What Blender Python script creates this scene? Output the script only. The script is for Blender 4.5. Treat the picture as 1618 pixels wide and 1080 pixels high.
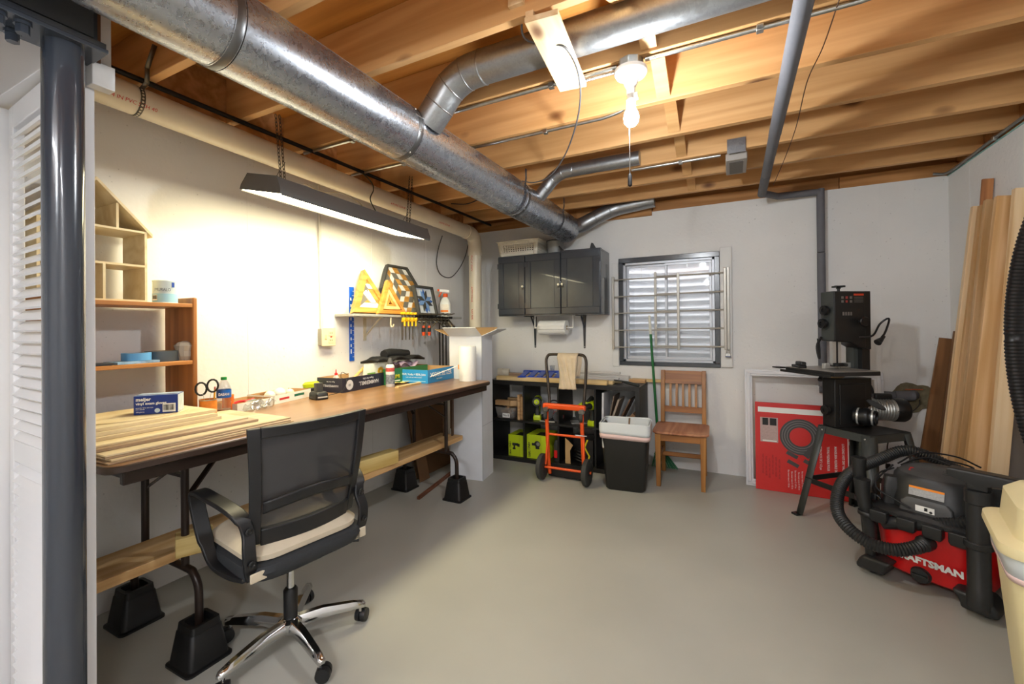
import bpy, bmesh, math, random
from math import sin, cos, pi, radians, sqrt, atan2
from mathutils import Vector, Matrix
random.seed(7)
S = bpy.context.scene
COL = S.collection
for _o in list(bpy.data.objects): bpy.data.objects.remove(_o)

# ------------------------------------------------------------------ camera
F_PX, CX, CY = 692.8, 809.0, 514.2          # focal length / principal point in 1618x1080 pixels
YAW, PIT, ROL = radians(26.755), radians(.302), radians(.540)
CAM = Vector((0, 0, 1.28))
_f = Vector((-sin(YAW)*cos(PIT), cos(YAW)*cos(PIT), sin(PIT)))
_r = Vector((cos(YAW), sin(YAW), 0)); _d = _f.cross(_r)
RGT = cos(ROL)*_r + sin(ROL)*_d
DWN = -sin(ROL)*_r + cos(ROL)*_d
cam = bpy.data.cameras.new('camera'); camo = bpy.data.objects.new('camera', cam); COL.objects.link(camo)
cam.sensor_width = 36; cam.lens = F_PX/1618*36; cam.shift_y = (CY-540)/1618
cam.clip_start = .05; cam.clip_end = 100
m = Matrix.Identity(4)
for i in range(3):
    m[i][0] = RGT[i]; m[i][1] = -DWN[i]; m[i][2] = -_f[i]; m[i][3] = CAM[i]
camo.matrix_world = m
S.camera = camo
def ray(px, py): return RGT*((px-CX)/F_PX) + DWN*((py-CY)/F_PX) + _f
def PZ(px, py, z): d = ray(px, py); return CAM + d*((z-CAM.z)/d.z)
def PY(px, py, y): d = ray(px, py); return CAM + d*(y/d.y)
def PX(px, py, x): d = ray(px, py); return CAM + d*(x/d.x)

# ------------------------------------------------------------------ world, light level, exposure
W = bpy.data.worlds.new('sky'); S.world = W; W.use_nodes = True
_n = W.node_tree.nodes; _bg = _n['Background']
_bg.inputs[0].default_value = (.94, .96, 1.0, 1); _bg.inputs[1].default_value = 5.0     # overcast sky above the window well
S.view_settings.view_transform = 'Standard'; S.view_settings.look = 'None'
S.view_settings.gamma = 1; S.view_settings.use_curve_mapping = False
S.view_settings.exposure = 0.6
SHOP_LIGHT = (21.5, (1.0, .95, .78))      # luminous panel of the hanging shop light
FILL_LIGHT = 52.0                          # two unseen fill panels added behind the viewer
BULB_LIGHT = (640.0, (.955, .98, 1.0))      # bare screw-in bulbs on the joists, the rear one added for fill

# ------------------------------------------------------------------ materials
MATS = {}
def nodes_of(name):
    mt = bpy.data.materials.new(name); mt.use_nodes = True
    nt = mt.node_tree; return mt, nt, nt.nodes['Principled BSDF']
def srgb(c):
    if isinstance(c, str): c = tuple(int(c[i:i+2], 16)/255 for i in (0, 2, 4))
    return tuple((x/12.92 if x <= .04045 else ((x+.055)/1.055)**2.4) for x in c) + (1,)
def mul(c, k): return tuple(min(1, x*k) for x in c[:3]) + (1,)
def mat(name, col, rough=.5, metal=0, var=0, vs=6, bump=0, bs=80, spec=.5, alpha=1, trans=0, emit=0, coat=0, stretch=None, rvar=0):
    if name in MATS: return MATS[name]
    mt, nt, b = nodes_of(name); c = srgb(col); L = nt.links.new
    b.inputs['Base Color'].default_value = c; b.inputs['Roughness'].default_value = rough
    b.inputs['Metallic'].default_value = metal; b.inputs['Specular IOR Level'].default_value = spec
    b.inputs['Alpha'].default_value = alpha; b.inputs['Transmission Weight'].default_value = trans
    b.inputs['Coat Weight'].default_value = coat
    if emit: b.inputs['Emission Color'].default_value = c; b.inputs['Emission Strength'].default_value = emit
    if var or bump or rvar:
        tc = nt.nodes.new('ShaderNodeTexCoord'); src = tc.outputs['Object']
        if stretch:
            mp = nt.nodes.new('ShaderNodeMapping'); mp.inputs['Scale'].default_value = stretch
            L(src, mp.inputs[0]); src = mp.outputs[0]
    if var or rvar:
        nz = nt.nodes.new('ShaderNodeTexNoise'); nz.inputs['Scale'].default_value = vs; nz.inputs['Detail'].default_value = 5
        L(src, nz.inputs['Vector'])
    if var:
        cr = nt.nodes.new('ShaderNodeValToRGB')
        cr.color_ramp.elements[0].position = .3; cr.color_ramp.elements[1].position = .7
        cr.color_ramp.elements[0].color = mul(c, 1-var); cr.color_ramp.elements[1].color = mul(c, 1+var)
        L(nz.outputs[0], cr.inputs[0]); L(cr.outputs[0], b.inputs['Base Color'])
    if rvar:
        mr = nt.nodes.new('ShaderNodeMapRange'); mr.inputs['From Min'].default_value = .3; mr.inputs['From Max'].default_value = .7
        mr.inputs['To Min'].default_value = rough-rvar; mr.inputs['To Max'].default_value = rough+rvar
        L(nz.outputs[0], mr.inputs[0]); L(mr.outputs[0], b.inputs['Roughness'])
    if bump:
        n2 = nt.nodes.new('ShaderNodeTexNoise'); n2.inputs['Scale'].default_value = bs; n2.inputs['Detail'].default_value = 3
        bp = nt.nodes.new('ShaderNodeBump'); bp.inputs['Strength'].default_value = bump; bp.inputs['Distance'].default_value = .004
        L(src, n2.inputs['Vector']); L(n2.outputs[0], bp.inputs['Height']); L(bp.outputs[0], b.inputs['Normal'])
    MATS[name] = mt; return mt
def wood(name, col, dark, axis=0, rough=.55, rings=9, knots=0, coat=0, rand=.12, fine=1.0):
    """grain runs along the given object axis; each object gets its own piece of the pattern"""
    if name in MATS: return MATS[name]
    mt, nt, b = nodes_of(name); L = nt.links.new; N = nt.nodes.new
    tc = N('ShaderNodeTexCoord'); oi = N('ShaderNodeObjectInfo')
    ad = N('ShaderNodeVectorMath'); ad.operation = 'ADD'
    ml = N('ShaderNodeMath'); ml.operation = 'MULTIPLY'; ml.inputs[1].default_value = 17.3
    L(oi.outputs['Random'], ml.inputs[0]); L(tc.outputs['Object'], ad.inputs[0]); L(ml.outputs[0], ad.inputs[1])
    mp = N('ShaderNodeMapping'); sc = [rings]*3; sc[axis] = rings*.07; mp.inputs['Scale'].default_value = sc
    L(ad.outputs[0], mp.inputs[0])
    n1 = N('ShaderNodeTexNoise'); n1.inputs['Scale'].default_value = 1.0; n1.inputs['Detail'].default_value = 1.5; L(mp.outputs[0], n1.inputs['Vector'])
    mm = N('ShaderNodeMath'); mm.operation = 'MULTIPLY'; mm.inputs[1].default_value = 30*fine; L(n1.outputs[0], mm.inputs[0])
    sn = N('ShaderNodeMath'); sn.operation = 'SINE'; L(mm.outputs[0], sn.inputs[0])
    mr = N('ShaderNodeMapRange'); mr.inputs['From Min'].default_value = -1; L(sn.outputs[0], mr.inputs[0])
    mp2 = N('ShaderNodeMapping'); s2 = [60]*3; s2[axis] = 2; mp2.inputs['Scale'].default_value = s2; L(ad.outputs[0], mp2.inputs[0])
    n2 = N('ShaderNodeTexNoise'); n2.inputs['Scale'].default_value = 1.2; n2.inputs['Detail'].default_value = 4; L(mp2.outputs[0], n2.inputs['Vector'])
    mx = N('ShaderNodeMix'); mx.data_type = 'FLOAT'; mx.inputs[0].default_value = .55
    L(mr.outputs[0], mx.inputs[2]); L(n2.outputs[0], mx.inputs[3])
    cr = N('ShaderNodeValToRGB'); cr.color_ramp.elements[0].position = .15; cr.color_ramp.elements[1].position = .8
    cr.color_ramp.elements[0].color = srgb(dark); cr.color_ramp.elements[1].color = srgb(col); L(mx.outputs[0], cr.inputs[0])
    out = cr.outputs[0]
    if knots:
        mk = N('ShaderNodeMapping'); s3 = [3.6]*3; s3[axis] = 1.9; mk.inputs['Scale'].default_value = s3; L(ad.outputs[0], mk.inputs[0])
        vo = N('ShaderNodeTexVoronoi'); vo.inputs['Scale'].default_value = knots; L(mk.outputs[0], vo.inputs['Vector'])
        kr = N('ShaderNodeValToRGB'); kr.color_ramp.elements[0].position = .06; kr.color_ramp.elements[0].color = (.16, .06, .02, 1)
        kr.color_ramp.elements[1].position = .13; kr.color_ramp.elements[1].color = (1, 1, 1, 1); L(vo.outputs['Distance'], kr.inputs[0])
        mk2 = N('ShaderNodeMix'); mk2.data_type = 'RGBA'; mk2.blend_type = 'MULTIPLY'; mk2.inputs[0].default_value = .85
        L(out, mk2.inputs[6]); L(kr.outputs[0], mk2.inputs[7]); out = mk2.outputs[2]
    hs = N('ShaderNodeHueSaturation')
    mv = N('ShaderNodeMapRange'); mv.inputs['To Min'].default_value = 1-rand; mv.inputs['To Max'].default_value = 1+rand
    L(oi.outputs['Random'], mv.inputs[0]); L(mv.outputs[0], hs.inputs['Value']); L(out, hs.inputs['Color'])
    L(hs.outputs[0], b.inputs['Base Color']); b.inputs['Roughness'].default_value = rough; b.inputs['Coat Weight'].default_value = coat
    bp = N('ShaderNodeBump'); bp.inputs['Strength'].default_value = .12; bp.inputs['Distance'].default_value = .003
    L(n2.outputs[0], bp.inputs['Height']); L(bp.outputs[0], b.inputs['Normal'])
    MATS[name] = mt; return mt

# ------------------------------------------------------------------ mesh collector
def frame_of(d):
    d = Vector(d).normalized(); u = Vector((0, 0, 1)) if abs(d.z) < .9 else Vector((1, 0, 0))
    a = u.cross(d).normalized(); return a, d.cross(a)
def smooth_path(pts, k=8, closed=False):
    P = [Vector(p) for p in pts]; n = len(P); out = []
    rng = n if closed else n-1
    for i in range(rng):
        p0 = P[(i-1) % n] if (closed or i > 0) else P[0]*2-P[1]
        p1 = P[i]; p2 = P[(i+1) % n]
        p3 = P[(i+2) % n] if (closed or i+2 < n) else P[-1]*2-P[-2]
        for j in range(k):
            t = j/k
            out.append(.5*((2*p1) + (p2-p0)*t + (2*p0-5*p1+4*p2-p3)*t*t + (3*p1-p0-3*p2+p3)*t**3))
    if not closed: out.append(P[-1])
    return out
def resample(pts, step):
    out = [pts[0].copy()]; acc = 0
    for a, b in zip(pts, pts[1:]):
        L = (b-a).length; pos = step-acc
        while pos <= L:
            out.append(a.lerp(b, pos/L)); pos += step
        acc = (acc+L) % step if L else acc
    return out
class MB:
    def __init__(s): s.v = []; s.f = []; s.mi = []; s.k = 0; s.T = None
    def add(s, vs, fs):
        o = len(s.v)
        for p in vs:
            p = Vector(p); s.v.append(s.T @ p if s.T else p)
        for f in fs: s.f.append(tuple(i+o for i in f)); s.mi.append(s.k)
        return s
    def box(s, x0, x1, y0, y1, z0, z1, M=None):
        x0, x1 = sorted((x0, x1)); y0, y1 = sorted((y0, y1)); z0, z1 = sorted((z0, z1))
        vs = [Vector((x, y, z)) for z in (z0, z1) for y in (y0, y1) for x in (x0, x1)]
        if M: vs = [M @ p for p in vs]
        return s.add(vs, [(0, 2, 3, 1), (4, 5, 7, 6), (0, 1, 5, 4), (2, 6, 7, 3), (0, 4, 6, 2), (1, 3, 7, 5)])
    def cbox(s, c, size, R=None):
        M = Matrix.Translation(Vector(c)) @ (R.to_4x4() if R else Matrix.Identity(4))
        a, b, d = (x/2 for x in size); return s.box(-a, a, -b, b, -d, d, M)
    def bar(s, p0, p1, w, h, roll=0):
        p0 = Vector(p0); p1 = Vector(p1); a, b = frame_of(p1-p0)
        if roll: a, b = a*cos(roll)+b*sin(roll), b*cos(roll)-a*sin(roll)
        vs = []
        for p in (p0, p1):
            for u, q in ((-1, -1), (1, -1), (1, 1), (-1, 1)): vs.append(p+a*(u*w/2)+b*(q*h/2))
        return s.add(vs, [(3, 2, 1, 0), (4, 5, 6, 7)]+[(i, (i+1) % 4, 4+(i+1) % 4, 4+i) for i in range(4)])
    def tube(s, pts, r, n=10, closed=False, caps=True):
        P = [Vector(p) for p in pts]; N = len(P)
        R = r if isinstance(r, (list, tuple)) else [r]*N
        T = []
        for i in range(N):
            if closed: t = P[(i+1) % N]-P[i-1]
            else: t = P[min(i+1, N-1)]-P[max(i-1, 0)]
            T.append(t.normalized() if t.length > 1e-9 else Vector((0, 0, 1)))
        a, _ = frame_of(T[0]); vs = []
        for i in range(N):
            a = (a-T[i]*a.dot(T[i])).normalized(); b = T[i].cross(a)
            for j in range(n):
                an = 2*pi*j/n; vs.append(P[i]+(a*cos(an)+b*sin(an))*R[i])
        fs = []
        for i in range(N if closed else N-1):
            for j in range(n):
                k = (i+1) % N; fs.append((i*n+j, i*n+(j+1) % n, k*n+(j+1) % n, k*n+j))
        if caps and not closed: fs.append(tuple(range(n))[::-1]); fs.append(tuple((N-1)*n+j for j in range(n)))
        return s.add(vs, fs)
    def cyl(s, p0, p1, r, r1=None, n=16): return s.tube([p0, p1], [r, r if r1 is None else r1], n)
    def lathe(s, prof, n=20, c=(0, 0, 0), ax=(0, 0, 1), caps=True):
        ax = Vector(ax).normalized(); a, b = frame_of(ax); c = Vector(c); vs = []; fs = []
        for r, h in prof:
            for j in range(n): an = 2*pi*j/n; vs.append(c+ax*h+(a*cos(an)+b*sin(an))*r)
        for i in range(len(prof)-1):
            for j in range(n): fs.append((i*n+j, i*n+(j+1) % n, (i+1)*n+(j+1) % n, (i+1)*n+j))
        if caps:
            if prof[0][0] > 1e-5: fs.append(tuple(range(n))[::-1])
            if prof[-1][0] > 1e-5: fs.append(tuple((len(prof)-1)*n+j for j in range(n)))
        return s.add(vs, fs)
    def sphere(s, c, r, n=14, m=9, sc=(1, 1, 1)):
        c = Vector(c); vs = []; fs = []
        for i in range(m+1):
            th = pi*i/m
            for j in range(n):
                an = 2*pi*j/n; vs.append(c+Vector((r*sc[0]*sin(th)*cos(an), r*sc[1]*sin(th)*sin(an), -r*sc[2]*cos(th))))
        for i in range(m):
            for j in range(n): fs.append((i*n+j, i*n+(j+1) % n, (i+1)*n+(j+1) % n, (i+1)*n+j))
        return s.add(vs, fs)
    def prism(s, poly, h0, h1, plane='xy'):
        n = len(poly); vs = []
        for h in (h0, h1):
            for u, w in poly: vs.append({'xy': (u, w, h), 'xz': (u, h, w), 'yz': (h, u, w)}[plane])
        return s.add(vs, [tuple(range(n))[::-1], tuple(range(n, 2*n))]+[(i, (i+1) % n, n+(i+1) % n, n+i) for i in range(n)])
    def grid(s, fn, nu, nv, back=None):
        vs = [fn(i/nu, j/nv) for j in range(nv+1) for i in range(nu+1)]; w = nu+1
        return s.add(vs, [(j*w+i, j*w+i+1, (j+1)*w+i+1, (j+1)*w+i) for j in range(nv) for i in range(nu)])
    def loft(s, rings, caps=True):
        n = len(rings[0]); vs = [p for r in rings for p in r]; fs = []
        for i in range(len(rings)-1):
            for j in range(n): fs.append((i*n+j, i*n+(j+1) % n, (i+1)*n+(j+1) % n, (i+1)*n+j))
        if caps: fs.append(tuple(range(n))[::-1]); fs.append(tuple((len(rings)-1)*n+j for j in range(n)))
        return s.add(vs, fs)
    def mesh(s, name, smooth=38):
        me = bpy.data.meshes.new(name); me.from_pydata([tuple(p) for p in s.v], [], s.f)
        me.polygons.foreach_set('material_index', s.mi)
        bm = bmesh.new(); bm.from_mesh(me); bmesh.ops.recalc_face_normals(bm, faces=bm.faces); bm.to_mesh(me); bm.free()
        if smooth:
            me.polygons.foreach_set('use_smooth', [True]*len(me.polygons)); me.set_sharp_from_angle(angle=radians(smooth))
        me.update(); return me
    def build(s, name, mats, parent=None, loc=None, rot=None, bevel=0, seg=2, smooth=38, solid=0):
        me = s.mesh(name, smooth)
        for mm in (mats if isinstance(mats, (list, tuple)) else [mats]): me.materials.append(mm)
        o = bpy.data.objects.new(name, me); COL.objects.link(o)
        if parent: o.parent = parent
        if loc is not None: o.location = loc
        if rot is not None: o.rotation_euler = rot if isinstance(rot, (tuple, list)) else (0, 0, rot)
        if solid:
            md = o.modifiers.new('solid', 'SOLIDIFY'); md.thickness = solid; md.offset = 0
        if bevel:
            md = o.modifiers.new('bevel', 'BEVEL'); md.width = bevel; md.segments = seg; md.limit_method = 'ANGLE'; md.angle_limit = radians(35)
        return o
def box(x0, x1, y0, y1, z0, z1): return MB().box(x0, x1, y0, y1, z0, z1)
def rrect(w, d, r, z, n=5, c=(0, 0)):
    out = []
    for cx_, cy_, a0 in ((w/2-r, d/2-r, 0), (-w/2+r, d/2-r, 90), (-w/2+r, -d/2+r, 180), (w/2-r, -d/2+r, 270)):
        for i in range(n+1):
            a = radians(a0+90*i/n); out.append((c[0]+cx_+r*cos(a), c[1]+cy_+r*sin(a), z))
    return out
def tag(o, label, cat, group=None, kind=None):
    o['label'] = label; o['category'] = cat
    if group: o['group'] = group
    if kind: o['kind'] = kind
    return o
def struct(o, label=None, cat=None):
    o['kind'] = 'structure'
    if label: o['label'] = label
    if cat: o['category'] = cat
    return o
def thing(name, label, cat, loc=(0, 0, 0), rotz=0, group=None):
    o = bpy.data.objects.new(name, None); COL.objects.link(o); o.empty_display_size = .05
    o.location = loc; o.rotation_euler = (0, 0, rotz) if not isinstance(rotz, (tuple, list)) else rotz
    return tag(o, label, cat, group)
def piece(name, src, parent, loc=(0, 0, 0), rot=(0, 0, 0), scale=(1, 1, 1)):
    """another object on the same mesh data"""
    o = bpy.data.objects.new(name, src.data); COL.objects.link(o); o.parent = parent
    o.location = loc; o.rotation_euler = rot; o.scale = scale
    for md in src.modifiers:
        q = o.modifiers.new(md.name, md.type)
        for a in ('width', 'segments', 'limit_method', 'angle_limit', 'thickness', 'offset'):
            if hasattr(md, a): setattr(q, a, getattr(md, a))
    return o
def text(body, size, org, xd, yd, mt, parent, name='lettering', ext=.0004, bold=0, align='CENTER', squash=1.0):
    """flat lettering lying on a face: org = centre, xd = reading direction, yd = up"""
    cu = bpy.data.curves.new('t', 'FONT'); cu.body = body; cu.size = size; cu.extrude = ext; cu.offset = bold
    cu.align_x = align; cu.align_y = 'CENTER'; cu.resolution_u = 2
    t = bpy.data.objects.new('t', cu); COL.objects.link(t)
    dg = bpy.context.evaluated_depsgraph_get(); me = bpy.data.meshes.new_from_object(t.evaluated_get(dg))
    bpy.data.objects.remove(t); bpy.data.curves.remove(cu)
    xd = Vector(xd).normalized(); yd = Vector(yd).normalized(); zd = xd.cross(yd); org = Vector(org)
    for v in me.vertices: v.co = org + xd*(v.co.x*squash) + yd*v.co.y + zd*(v.co.z+ext)
    me.materials.clear(); me.materials.append(mt); me.name = name
    o = bpy.data.objects.new(name, me); COL.objects.link(o); o.parent = parent
    return o
# ================================================================== the room
XL, XR, YB, YF, WT, JB, SUB = -2.575, 1.39, 4.216, -2.6, 2.345, 2.383, 2.618
def concrete(name, col, pits=.5, var=.05):
    mt, nt, b = nodes_of(name); L = nt.links.new; N = nt.nodes.new; c = srgb(col)
    tc = N('ShaderNodeTexCoord')
    n1 = N('ShaderNodeTexNoise'); n1.inputs['Scale'].default_value = 2.2; n1.inputs['Detail'].default_value = 6; L(tc.outputs['Object'], n1.inputs['Vector'])
    cr = N('ShaderNodeValToRGB'); cr.color_ramp.elements[0].position = .3; cr.color_ramp.elements[1].position = .7
    cr.color_ramp.elements[0].color = mul(c, 1-var); cr.color_ramp.elements[1].color = mul(c, 1+var*.6); L(n1.outputs[0], cr.inputs[0])
    vo = N('ShaderNodeTexVoronoi'); vo.inputs['Scale'].default_value = 26; L(tc.outputs['Object'], vo.inputs['Vector'])
    n2 = N('ShaderNodeTexNoise'); n2.inputs['Scale'].default_value = 3.1; L(tc.outputs['Object'], n2.inputs['Vector'])
    sub = N('ShaderNodeMath'); sub.operation = 'MULTIPLY_ADD'; sub.inputs[1].default_value = .35; L(n2.outputs[0], sub.inputs[0]); sub.inputs[2].default_value = -.10
    lt = N('ShaderNodeMath'); lt.operation = 'LESS_THAN'; L(vo.outputs['Distance'], lt.inputs[0]); L(sub.outputs[0], lt.inputs[1])
    mx = N('ShaderNodeMix'); mx.data_type = 'RGBA'; mx.inputs[7].default_value = mul(c, .62)
    pm = N('ShaderNodeMath'); pm.operation = 'MULTIPLY'; pm.inputs[1].default_value = pits; L(lt.outputs[0], pm.inputs[0])
    L(pm.outputs[0], mx.inputs[0]); L(cr.outputs[0], mx.inputs[6]); L(mx.outputs[2], b.inputs['Base Color'])
    n3 = N('ShaderNodeTexNoise'); n3.inputs['Scale'].default_value = 45; n3.inputs['Detail'].default_value = 4; L(tc.outputs['Object'], n3.inputs['Vector'])
    bp = N('ShaderNodeBump'); bp.inputs['Strength'].default_value = .35; bp.inputs['Distance'].default_value = .004
    hh = N('ShaderNodeMath'); hh.operation = 'SUBTRACT'; L(n3.outputs[0], hh.inputs[0]); L(pm.outputs[0], hh.inputs[1])
    L(hh.outputs[0], bp.inputs['Height']); L(bp.outputs[0], b.inputs['Normal']); b.inputs['Roughness'].default_value = .7
    MATS[name] = mt; return mt
M_wall = concrete('painted_concrete', (.89, .885, .875))
M_floor = mat('grey_floor_paint', (.665, .66, .625), .38, var=.07, vs=1.6, bump=.10, bs=9, rvar=.08)
M_joist = wood('joist_fir', 'd8a870', 'bf8d55', 0, .6, 7, .95, rand=.08, fine=.8)
M_ply = wood('subfloor_plywood', 'c98a3e', 'a5692a', 0, .6, 4, 0, rand=.05)
M_rim = wood('rim_board', 'b9854f', '93622f', 0, .65, 8, 0, rand=.06)
M_white = mat('white_paint', (.87, .865, .87), .4, var=.03, vs=3)
M_gal = None
def galvanised(name, col=(.70, .715, .745), rough=.27, sp=.45):
    mt, nt, b = nodes_of(name); L = nt.links.new; N = nt.nodes.new; c = srgb(col)
    tc = N('ShaderNodeTexCoord'); vo = N('ShaderNodeTexVoronoi'); vo.inputs['Scale'].default_value = 85; vo.inputs['Randomness'].default_value = 1
    nz = N('ShaderNodeTexNoise'); nz.inputs['Scale'].default_value = 22; nz.inputs['Detail'].default_value = 4
    L(tc.outputs['Object'], nz.inputs['Vector'])
    ad = N('ShaderNodeMix'); ad.data_type = 'VECTOR'; ad.inputs[0].default_value = .12; L(tc.outputs['Object'], ad.inputs[4]); L(nz.outputs['Color'], ad.inputs[5])
    L(ad.outputs[1], vo.inputs['Vector'])
    cr = N('ShaderNodeValToRGB'); cr.color_ramp.elements[0].color = mul(c, 1-.32*sp); cr.color_ramp.elements[1].color = mul(c, 1+.15*sp)
    L(vo.outputs['Color'], cr.inputs[0]); L(cr.outputs[0], b.inputs['Base Color']); b.inputs['Metallic'].default_value = .92
    mr = N('ShaderNodeMapRange'); mr.inputs['To Min'].default_value = rough-.03; mr.inputs['To Max'].default_value = rough+.06
    L(vo.outputs['Color'], mr.inputs[0]); L(mr.outputs[0], b.inputs['Roughness'])
    bp = N('ShaderNodeBump'); bp.inputs['Strength'].default_value = .025; L(nz.outputs[0], bp.inputs['Height']); L(bp.outputs[0], b.inputs['Normal'])
    MATS[name] = mt; return mt
M_gal = galvanised('galvanised_duct')
M_steel = mat('zinc_steel', (.72, .72, .70), .32, 1, var=.1, vs=40)
M_dark = mat('black_plastic', (.075, .075, .08), .42)
M_char = mat('charcoal_enamel', (.245, .262, .285), .2, coat=.3, var=.05, vs=12)

fl = struct(box(XL-.2, XR+.2, YF-.2, YB+.2, -.1, 0).build('floor', M_floor), 'grey painted concrete floor', 'floor')
wl = struct(box(XL-.2, XL, YF, YB+.2, 0, WT).build('wall_left', M_wall), 'white painted concrete wall behind the long table', 'wall')
wr = struct(box(XR, XR+.2, YF, YB+.2, 0, WT).build('wall_right', M_wall), 'white painted concrete wall on the right with leaning lumber', 'wall')
struct(box(XL-.2, XR+.2, YF-.2, YF, 0, WT).build('wall_front', M_wall), 'white painted concrete wall behind the viewer', 'wall')
HX0, HX1, HZ0, HZ1 = -.958, -.112, .935, 1.915
b = MB(); b.box(XL, HX0, YB, YB+.2, 0, WT); b.box(HX1, XR, YB, YB+.2, 0, WT); b.box(HX0, HX1, YB, YB+.2, 0, HZ0); b.box(HX0, HX1, YB, YB+.2, HZ1, WT)
wb = struct(b.build('wall_back', M_wall), 'white painted concrete wall with the basement window', 'wall')
for y in (.9, 1.62, 2.62, 3.32, 3.72): box(XL-.002, XL+.0016, y, y+.011, .002, WT-.02).build('form_seam', M_wall, wl)
for x in (-1.9, .02, 1.0, 1.2): box(x, x+.010, YB-.0016, YB+.002, .002, WT-.02).build('form_seam', M_wall, wb)
for y in (3.9, 3.1): box(XR-.0016, XR+.002, y, y+.010, .002, WT-.02).build('form_seam', M_wall, wr)
M_foam = mat('teal_sill_foam', (.55, .70, .68), .8)
box(XL-.12, XL+.006, .61, YB, WT-.008, WT+.001).build('sill_gasket', M_foam, wl)
box(XR-.006, XR+.12, YF, YB, WT-.006, WT+.001).build('sill_gasket', M_foam, wr)
# ceiling: subfloor, joists, rim boards, plates, bridging
ce = struct(box(XL-.2, XR+.2, YF-.2, YB+.2, SUB, SUB+.025).build('ceiling', M_ply), 'plywood subfloor ceiling on exposed wooden joists', 'ceiling')
FAR = [1.44-.41*k for k in range(1, 10)][::-1] + [1.44, 1.86, 2.275, 2.71, 3.12, 3.525, 3.92]
j0 = None
for y in FAR:
    if j0 is None:
        j0 = box(XL-.06, XR+.06, -.038, 0, JB, SUB).build('joist', M_joist, ce, (0, y, 0), bevel=.002, seg=1)
    else: piece('joist', j0, ce, (0, y, 0))
box(XL-.10, XL-.06, YF-.1, YB+.1, WT-.01, SUB).build('rim_board', M_rim, ce)
box(XR+.06, XR+.10, YF-.1, YB+.1, WT-.01, SUB).build('rim_board', M_rim, ce)
box(XL-.10, XR+.10, YB+.06, YB+.1, WT-.01, SUB).build('rim_board', M_rim, ce)
box(XL-.10, XR+.10, YF-.1, YF-.06, WT-.01, SUB).build('rim_board', M_rim, ce)
for x0, x1, dz in ((-2.55, -.66, 0), (-.655, .235, .0), (.24, .75, 0), (.755, 1.445, 0)):     # boards along the top of the back wall
    box(x0, x1, YB-.004, YB+.06, WT, JB+.05).build('plate_board', M_rim, ce, bevel=.002, seg=1)
box(XL-.055, XL-.004, YF, YB-.006, WT+.002, JB).build('sill_plate', M_rim, ce); box(XR+.004, XR+.055, YF, YB-.006, WT+.002, JB).build('sill_plate', M_rim, ce)
box(-1.38, -.66, YB-.03, YB-.004, JB-.075, JB+.06).build('plate_board', M_rim, ce, bevel=.002)
for a, c in zip(FAR[9:-1], FAR[10:]):                                                       # cross bridging
    for s in (0, 1):
        z0, z1 = (SUB-.03, JB+.02) if s else (JB+.02, SUB-.03)
        MB().bar((-.36+.07*s, a+.001, z0), (-.36+.07*s, c-.039, z1), .062, .019).build('bridging', M_joist, ce)
for x in (-2.16, .95):                                                                       # blocking between joists near the walls
    for a, c in zip(FAR[9:-1], FAR[10:]):
        if x < 0: box(x-.38, x-.36, a+.0005, c-.0385, JB+.005, SUB-.001).build('blocking', M_rim, ce)
box(-2.42, -2.40, 1.0305, 1.4015, JB+.005, SUB-.001).build('blocking', M_rim, ce)
# ---- board nailed under the branch duct bay and the short block by the wire
pb = wood('pale_board', 'e6cda6', 'd0ab7c', 1, .6, 9, 1.1)
hb = thing('duct_support_board', 'pale pine board nailed across two joists under the branch duct', 'board', (-.60, 1.63, 2.335))
a = PZ(868, 62, 2.36); c = PZ(905, 135, 2.36)
box(-.06, .06, -.25, .23, 0, .02).build('board', pb, hb, rot=.10, bevel=.002)
box(-.06, -.03, -.24, .0, .02, .047).build('cleat', pb, hb, rot=.10, bevel=.002)
tag(box(-.03, .03, -.02, .02, 0, .20).build('joist_block', pb, None, PZ(822, 18, 2.42)+Vector((0, -.02, .0)), bevel=.002), 'short pale wood block standing on the joist above the hanging wire', 'block')

# ---- window
wd = struct(thing('window_1', 'basement slider window with dark grey frame and two panes', 'window', (0, 0, 0)))
M_alum = mat('window_aluminium', (.72, .73, .75), .45, .6)
x0, x1, z0, z1 = -.972, -.100, .918, 1.93
for n_, bx in (('frame_rail', (x0, x1, z1-.045, z1)), ('frame_rail', (x0, x1, z0, z0+.035)), ('frame_stile', (x0, x0+.04, z0+.035, z1-.045)), ('frame_stile', (x1-.04, x1, z0+.035, z1-.045))):
    box(bx[0], bx[1], YB-.018, YB+.05, bx[2], bx[3]).build(n_, M_char, wd, bevel=.003)
ix0, ix1, iz0, iz1 = x0+.04, x1-.04, z0+.035, z1-.045
xm = -.545
for bx in ((ix0, ix1, iz1-.022, iz1), (ix0, ix1, iz0, iz0+.022), (ix0, ix0+.022, iz0, iz1), (ix1-.022, ix1, iz0, iz1)):
    box(bx[0], bx[1], YB+.004, YB+.075, bx[2], bx[3]).build('sash_frame', M_alum, wd, bevel=.002)
def sash(xa, xb, y):
    s_ = MB()
    for q in ((xa, xb, iz1-.045, iz1-.022), (xa, xb, iz0+.022, iz0+.05), (xa, xa+.02, iz0+.05, iz1-.045), (xb-.02, xb, iz0+.05, iz1-.045)): s_.box(q[0], q[1], y, y+.02, q[2], q[3])
    s_.build('sliding_sash', M_alum, wd, bevel=.002)
    box(xa+.015, xb-.015, y+.009, y+.012, iz0+.045, iz1-.04).build('pane', M_glass, wd)
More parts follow.
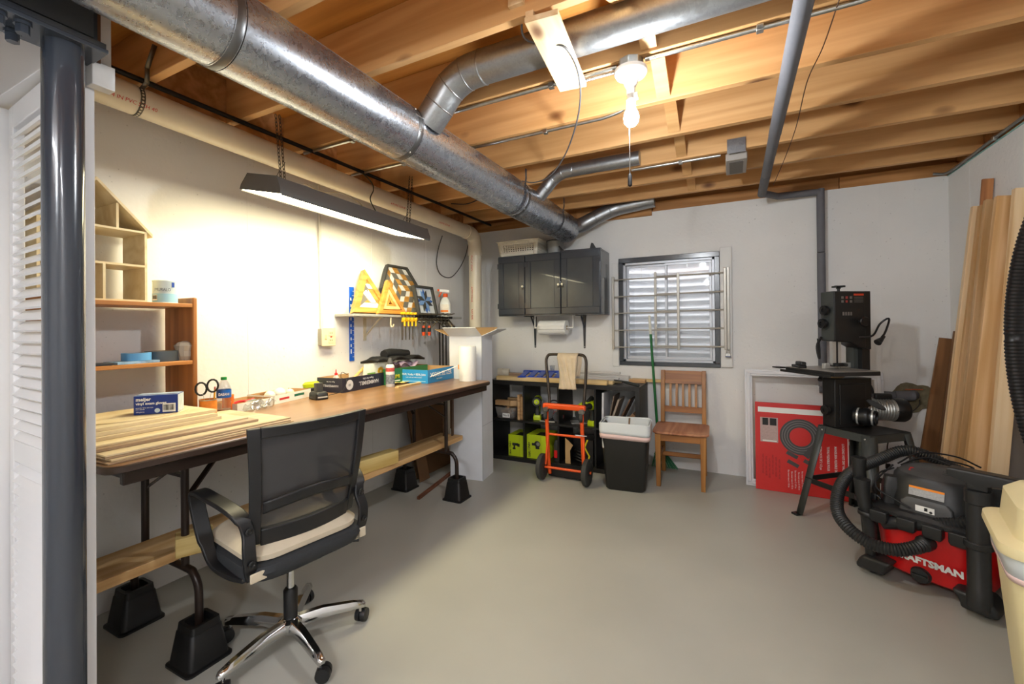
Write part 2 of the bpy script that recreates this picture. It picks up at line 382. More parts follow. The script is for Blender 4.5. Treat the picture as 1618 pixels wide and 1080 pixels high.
def glass_mat(name, tint=(1, 1, 1), gloss=.08, rough=.02):
    mt = bpy.data.materials.new(name); mt.use_nodes = True; nt = mt.node_tree; nt.nodes.clear(); N = nt.nodes.new; L = nt.links.new
    o = N('ShaderNodeOutputMaterial'); mx = N('ShaderNodeMixShader'); t = N('ShaderNodeBsdfTransparent'); g = N('ShaderNodeBsdfGlossy')
    t.inputs[0].default_value = (*tint, 1); g.inputs['Roughness'].default_value = rough
    mx.inputs[0].default_value = gloss; L(t.outputs[0], mx.inputs[1]); L(g.outputs[0], mx.inputs[2]); L(mx.outputs[0], o.inputs[0])
    MATS[name] = mt; return mt
M_glass = glass_mat('window_glass', (.93, .95, .96))
sash(ix0+.024, xm+.01, YB+.045); sash(xm-.012, ix1-.024, YB+.015)
MB().cyl((xm+.0, YB+.03, iz0+.02), (xm+.0, YB+.03, iz1-.02), .004).build('sash_track', M_alum, wd)
for x in (-.76, -.36): MB().tube([(x, YB-.012, 1.905), (x, YB-.010, 1.70)], .0014, 5).build('hanging_wire', M_steel, wd)
M_well = mat('corrugated_steel', (.90, .90, .91), .6, .1, var=.06, vs=14, stretch=(1, 1, 12))
def wellf(u, v):
    an = pi*u; rr = .62+.022*sin(v*2*pi*19)
    return Vector((-.535-rr*1.02*cos(an), YB+.20+(rr*.72)*sin(an), .72+v*1.45))
tag(MB().grid(wellf, 40, 190).build('window_well', M_well, solid=.003, smooth=60), 'bright corrugated steel window well outside the panes', 'window well')
struct(box(-1.3, .25, YB+.2, YB+.85, .55, .72).build('ground_outside', mat('gravel', (.55, .53, .5), .9, var=.3, vs=60)), 'gravel at the bottom of the window well', 'ground')
M_board = mat('white_board', (.87, .865, .85), .5, var=.02, vs=4)
struct(box(-1.035, -.978, YB-.016, YB-.0005, .905, 1.89).build('trim_1', M_board, bevel=.002), 'narrow white board beside the window towards the cabinet', 'trim')
struct(box(-.095, -.006, YB-.03, YB-.0005, .925, 1.958).build('trim_2', M_board, bevel=.002), 'wide white board beside the window carrying the padlock', 'trim')
# ---- security guard bars
wg = thing('window_guard', 'beige telescoping security bars across the basement window', 'window guard', (0, YB-.055, 0))
M_bar = mat('beige_bar_enamel', (.70, .68, .64), .35, .3)
zr = [PY(969, p, YB-.055).z for p in (442.4, 469, 495, 521.6, 548)]
xv = [PY(969, 500, YB-.055).x, PY(1035.5, 500, YB-.055).x, PY(1072, 500, YB-.055).x, PY(1146, 500, YB-.055).x]
for i, x in enumerate(xv):
    lo, hi = (zr[-1]-.02, zr[0]+.03) if i in (0, 2) else (zr[-1]-.01, zr[0]+.055)
    box(x-.011, x+.011, -.011+.02*(i in (1, 3))*1, .009+.02*(i in (1, 3)), lo, hi).build('upright', M_bar, wg, bevel=.003)
for z in zr:
    MB().cyl((xv[0], 0, z), (xv[2], 0, z), .0062, n=8).build('rod', M_bar, wg)
    MB().cyl((xv[1], .02, z+.012), (xv[3], .02, z+.012), .0075, n=8).build('rod', M_bar, wg)
for x in (xv[0], xv[3]):
    for z in (zr[0]+.02, zr[-1]): box(x-.008, x+.008, .005, .054-.03*(x > -.2), z-.008, z+.008).build('wall_clip', M_bar, wg)
box(xv[3]+.014, xv[3]+.034, -.002, .022, zr[-1]-.02, zr[0]+.055).build('lock_channel', M_bar, wg, bevel=.002)
pl = thing('padlock', 'small blue and steel padlock hanging on the window guard', 'padlock', (xv[3]+.018, YB-.066, zr[-1]-.075))
box(-.02, .02, -.009, .009, 0, .034).build('lock_body', M_steel, pl, bevel=.003)
box(-.021, .021, -.010, .010, .002, .010).build('bumper', mat('blue_bumper', (.10, .17, .40), .4), pl)
MB().tube(smooth_path([(-.012, 0, .03), (-.012, 0, .056), (0, 0, .068), (.012, 0, .056), (.012, 0, .03)], 4), .0032, 7).build('shackle', M_steel, pl)

# ---- closet partition with louvred bifold doors, beside the steel post
PX1 = -1.69
b = MB(); b.box(XL, PX1, .52, .606, 2.045, JB-.002); b.box(PX1-.035, PX1, .52, .606, 0, 2.045)
struct(b.build('wall_closet', M_white, bevel=.002), 'white closet partition wall end beside the steel post', 'wall')
def leaf(idx, xa, xb, yaw, label):
    d = struct(thing('door_%d' % idx, label, 'door', (xb, .545, .012), yaw)); w = xb-xa
    def bb(n_, u0, u1, z0_, z1_): box(-w+u0, -w+u1, -.014, .014, z0_, z1_).build(n_, M_white, d, bevel=.0025)
    st = .042
    bb('stile', 0, st, 0, 2.02); bb('stile', w-st, w, 0, 2.02)
    bb('top_rail', st, w-st, 1.945, 2.02); bb('mid_rail', st, w-st, .845, .915); bb('bottom_rail', st, w-st, 0, .10)
    s0 = None
    for zz0, zz1 in ((.10, .845), (.915, 1.945)):
        n = round((zz1-zz0)/.0352)
        for i in range(n):
            z = zz0+(i+.5)*(zz1-zz0)/n
            if s0 is None:
                s0 = MB().cbox((0, 0, 0), (w-2*st+.008, .043, .008), Matrix.Rotation(radians(43), 3, 'X')).build('slat', M_white, d, (-w/2, 0, z))
            else: piece('slat', s0, d, (-w/2, 0, z))
leaf(1, -2.165, -1.73, radians(-3), 'white louvred bifold door leaf next to the steel post')
leaf(2, -2.56, -2.172, radians(2), 'white louvred bifold door leaf at the far left edge')
# ---- steel post and beam
M_post = mat('grey_gloss_enamel', (.20, .22, .255), .2, coat=.4, var=.05, vs=7, bump=.03, bs=30)
ps = thing('support_post', 'glossy dark grey round steel support post', 'post', (-1.62, .515, 0))
MB().lathe([(.0425, .008), (.0425, 2.058)], 40).build('post_shaft', M_post, ps)
box(-.075, .075, -.075, .075, 0, .008).build('base_plate', M_post, ps)
box(-.062, .062, -.155, .075, 2.058, 2.070).build('cap_plate', M_post, ps, bevel=.002)
for y in (-.085, -.128):
    for x in (-.034, .034):
        bo = MB().cyl((x, y, 2.050), (x, y, 2.058), .017).build('washer', M_post, ps)
        MB().cyl((x, y, 2.030), (x, y, 2.050), .0135, n=6).build('nut', M_post, ps)
bm_ = thing('support_beam', 'dark grey painted steel beam resting on the round post', 'beam', (-1.62, 0, 2.0705))
box(-.06, .06, YF, .585, 0, .014).build('lower_flange', M_post, bm_); box(-.06, .06, YF, .585, .296, .31).build('upper_flange', M_post, bm_)
box(-.008, .008, YF, .585, .014, .296).build('web', M_post, bm_)
box(.008, .055, YF, .56, .02, .29).build('side_board', mat('dark_grey_board', (.20, .205, .215), .5), bm_)
wb_ = mat('weathered_white', (.82, .81, .80), .6, var=.08, vs=14)
bp_ = thing('beam_pocket_blocking', 'white painted lumber blocks at the beam end above the closet', 'blocking', (-1.69, .606, 1.955))
box(-.04, .0, .002, .040, .075, .425).build('upright_block', wb_, bp_, bevel=.002)
box(.0015, .04, -.02, .034, .045, .115).build('bottom_block', wb_, bp_, bevel=.002)
box(-.002, .04, -.019, .0, .11, .42).build('wood_strip', wood('dark_strip', '6b4427', '4a2d18', 2), bp_)
# ================================================================== ducts, pipes, wires and lamps under the ceiling
M_seam = mat('dark_seam', (.16, .16, .16), .5, .6)
M_gal2 = galvanised('galvanised_branch', (.64, .645, .65), .36)
md = thing('main_duct', 'long round galvanised main duct running under the joists', 'duct', (-1.393, 0, 2.209))
secs = [(-2.4, -.95), (-.95, .80), (.80, 1.62), (1.62, 2.82), (2.82, 3.93)]
for i, (a, c) in enumerate(secs):
    r = .127-(.0014 if i % 2 else 0)
    b = MB(); b.tube([(0, a-(.03 if i else 0), 0), (0, c, 0)], r, 56, caps=(i in (0, 4))); b.build('duct_section', M_gal, md)
    if i < 4:
        b = MB(); b.lathe([(r+.0008, -.028), (r+.0022, -.026), (r+.0022, -.004), (r+.0008, 0)], 56, (0, c, 0), (0, 1, 0), caps=False); b.build('collar_band', mat('collar_band', (.45, .45, .45), .38, .9), md)
        b = MB(); b.lathe([(r+.0016, -.0016), (r+.0026, 0), (r+.0016, .0016)], 56, (0, c+.002, 0), (0, 1, 0), caps=False); b.build('joint_line', M_seam, md)
for y in (1.45, 3.2): MB().bar((.1262*cos(.9), y-1.6, .1262*sin(.9)), (.1262*cos(.9), y+.2, .1262*sin(.9)), .003, .004).build('lock_seam', M_gal2, md)
M_strap = mat('grey_strap', (.34, .34, .36), .45, .6)
for y in (2.74, 3.50):
    b = MB(); pts = []
    for i in range(25):
        an = radians(-200+220*i/24); pts.append((.130*cos(an), y, .130*sin(an)))
    pts = [(-.131, y, .165)]+pts+[(.131, y, .10), (.131, y, .165)]
    for p, q in zip(pts, pts[1:]): b.bar(p, q, .022, .0016) if 0 else b.add([(p[0], y-.011, p[2]), (p[0], y+.011, p[2]), (q[0], y+.011, q[2]), (q[0], y-.011, q[2])], [(0, 1, 2, 3)])
    b.build('hanger_strap', M_strap, md, solid=.002)
b = MB()
for y, an in ((1.60, 40), (1.60, -10), (1.60, -60), (2.80, 10), (2.80, -45)): b.sphere((.128*cos(radians(an)), y, .128*sin(radians(an))), .006, 8, 5)
b.build('screw_head', M_steel, md)
def elbow_duct(name, label, pts, r, nfit, step=.05):
    t = thing(name, label, 'duct'); pp = [Vector(p) for p in pts]
    b = MB(); b.tube(smooth_path(pp[:nfit], 6)+[pp[nfit-1]], r, 28); b.build('elbow', M_gal2, t)
    b = MB(); b.tube([pp[nfit-1]]+pp[nfit:], r*.985, 28); b.build('straight_pipe', M_gal2, t)
    for k in range(1, nfit):
        d = (pp[min(k+1, len(pp)-1)]-pp[k-1]).normalized()
        MB().lathe([(r*1.005, -.003), (r*1.03, 0), (r*1.005, .003)], 28, pp[k], d, caps=False).build('bead', M_gal2, t)
    return t
bt = elbow_duct('branch_duct', 'galvanised branch duct rising from the main duct and running between joists', [(-1.30, 1.70, 2.262), (-1.23, 1.70, 2.335), (-1.165, 1.70, 2.405), (-1.08, 1.70, 2.444), (-.99, 1.70, 2.452), (1.36, 1.70, 2.452)], .073, 5)
b = MB(); b.add([Vector((-1.33, 1.58, 2.318)), Vector((-1.33, 1.84, 2.318)), Vector((-1.27, 1.84, 2.250)), Vector((-1.27, 1.58, 2.250))], [(0, 1, 2, 3)]); b.build('saddle_plate', M_gal2, bt, solid=.003)
elbow_duct('branch_duct', 'small galvanised branch duct leaving the main duct by the pull-chain', [(-1.30, 3.05, 2.265), (-1.24, 3.05, 2.325), (-1.18, 3.05, 2.385), (-1.10, 3.03, 2.415), (-1.02, 3.03, 2.42), (-.55, 3.03, 2.42)], .048, 5)
elbow_duct('branch_duct', 'galvanised branch duct rising from the far end of the main duct', [(-1.36, 3.86, 2.20), (-1.28, 3.97, 2.235), (-1.15, 4.02, 2.30), (-1.02, 4.06, 2.36), (-.94, 4.08, 2.385), (-.62, 4.09, 2.42)], .068, 5)
# ---- sewer pipe along the left wall and down the corner
M_pvc = mat('cream_pvc', (.87, .83, .74), .33, var=.05, vs=8)
M_red = mat('red_print', (.80, .25, .22), .6)
sp = thing('drain_pipe', 'cream plastic drain pipe hung along the wall top and dropping in the corner', 'pipe')
A = Vector((-2.33, -2.4, 2.382)); B = Vector((-2.33, 3.66, 2.228)); R = .0635
A = B+(Vector((-2.33, .9, 2.293))-B)*((3.66+.5)/(3.66-.9))
MB().cyl(A, B, R, n=32).build('pipe_run', M_pvc, sp)
el = smooth_path([B, B+Vector((0, .06, -.003)), B+Vector((0, .115, -.035)), B+Vector((0, .14, -.10)), B+Vector((0, .143, -.17))], 5)
MB().tube(el, R*1.07, 32).build('elbow', M_pvc, sp)
MB().lathe([(R*1.12, 0), (R*1.12, .05)], 32, B+Vector((0, .143, -.215))).build('coupling', M_pvc, sp)
MB().lathe([(R*1.1, -.035), (R*1.1, .01)], 32, B, (0, 1, 0)).build('coupling', M_pvc, sp)
MB().cyl(B+Vector((0, .143, -.17)), (B.x, B.y+.143, .004), R, n=32).build('pipe_drop', M_pvc, sp)
for k, (tx, zz) in enumerate((('PVC 4" DWV', 1.93), ('ASTM D2665', 1.62), ('NSF PIPE', 1.42))):
    text(tx, .028, (B.x-.002, B.y+.143-R-.0006, zz), (0, 0, -1), (1, 0, 0), M_red, sp, ext=.0003)
for yy in (.95, 2.6, 3.2):
    z = B.z+(A.z-B.z)*(yy-B.y)/(A.y-B.y)
    text('4 IN PVC SCH 40', .022, (B.x+R*.87, yy, z-R*.52), (0, -1, 0) if 0 else (0, 1, .0), Vector((.5, 0, .87)), M_red, sp, ext=.0003)
# perforated strap
M_perf = mat('perforated_strap', (.42, .40, .36), .4, .8)
yy = .975; zc = B.z+(A.z-B.z)*(yy-B.y)/(A.y-B.y)
b = MB(); pts = [(-2.20+.03, yy, 2.49), (-2.215, yy-.008, 2.40), (-2.235, yy, zc+.055)]+[(-2.33+(R+.001)*cos(radians(a)), yy, zc+(R+.001)*sin(radians(a))) for a in range(40, -181, -12)]
for p, q in zip(pts, pts[1:]): b.add([(p[0], p[1]-.009, p[2]), (p[0], p[1]+.009, p[2]), (q[0], q[1]+.009, q[2]), (q[0], q[1]-.009, q[2])], [(0, 1, 2, 3)])
ph = b.build('hanger_strap', M_perf, sp, solid=.0016)
b = MB()
for a in range(34, -150, -13):
    c_ = cos(radians(a)); s_ = sin(radians(a)); b.cyl((-2.33+(R+.0005)*c_, yy, zc+(R+.0005)*s_), (-2.33+(R+.0024)*c_, yy, zc+(R+.0024)*s_), .0042, n=8)
b.build('strap_hole', M_pvc, sp)
# ---- iron pipe, conduits, cables
M_iron = mat('black_iron', (.13, .115, .10), .55, .4)
tag(MB().cyl((-2.285, -.4, 2.3705), (-2.285, 4.05, 2.3705), .0115, n=12).build('iron_pipe', M_iron), 'thin black iron pipe running beside the cream drain pipe', 'pipe')
def conduit(label, pts, r=.0088, clips=(), m=M_steel):
    t = thing('conduit', label, 'conduit'); MB().tube(pts, r, 10).build('tube', m, t)
    for c_ in clips:
        c_ = Vector(c_); MB().cbox(c_, (.024, .026, .024)).build('clamp', M_steel, t, bevel=.002)
    return t
BX = Vector((-.367, 1.842, 2.342))
conduit('thin metal conduit joining the ceiling lamp box from the left', [(-2.36, 1.845, 2.372), (BX.x-.058, 1.845, 2.372)], clips=[(-1.95, 1.845, 2.370), (-.72, 1.845, 2.370)])
conduit('metal conduit leaving the lamp box to the right and bending past the grey pipe', [(BX.x+.058, 1.845, 2.372), (.38, 1.852, 2.372)]+smooth_path([(.40, 1.852, 2.372), (.52, 1.82, 2.375), (.60, 1.68, 2.39), (.64, 1.45, 2.372)], 6), clips=[(.10, 1.847, 2.370)])
conduit('metal conduit along the joist behind the bare bulb', [(-2.40, 2.262, 2.372), (-.62, 2.262, 2.372)]+smooth_path([(-.6, 2.262, 2.372), (-.50, 2.255, 2.385), (-.42, 2.235, 2.42)], 5), clips=[(-1.93, 2.262, 2.370), (-.92, 2.262, 2.370)])
conduit('metal conduit along a far joist leading to the square steel box', [(-.62, 3.107, 2.372), (-.06, 3.107, 2.372)], clips=[(-.30, 3.107, 2.37)])
conduit('flexible corrugated metal conduit beside the lamp box', [Vector((-.62+i*.004, 1.868, 2.366)) for i in range(48)] , r=[.0085 if i % 2 else .0068 for i in range(48)])
conduit('grey conduit running along the top of the right wall', smooth_path([(1.30, 4.19, 2.36), (1.36, 4.15, 2.345), (1.375, 3.9, 2.352), (1.375, 3.5, 2.362), (1.375, 2.5, 2.362), (1.375, .5, 2.362)], 8), .0095, [(1.375, 3.55, 2.36), (1.375, 3.15, 2.36)], mat('dull_conduit', (.50, .49, .47), .5, .5))
M_cable = mat('grey_cable', (.33, .33, .34), .5); M_bcable = mat('black_cable', (.07, .07, .07), .5)
def cable(label, pts, r=.0035, m=M_cable, k=8): return tag(MB().tube(smooth_path(pts, k), r, 8).build('cable', m), label, 'cable')
w0 = PZ(826, 55, 2.372)
cable('grey wire looping from the joist block down to the duct strap', [PZ(827, 2, 2.43), w0, w0+Vector((.04, .06, -.012)), PZ(893, 75, 2.33), PZ(915, 120, 2.335), PZ(914, 180, 2.33), PZ(895, 240, 2.28), PY(870, 277, 2.55), PY(845, 288, 2.66), PY(825, 286, 2.74)], .004)
cable('thin brown cord hanging diagonally beside the grey foam pipe', [PZ(1326, 0, 2.372), PZ(1300, 75, 2.35), PZ(1275, 130, 2.34), PZ(1258, 200, 2.335), PZ(1240, 250, 2.33), PZ(1222, 292, 2.325)], .0022, mat('brown_cord', (.40, .30, .24), .7))
cable('black cable drooping from the joists to the back of the main duct', [(-2.20, 3.2, 2.376), (-2.0, 3.16, 2.34), (-1.75, 3.05, 2.35), (-1.60, 2.98, 2.371)], .0045, M_bcable)
cable('black cord hanging in a loop on the left wall in the corner', [PX(699, 372, -2.50), PX(692, 395, -2.56), PX(690, 418, -2.562), PX(697, 434, -2.562), PX(712, 438, -2.562), PX(725, 425, -2.56), PX(735, 405, -2.55), PX(741, 380, -2.45)], .004, M_bcable)
# ---- grey foam covered pipe
M_foamp = mat('grey_pipe_foam', (.40, .40, .42), .75, var=.05, vs=20, bump=.1, bs=120)
fp = thing('foam_covered_pipe', 'grey foam insulated pipe crossing the ceiling and dropping down the back wall', 'pipe')
fr = .029; fx = .21
def tb(n_, pts, r=fr): MB().tube(pts, r, 18).build(n_, M_foamp, fp)
tb('foam_sleeve', [(fx, YF+.3, 2.30), (fx, 1.0, 2.30)]); tb('foam_sleeve', [(fx, 1.003, 2.30), (fx, 2.72, 2.30)], fr*1.04); tb('foam_sleeve', [(fx, 2.723, 2.30), (fx, 3.42, 2.30)]); tb('foam_sleeve', [(fx, 3.423, 2.30), (fx, 3.91, 2.30)], fr*1.03)
tb('foam_sleeve', [(fx, 3.885, 2.30), (.33, 4.10, 2.315), (.625, 4.155, 2.322)], fr*.9)
tb('foam_sleeve', [(.622, 4.155, 2.345), (.622, 4.158, 1.85)], fr*.92); tb('foam_sleeve', [(.622, 4.158, 1.845), (.622, 4.16, .80)], fr*.95)
tb('foam_sleeve', [(.60, 4.16, .775), (1.08, 4.155, .755)], fr*.92)
tb('foam_sleeve', [(1.06, 4.15, .755), (1.155, 4.15, .76), (1.175, 4.20, .76)], fr*1.25)
cp = MB(); rnd = random.Random(3)
ring = []
for k in range(26):
    a = 2*pi*k/26; rr = .10*(1+.10*sin(3*a+1)+.07*sin(7*a)+.08*rnd.random()); ring.append((1.19+rr*1.25*cos(a), .745+rr*sin(a)))
cp.prism(ring, YB-.010, YB+.001, 'xz')
cpo = cp.build('wall_patch', mat('rough_mortar', (.47, .43, .33), .95, var=.25, vs=30, bump=1.0, bs=60), wb, bevel=.004)
MB().bar((1.13, YB-.016, .80), (1.23, YB-.016, .803), .008, .004).build('orange_tie', mat('orange_tie', (.85, .35, .15), .5), wb)
# ---- galvanised box with screen, hung between far joists
jb = thing('screened_box', 'small galvanised steel box with screen panel hung on far joists', 'box', (.03, 3.145, 2.33))
box(-.052, .052, -.075, -.072, .03, .12).build('bracket', M_gal2, jb); box(-.052, .052, -.072, .30, .05, .054).build('plate', M_gal2, jb)
box(-.062, .062, -.03, .27, .0, .048).build('housing', mat('taupe_housing', (.62, .59, .56), .5, .2), jb, bevel=.006); box(-.04, .04, .0, .24, -.003, .0).build('screen', mat('taupe_screen', (.40, .37, .34), .6, var=.1, vs=200), jb)
# ---- bare bulb fixtures
M_porc = mat('white_porcelain', (.90, .89, .87), .25); M_bulb = mat('lit_bulb', BULB_LIGHT[1], .5, emit=BULB_LIGHT[0])
def bulb_fixture(loc, label, chain=True):
    t = thing('ceiling_lamp', label, 'lamp', loc)
    MB().lathe([(.052, .0), (.052, .038)], 8).build('junction_box', M_steel, t, bevel=.002)
    MB().lathe([(.02, -.072), (.026, -.06), (.033, -.040), (.060, -.024), (.067, -.012), (.066, -.0005)], 32).build('lampholder', M_porc, t)
    MB().lathe([(.019, -.150), (.020, -.125), (.016, -.120), (.016, -.105), (.018, -.100), (.018, -.072)], 20).build('socket_adapter', M_porc, t)
    box(.010, .028, -.011, .011, -.124, -.10).build('outlet_tap', M_porc, t, bevel=.002)
    MB().lathe([(.004, -.232), (.018, -.229), (.028, -.216), (.031, -.198), (.027, -.178), (.018, -.160), (.015, -.1505)], 24).build('bulb', M_bulb, t)
    if chain:
        MB().cyl((-.012, .02, -.11), (-.012, .02, -.42), .0018, n=6).build('pull_chain', M_steel, t)
        MB().lathe([(.004, -.475), (.0095, -.47), (.0085, -.43), (.004, -.42)], 12, (-.012, .02, 0)).build('chain_pull', M_dark, t)
bulb_fixture(BX, 'bare bright bulb in white porcelain holder under a joist')
bulb_fixture(Vector((-.45, -1.02, 2.342)), 'unseen second bulb added as fill light on the joists behind the viewer')  # out of view, added as fill beside the visible bulb and shop light
# ---- unseen glowing panels added behind the viewer to brighten the room
for sx_, sy_, lb_ in ((-.60, -1.25, 'unseen fill light panel added on the joists behind the viewer, by the duct'), (.80, -.75, 'unseen fill light panel added on the joists behind the viewer, by the right wall')):
    st_ = thing('fill_panel', lb_, 'lamp', (sx_, sy_, JB-.062))
    w_ = .62 if sx_ < 0 else .50
    box(-w_, w_, -.07, .07, .012, .060).build('housing', M_porc, st_, bevel=.004)
    box(-w_+.02, w_-.02, -.06, .06, 0, .0115).build('diffuser', mat('lit_fill', (.98, .985, 1.0), .5, emit=FILL_LIGHT), st_)
# ---- hanging shop light
M_fix = mat('grey_fixture', (.36, .345, .33), .45, .3)
M_led = mat('lit_diffuser', SHOP_LIGHT[1], .5, emit=SHOP_LIGHT[0])
sl = thing('shop_light', 'long grey shop light hanging on chains above the table', 'lamp', (-2.062, 1.95, 1.954), (0, radians(12), radians(3.1)))
b = MB(); b.prism([(-.145, 0), (.145, 0), (.140, .02), (.105, .075), (-.105, .075), (-.140, .02)], -.61, .61, 'xz'); b.build('housing', M_fix, sl, bevel=.002)
for y in (-.6105, .6105): MB().prism([(-.146, -.004), (.146, -.004), (.141, .02), (.106, .077), (-.106, .077), (-.141, .02)], y-.003, y+.003, 'xz').build('end_cap', M_fix, sl)
box(-.136, .136, -.605, .605, -.0035, -.0005).build('diffuser', M_led, sl)
for x in (-.144, .144): box(x-.002, x+.002, -.606, .606, -.009, 0).build('lip', M_fix, sl)
def link(b, c, ax, L=.026, w=.010, r=.0016, twist=0):
    a, q = frame_of(ax); ax = Vector(ax).normalized(); u = a*cos(twist)+q*sin(twist); pts = []
    for i in range(10):
        an = 2*pi*i/10; pts.append(Vector(c)+ax*(cos(an)*L/2)+u*(sin(an)*w/2))
    b.tube(pts, r, 5, closed=True)
Rsl = Matrix.Translation(Vector((-2.062, 1.95, 1.954))) @ (Matrix.Rotation(radians(3.1), 4, 'Z') @ Matrix.Rotation(radians(12), 4, 'Y'))
M_chain = mat('chain_steel', (.30, .28, .25), .4, .8)
Rinv = Rsl.inverted()
for y, ty in ((-.50, 1.455), (.52, 2.49)):
    top = Rinv @ Vector((-2.06, ty, 2.375)); bot = Vector((0, y, .082))
    for off in (-.007, .009):
        b = MB(); d = (top-bot); n = int(d.length/.0195)
        for i in range(n): link(b, bot+d*((i+.5)/n)+Vector((off, off*.6, 0)), d, .027, .0115, .0017, (pi/2)*(i % 2))
        b.build('chain', M_chain, sl)
    MB().tube(smooth_path([bot+Vector((-.06, 0, -.008)), bot+Vector((-.03, 0, .05)), bot+Vector((0, 0, .09))], 5), .0015, 5).build('wire_hook', M_chain, sl)
    b = MB()
    for i in range(7): link(b, bot+Vector((.01+.003*i, .012*i, -.003+.001*(i % 2))), (0.2, 1, .1), .025, .011, .0017, (pi/2)*(i % 2))
    b.build('chain_tail', M_chain, sl)
cable('white power cord rising from the shop light to the joists', [Rsl @ Vector((-.03, .12, .08)), PX(565, 318, -2.16), PX(540, 305, -2.25), PX(510, 298, -2.33)+Vector((0, 0, -.02)), PX(480, 290, -2.40)], .0038, mat('ivory_cord', (.70, .66, .58), .5))
cable('green cord looping from the shop light over the drain pipe', [Rsl @ Vector((.02, .17, .078)), PX(585, 315, -2.12), PX(590, 300, -2.2), PX(585, 288, -2.236)+Vector((.01, 0, .0)), (-2.29, 2.24, 2.372)], .0038, mat('green_cord', (.16, .24, .17), .5))
# ---- outlet and conduit on the left wall
ot = thing('wall_outlet', 'ivory outlet box on the left wall with conduit rising from it', 'outlet', PX(512, 532, XL))
M_ivory = mat('ivory_plastic', (.87, .82, .66), .4)
box(.0, .045, -.052, .052, -.058, .058).build('outlet_box', mat('box_steel', (.62, .60, .54), .5, .5), ot, bevel=.004)
box(.045, .050, -.058, .058, -.064, .064).build('cover_plate', M_ivory, ot, bevel=.003)
for z in (-.025, .025):
    f_ = box(.050, .0525, -.004, .036, z-.018, z+.018).build('receptacle', M_ivory, ot, bevel=.002)
    for y in (.008, .024): box(.0525, .0530, y-.002, y+.002, z-.004, z+.008).build('slot', M_dark, f_)
box(.050, .054, -.036, -.018, -.016, .016).build('switch', mat('ivory_switch', (.80, .74, .58), .4), ot, bevel=.002)
box(.0525, .0535, .010, .022, -.004, .004).build('test_button', mat('red_button', (.75, .15, .1), .4), ot)
oc = PX(512, 532, XL)
conduit('thin painted conduit rising on the left wall above the outlet', [(XL+.016, oc.y-.03, oc.z+.058), (XL+.016, oc.y-.05, 2.30)], .0095, [], mat('painted_conduit', (.80, .79, .76), .45))
# ================================================================== the long table, its risers and what lies under it
T = .855
TX0, TX1, TY0, TY1 = -2.505, -1.745, .65, 3.10
M_lam = wood('walnut_laminate', '96714e', '7a5a3d', 1, .28, 6, 0, rand=0, fine=.6)
M_edge = mat('brown_edge', (.23, .17, .14), .38, var=.12, vs=25)
M_leg = mat('brown_steel', (.17, .125, .105), .35, .3)
tb_ = thing('folding_table', 'long brown folding table on black risers', 'table', (TX0+.38, (TY0+TY1)/2, 0))
tw, tl = .76, TY1-TY0
MB().loft([rrect(tw-.008, tl-.008, .05, T-.004), rrect(tw-.012, tl-.012, .05, T)]).build('table_top', M_lam, tb_)
MB().loft([rrect(tw-.02, tl-.02, .05, T-.032), rrect(tw, tl, .054, T-.026), rrect(tw, tl, .054, T-.008), rrect(tw-.008, tl-.008, .05, T-.004)]).build('edge_band', M_edge, tb_)
for x in (-.345, .345): box(x-.012, x+.012, -tl/2+.05, tl/2-.05, T-.075, T-.032).build('apron', M_leg, tb_, bevel=.004)
for y in (-1.13, 1.13): box(-.333, .333, y-.012, y+.012, T-.075, T-.032).build('apron', M_leg, tb_, bevel=.004)
cx = TX0+.38; cy = (TY0+TY1)/2
for sy in (-1, 1):
    yl = sy*.895
    for x in (.155, -.155):
        MB().cyl((x, yl, .335), (x, yl, T-.033), .014).build('leg', M_leg, tb_)
    ft = smooth_path([(.25, yl, .135), (.25, yl, .22), (.245, yl, .28), (.215, yl, .322), (.16, yl, .335), (-.16, yl, .335), (-.215, yl, .322), (-.245, yl, .28), (-.25, yl, .22), (-.25, yl, .135)], 5)
    MB().tube(ft, .0145, 12).build('foot_bar', M_leg, tb_)
    for x in (.155, -.155): MB().bar((x, yl, .60), (0+x*.25, yl-sy*.26, T-.05), .022, .008).build('folding_brace', M_leg, tb_)
    MB().bar((-.155, yl, .70), (.155, yl, .70), .02, .012).build('cross_brace', M_leg, tb_)
    box(-.06, .06, yl-sy*.24-.02, yl-sy*.24+.02, T-.07, T-.033).build('brace_bracket', M_leg, tb_)
M_riser = mat('riser_plastic', (.045, .045, .05), .5)
def riser(x, y, label):
    b = MB(); b.loft([rrect(.168, .168, .02, 0), rrect(.168, .168, .02, .008), rrect(.150, .150, .02, .012), rrect(.116, .116, .016, .128), rrect(.110, .110, .014, .131), rrect(.104, .104, .014, .158), rrect(.078, .078, .012, .158), rrect(.07, .07, .01, .134)])
    tag(b.build('bed_riser', M_riser, None, (x, y, 0)), label, 'riser', 'black table risers')
riser(cx+.25, cy-.895, 'black plastic riser under the front table leg behind the office chair')
riser(cx-.25, cy-.895, 'black plastic riser under the rear table leg nearest the post')
riser(cx+.25, cy+.895, 'black plastic riser under the front table leg beside the tall white box')
riser(cx-.25, cy+.895, 'black plastic riser under the rear table leg near the brown sheets')
M_pine = wood('pine_plank', 'd9b683', 'bd9058', 1, .6, 9, .7)
tag(box(-.125, .10, -1.19, 1.21, 0, .038).build('pine_plank', M_pine, None, (cx, cy, .350), bevel=.003), 'long pine plank lying on the table leg bars', 'plank')
def onplank(px0, py0, px1, py1, w, h, label):
    a = PZ(px0, py0, .388); c = PZ(px1, py1, .388); L = (c-a).length; d = (c-a).normalized(); an = atan2(d.y, d.x)
    tag(box(0, L, 0, w, 0, h).build('lumber_block', M_pine2, None, (a.x, a.y, .3885), an, bevel=.003), label, 'block')
M_pine2 = wood('treated_block', 'd8c07f', 'b8964f', 0, .6, 10, 1.3)
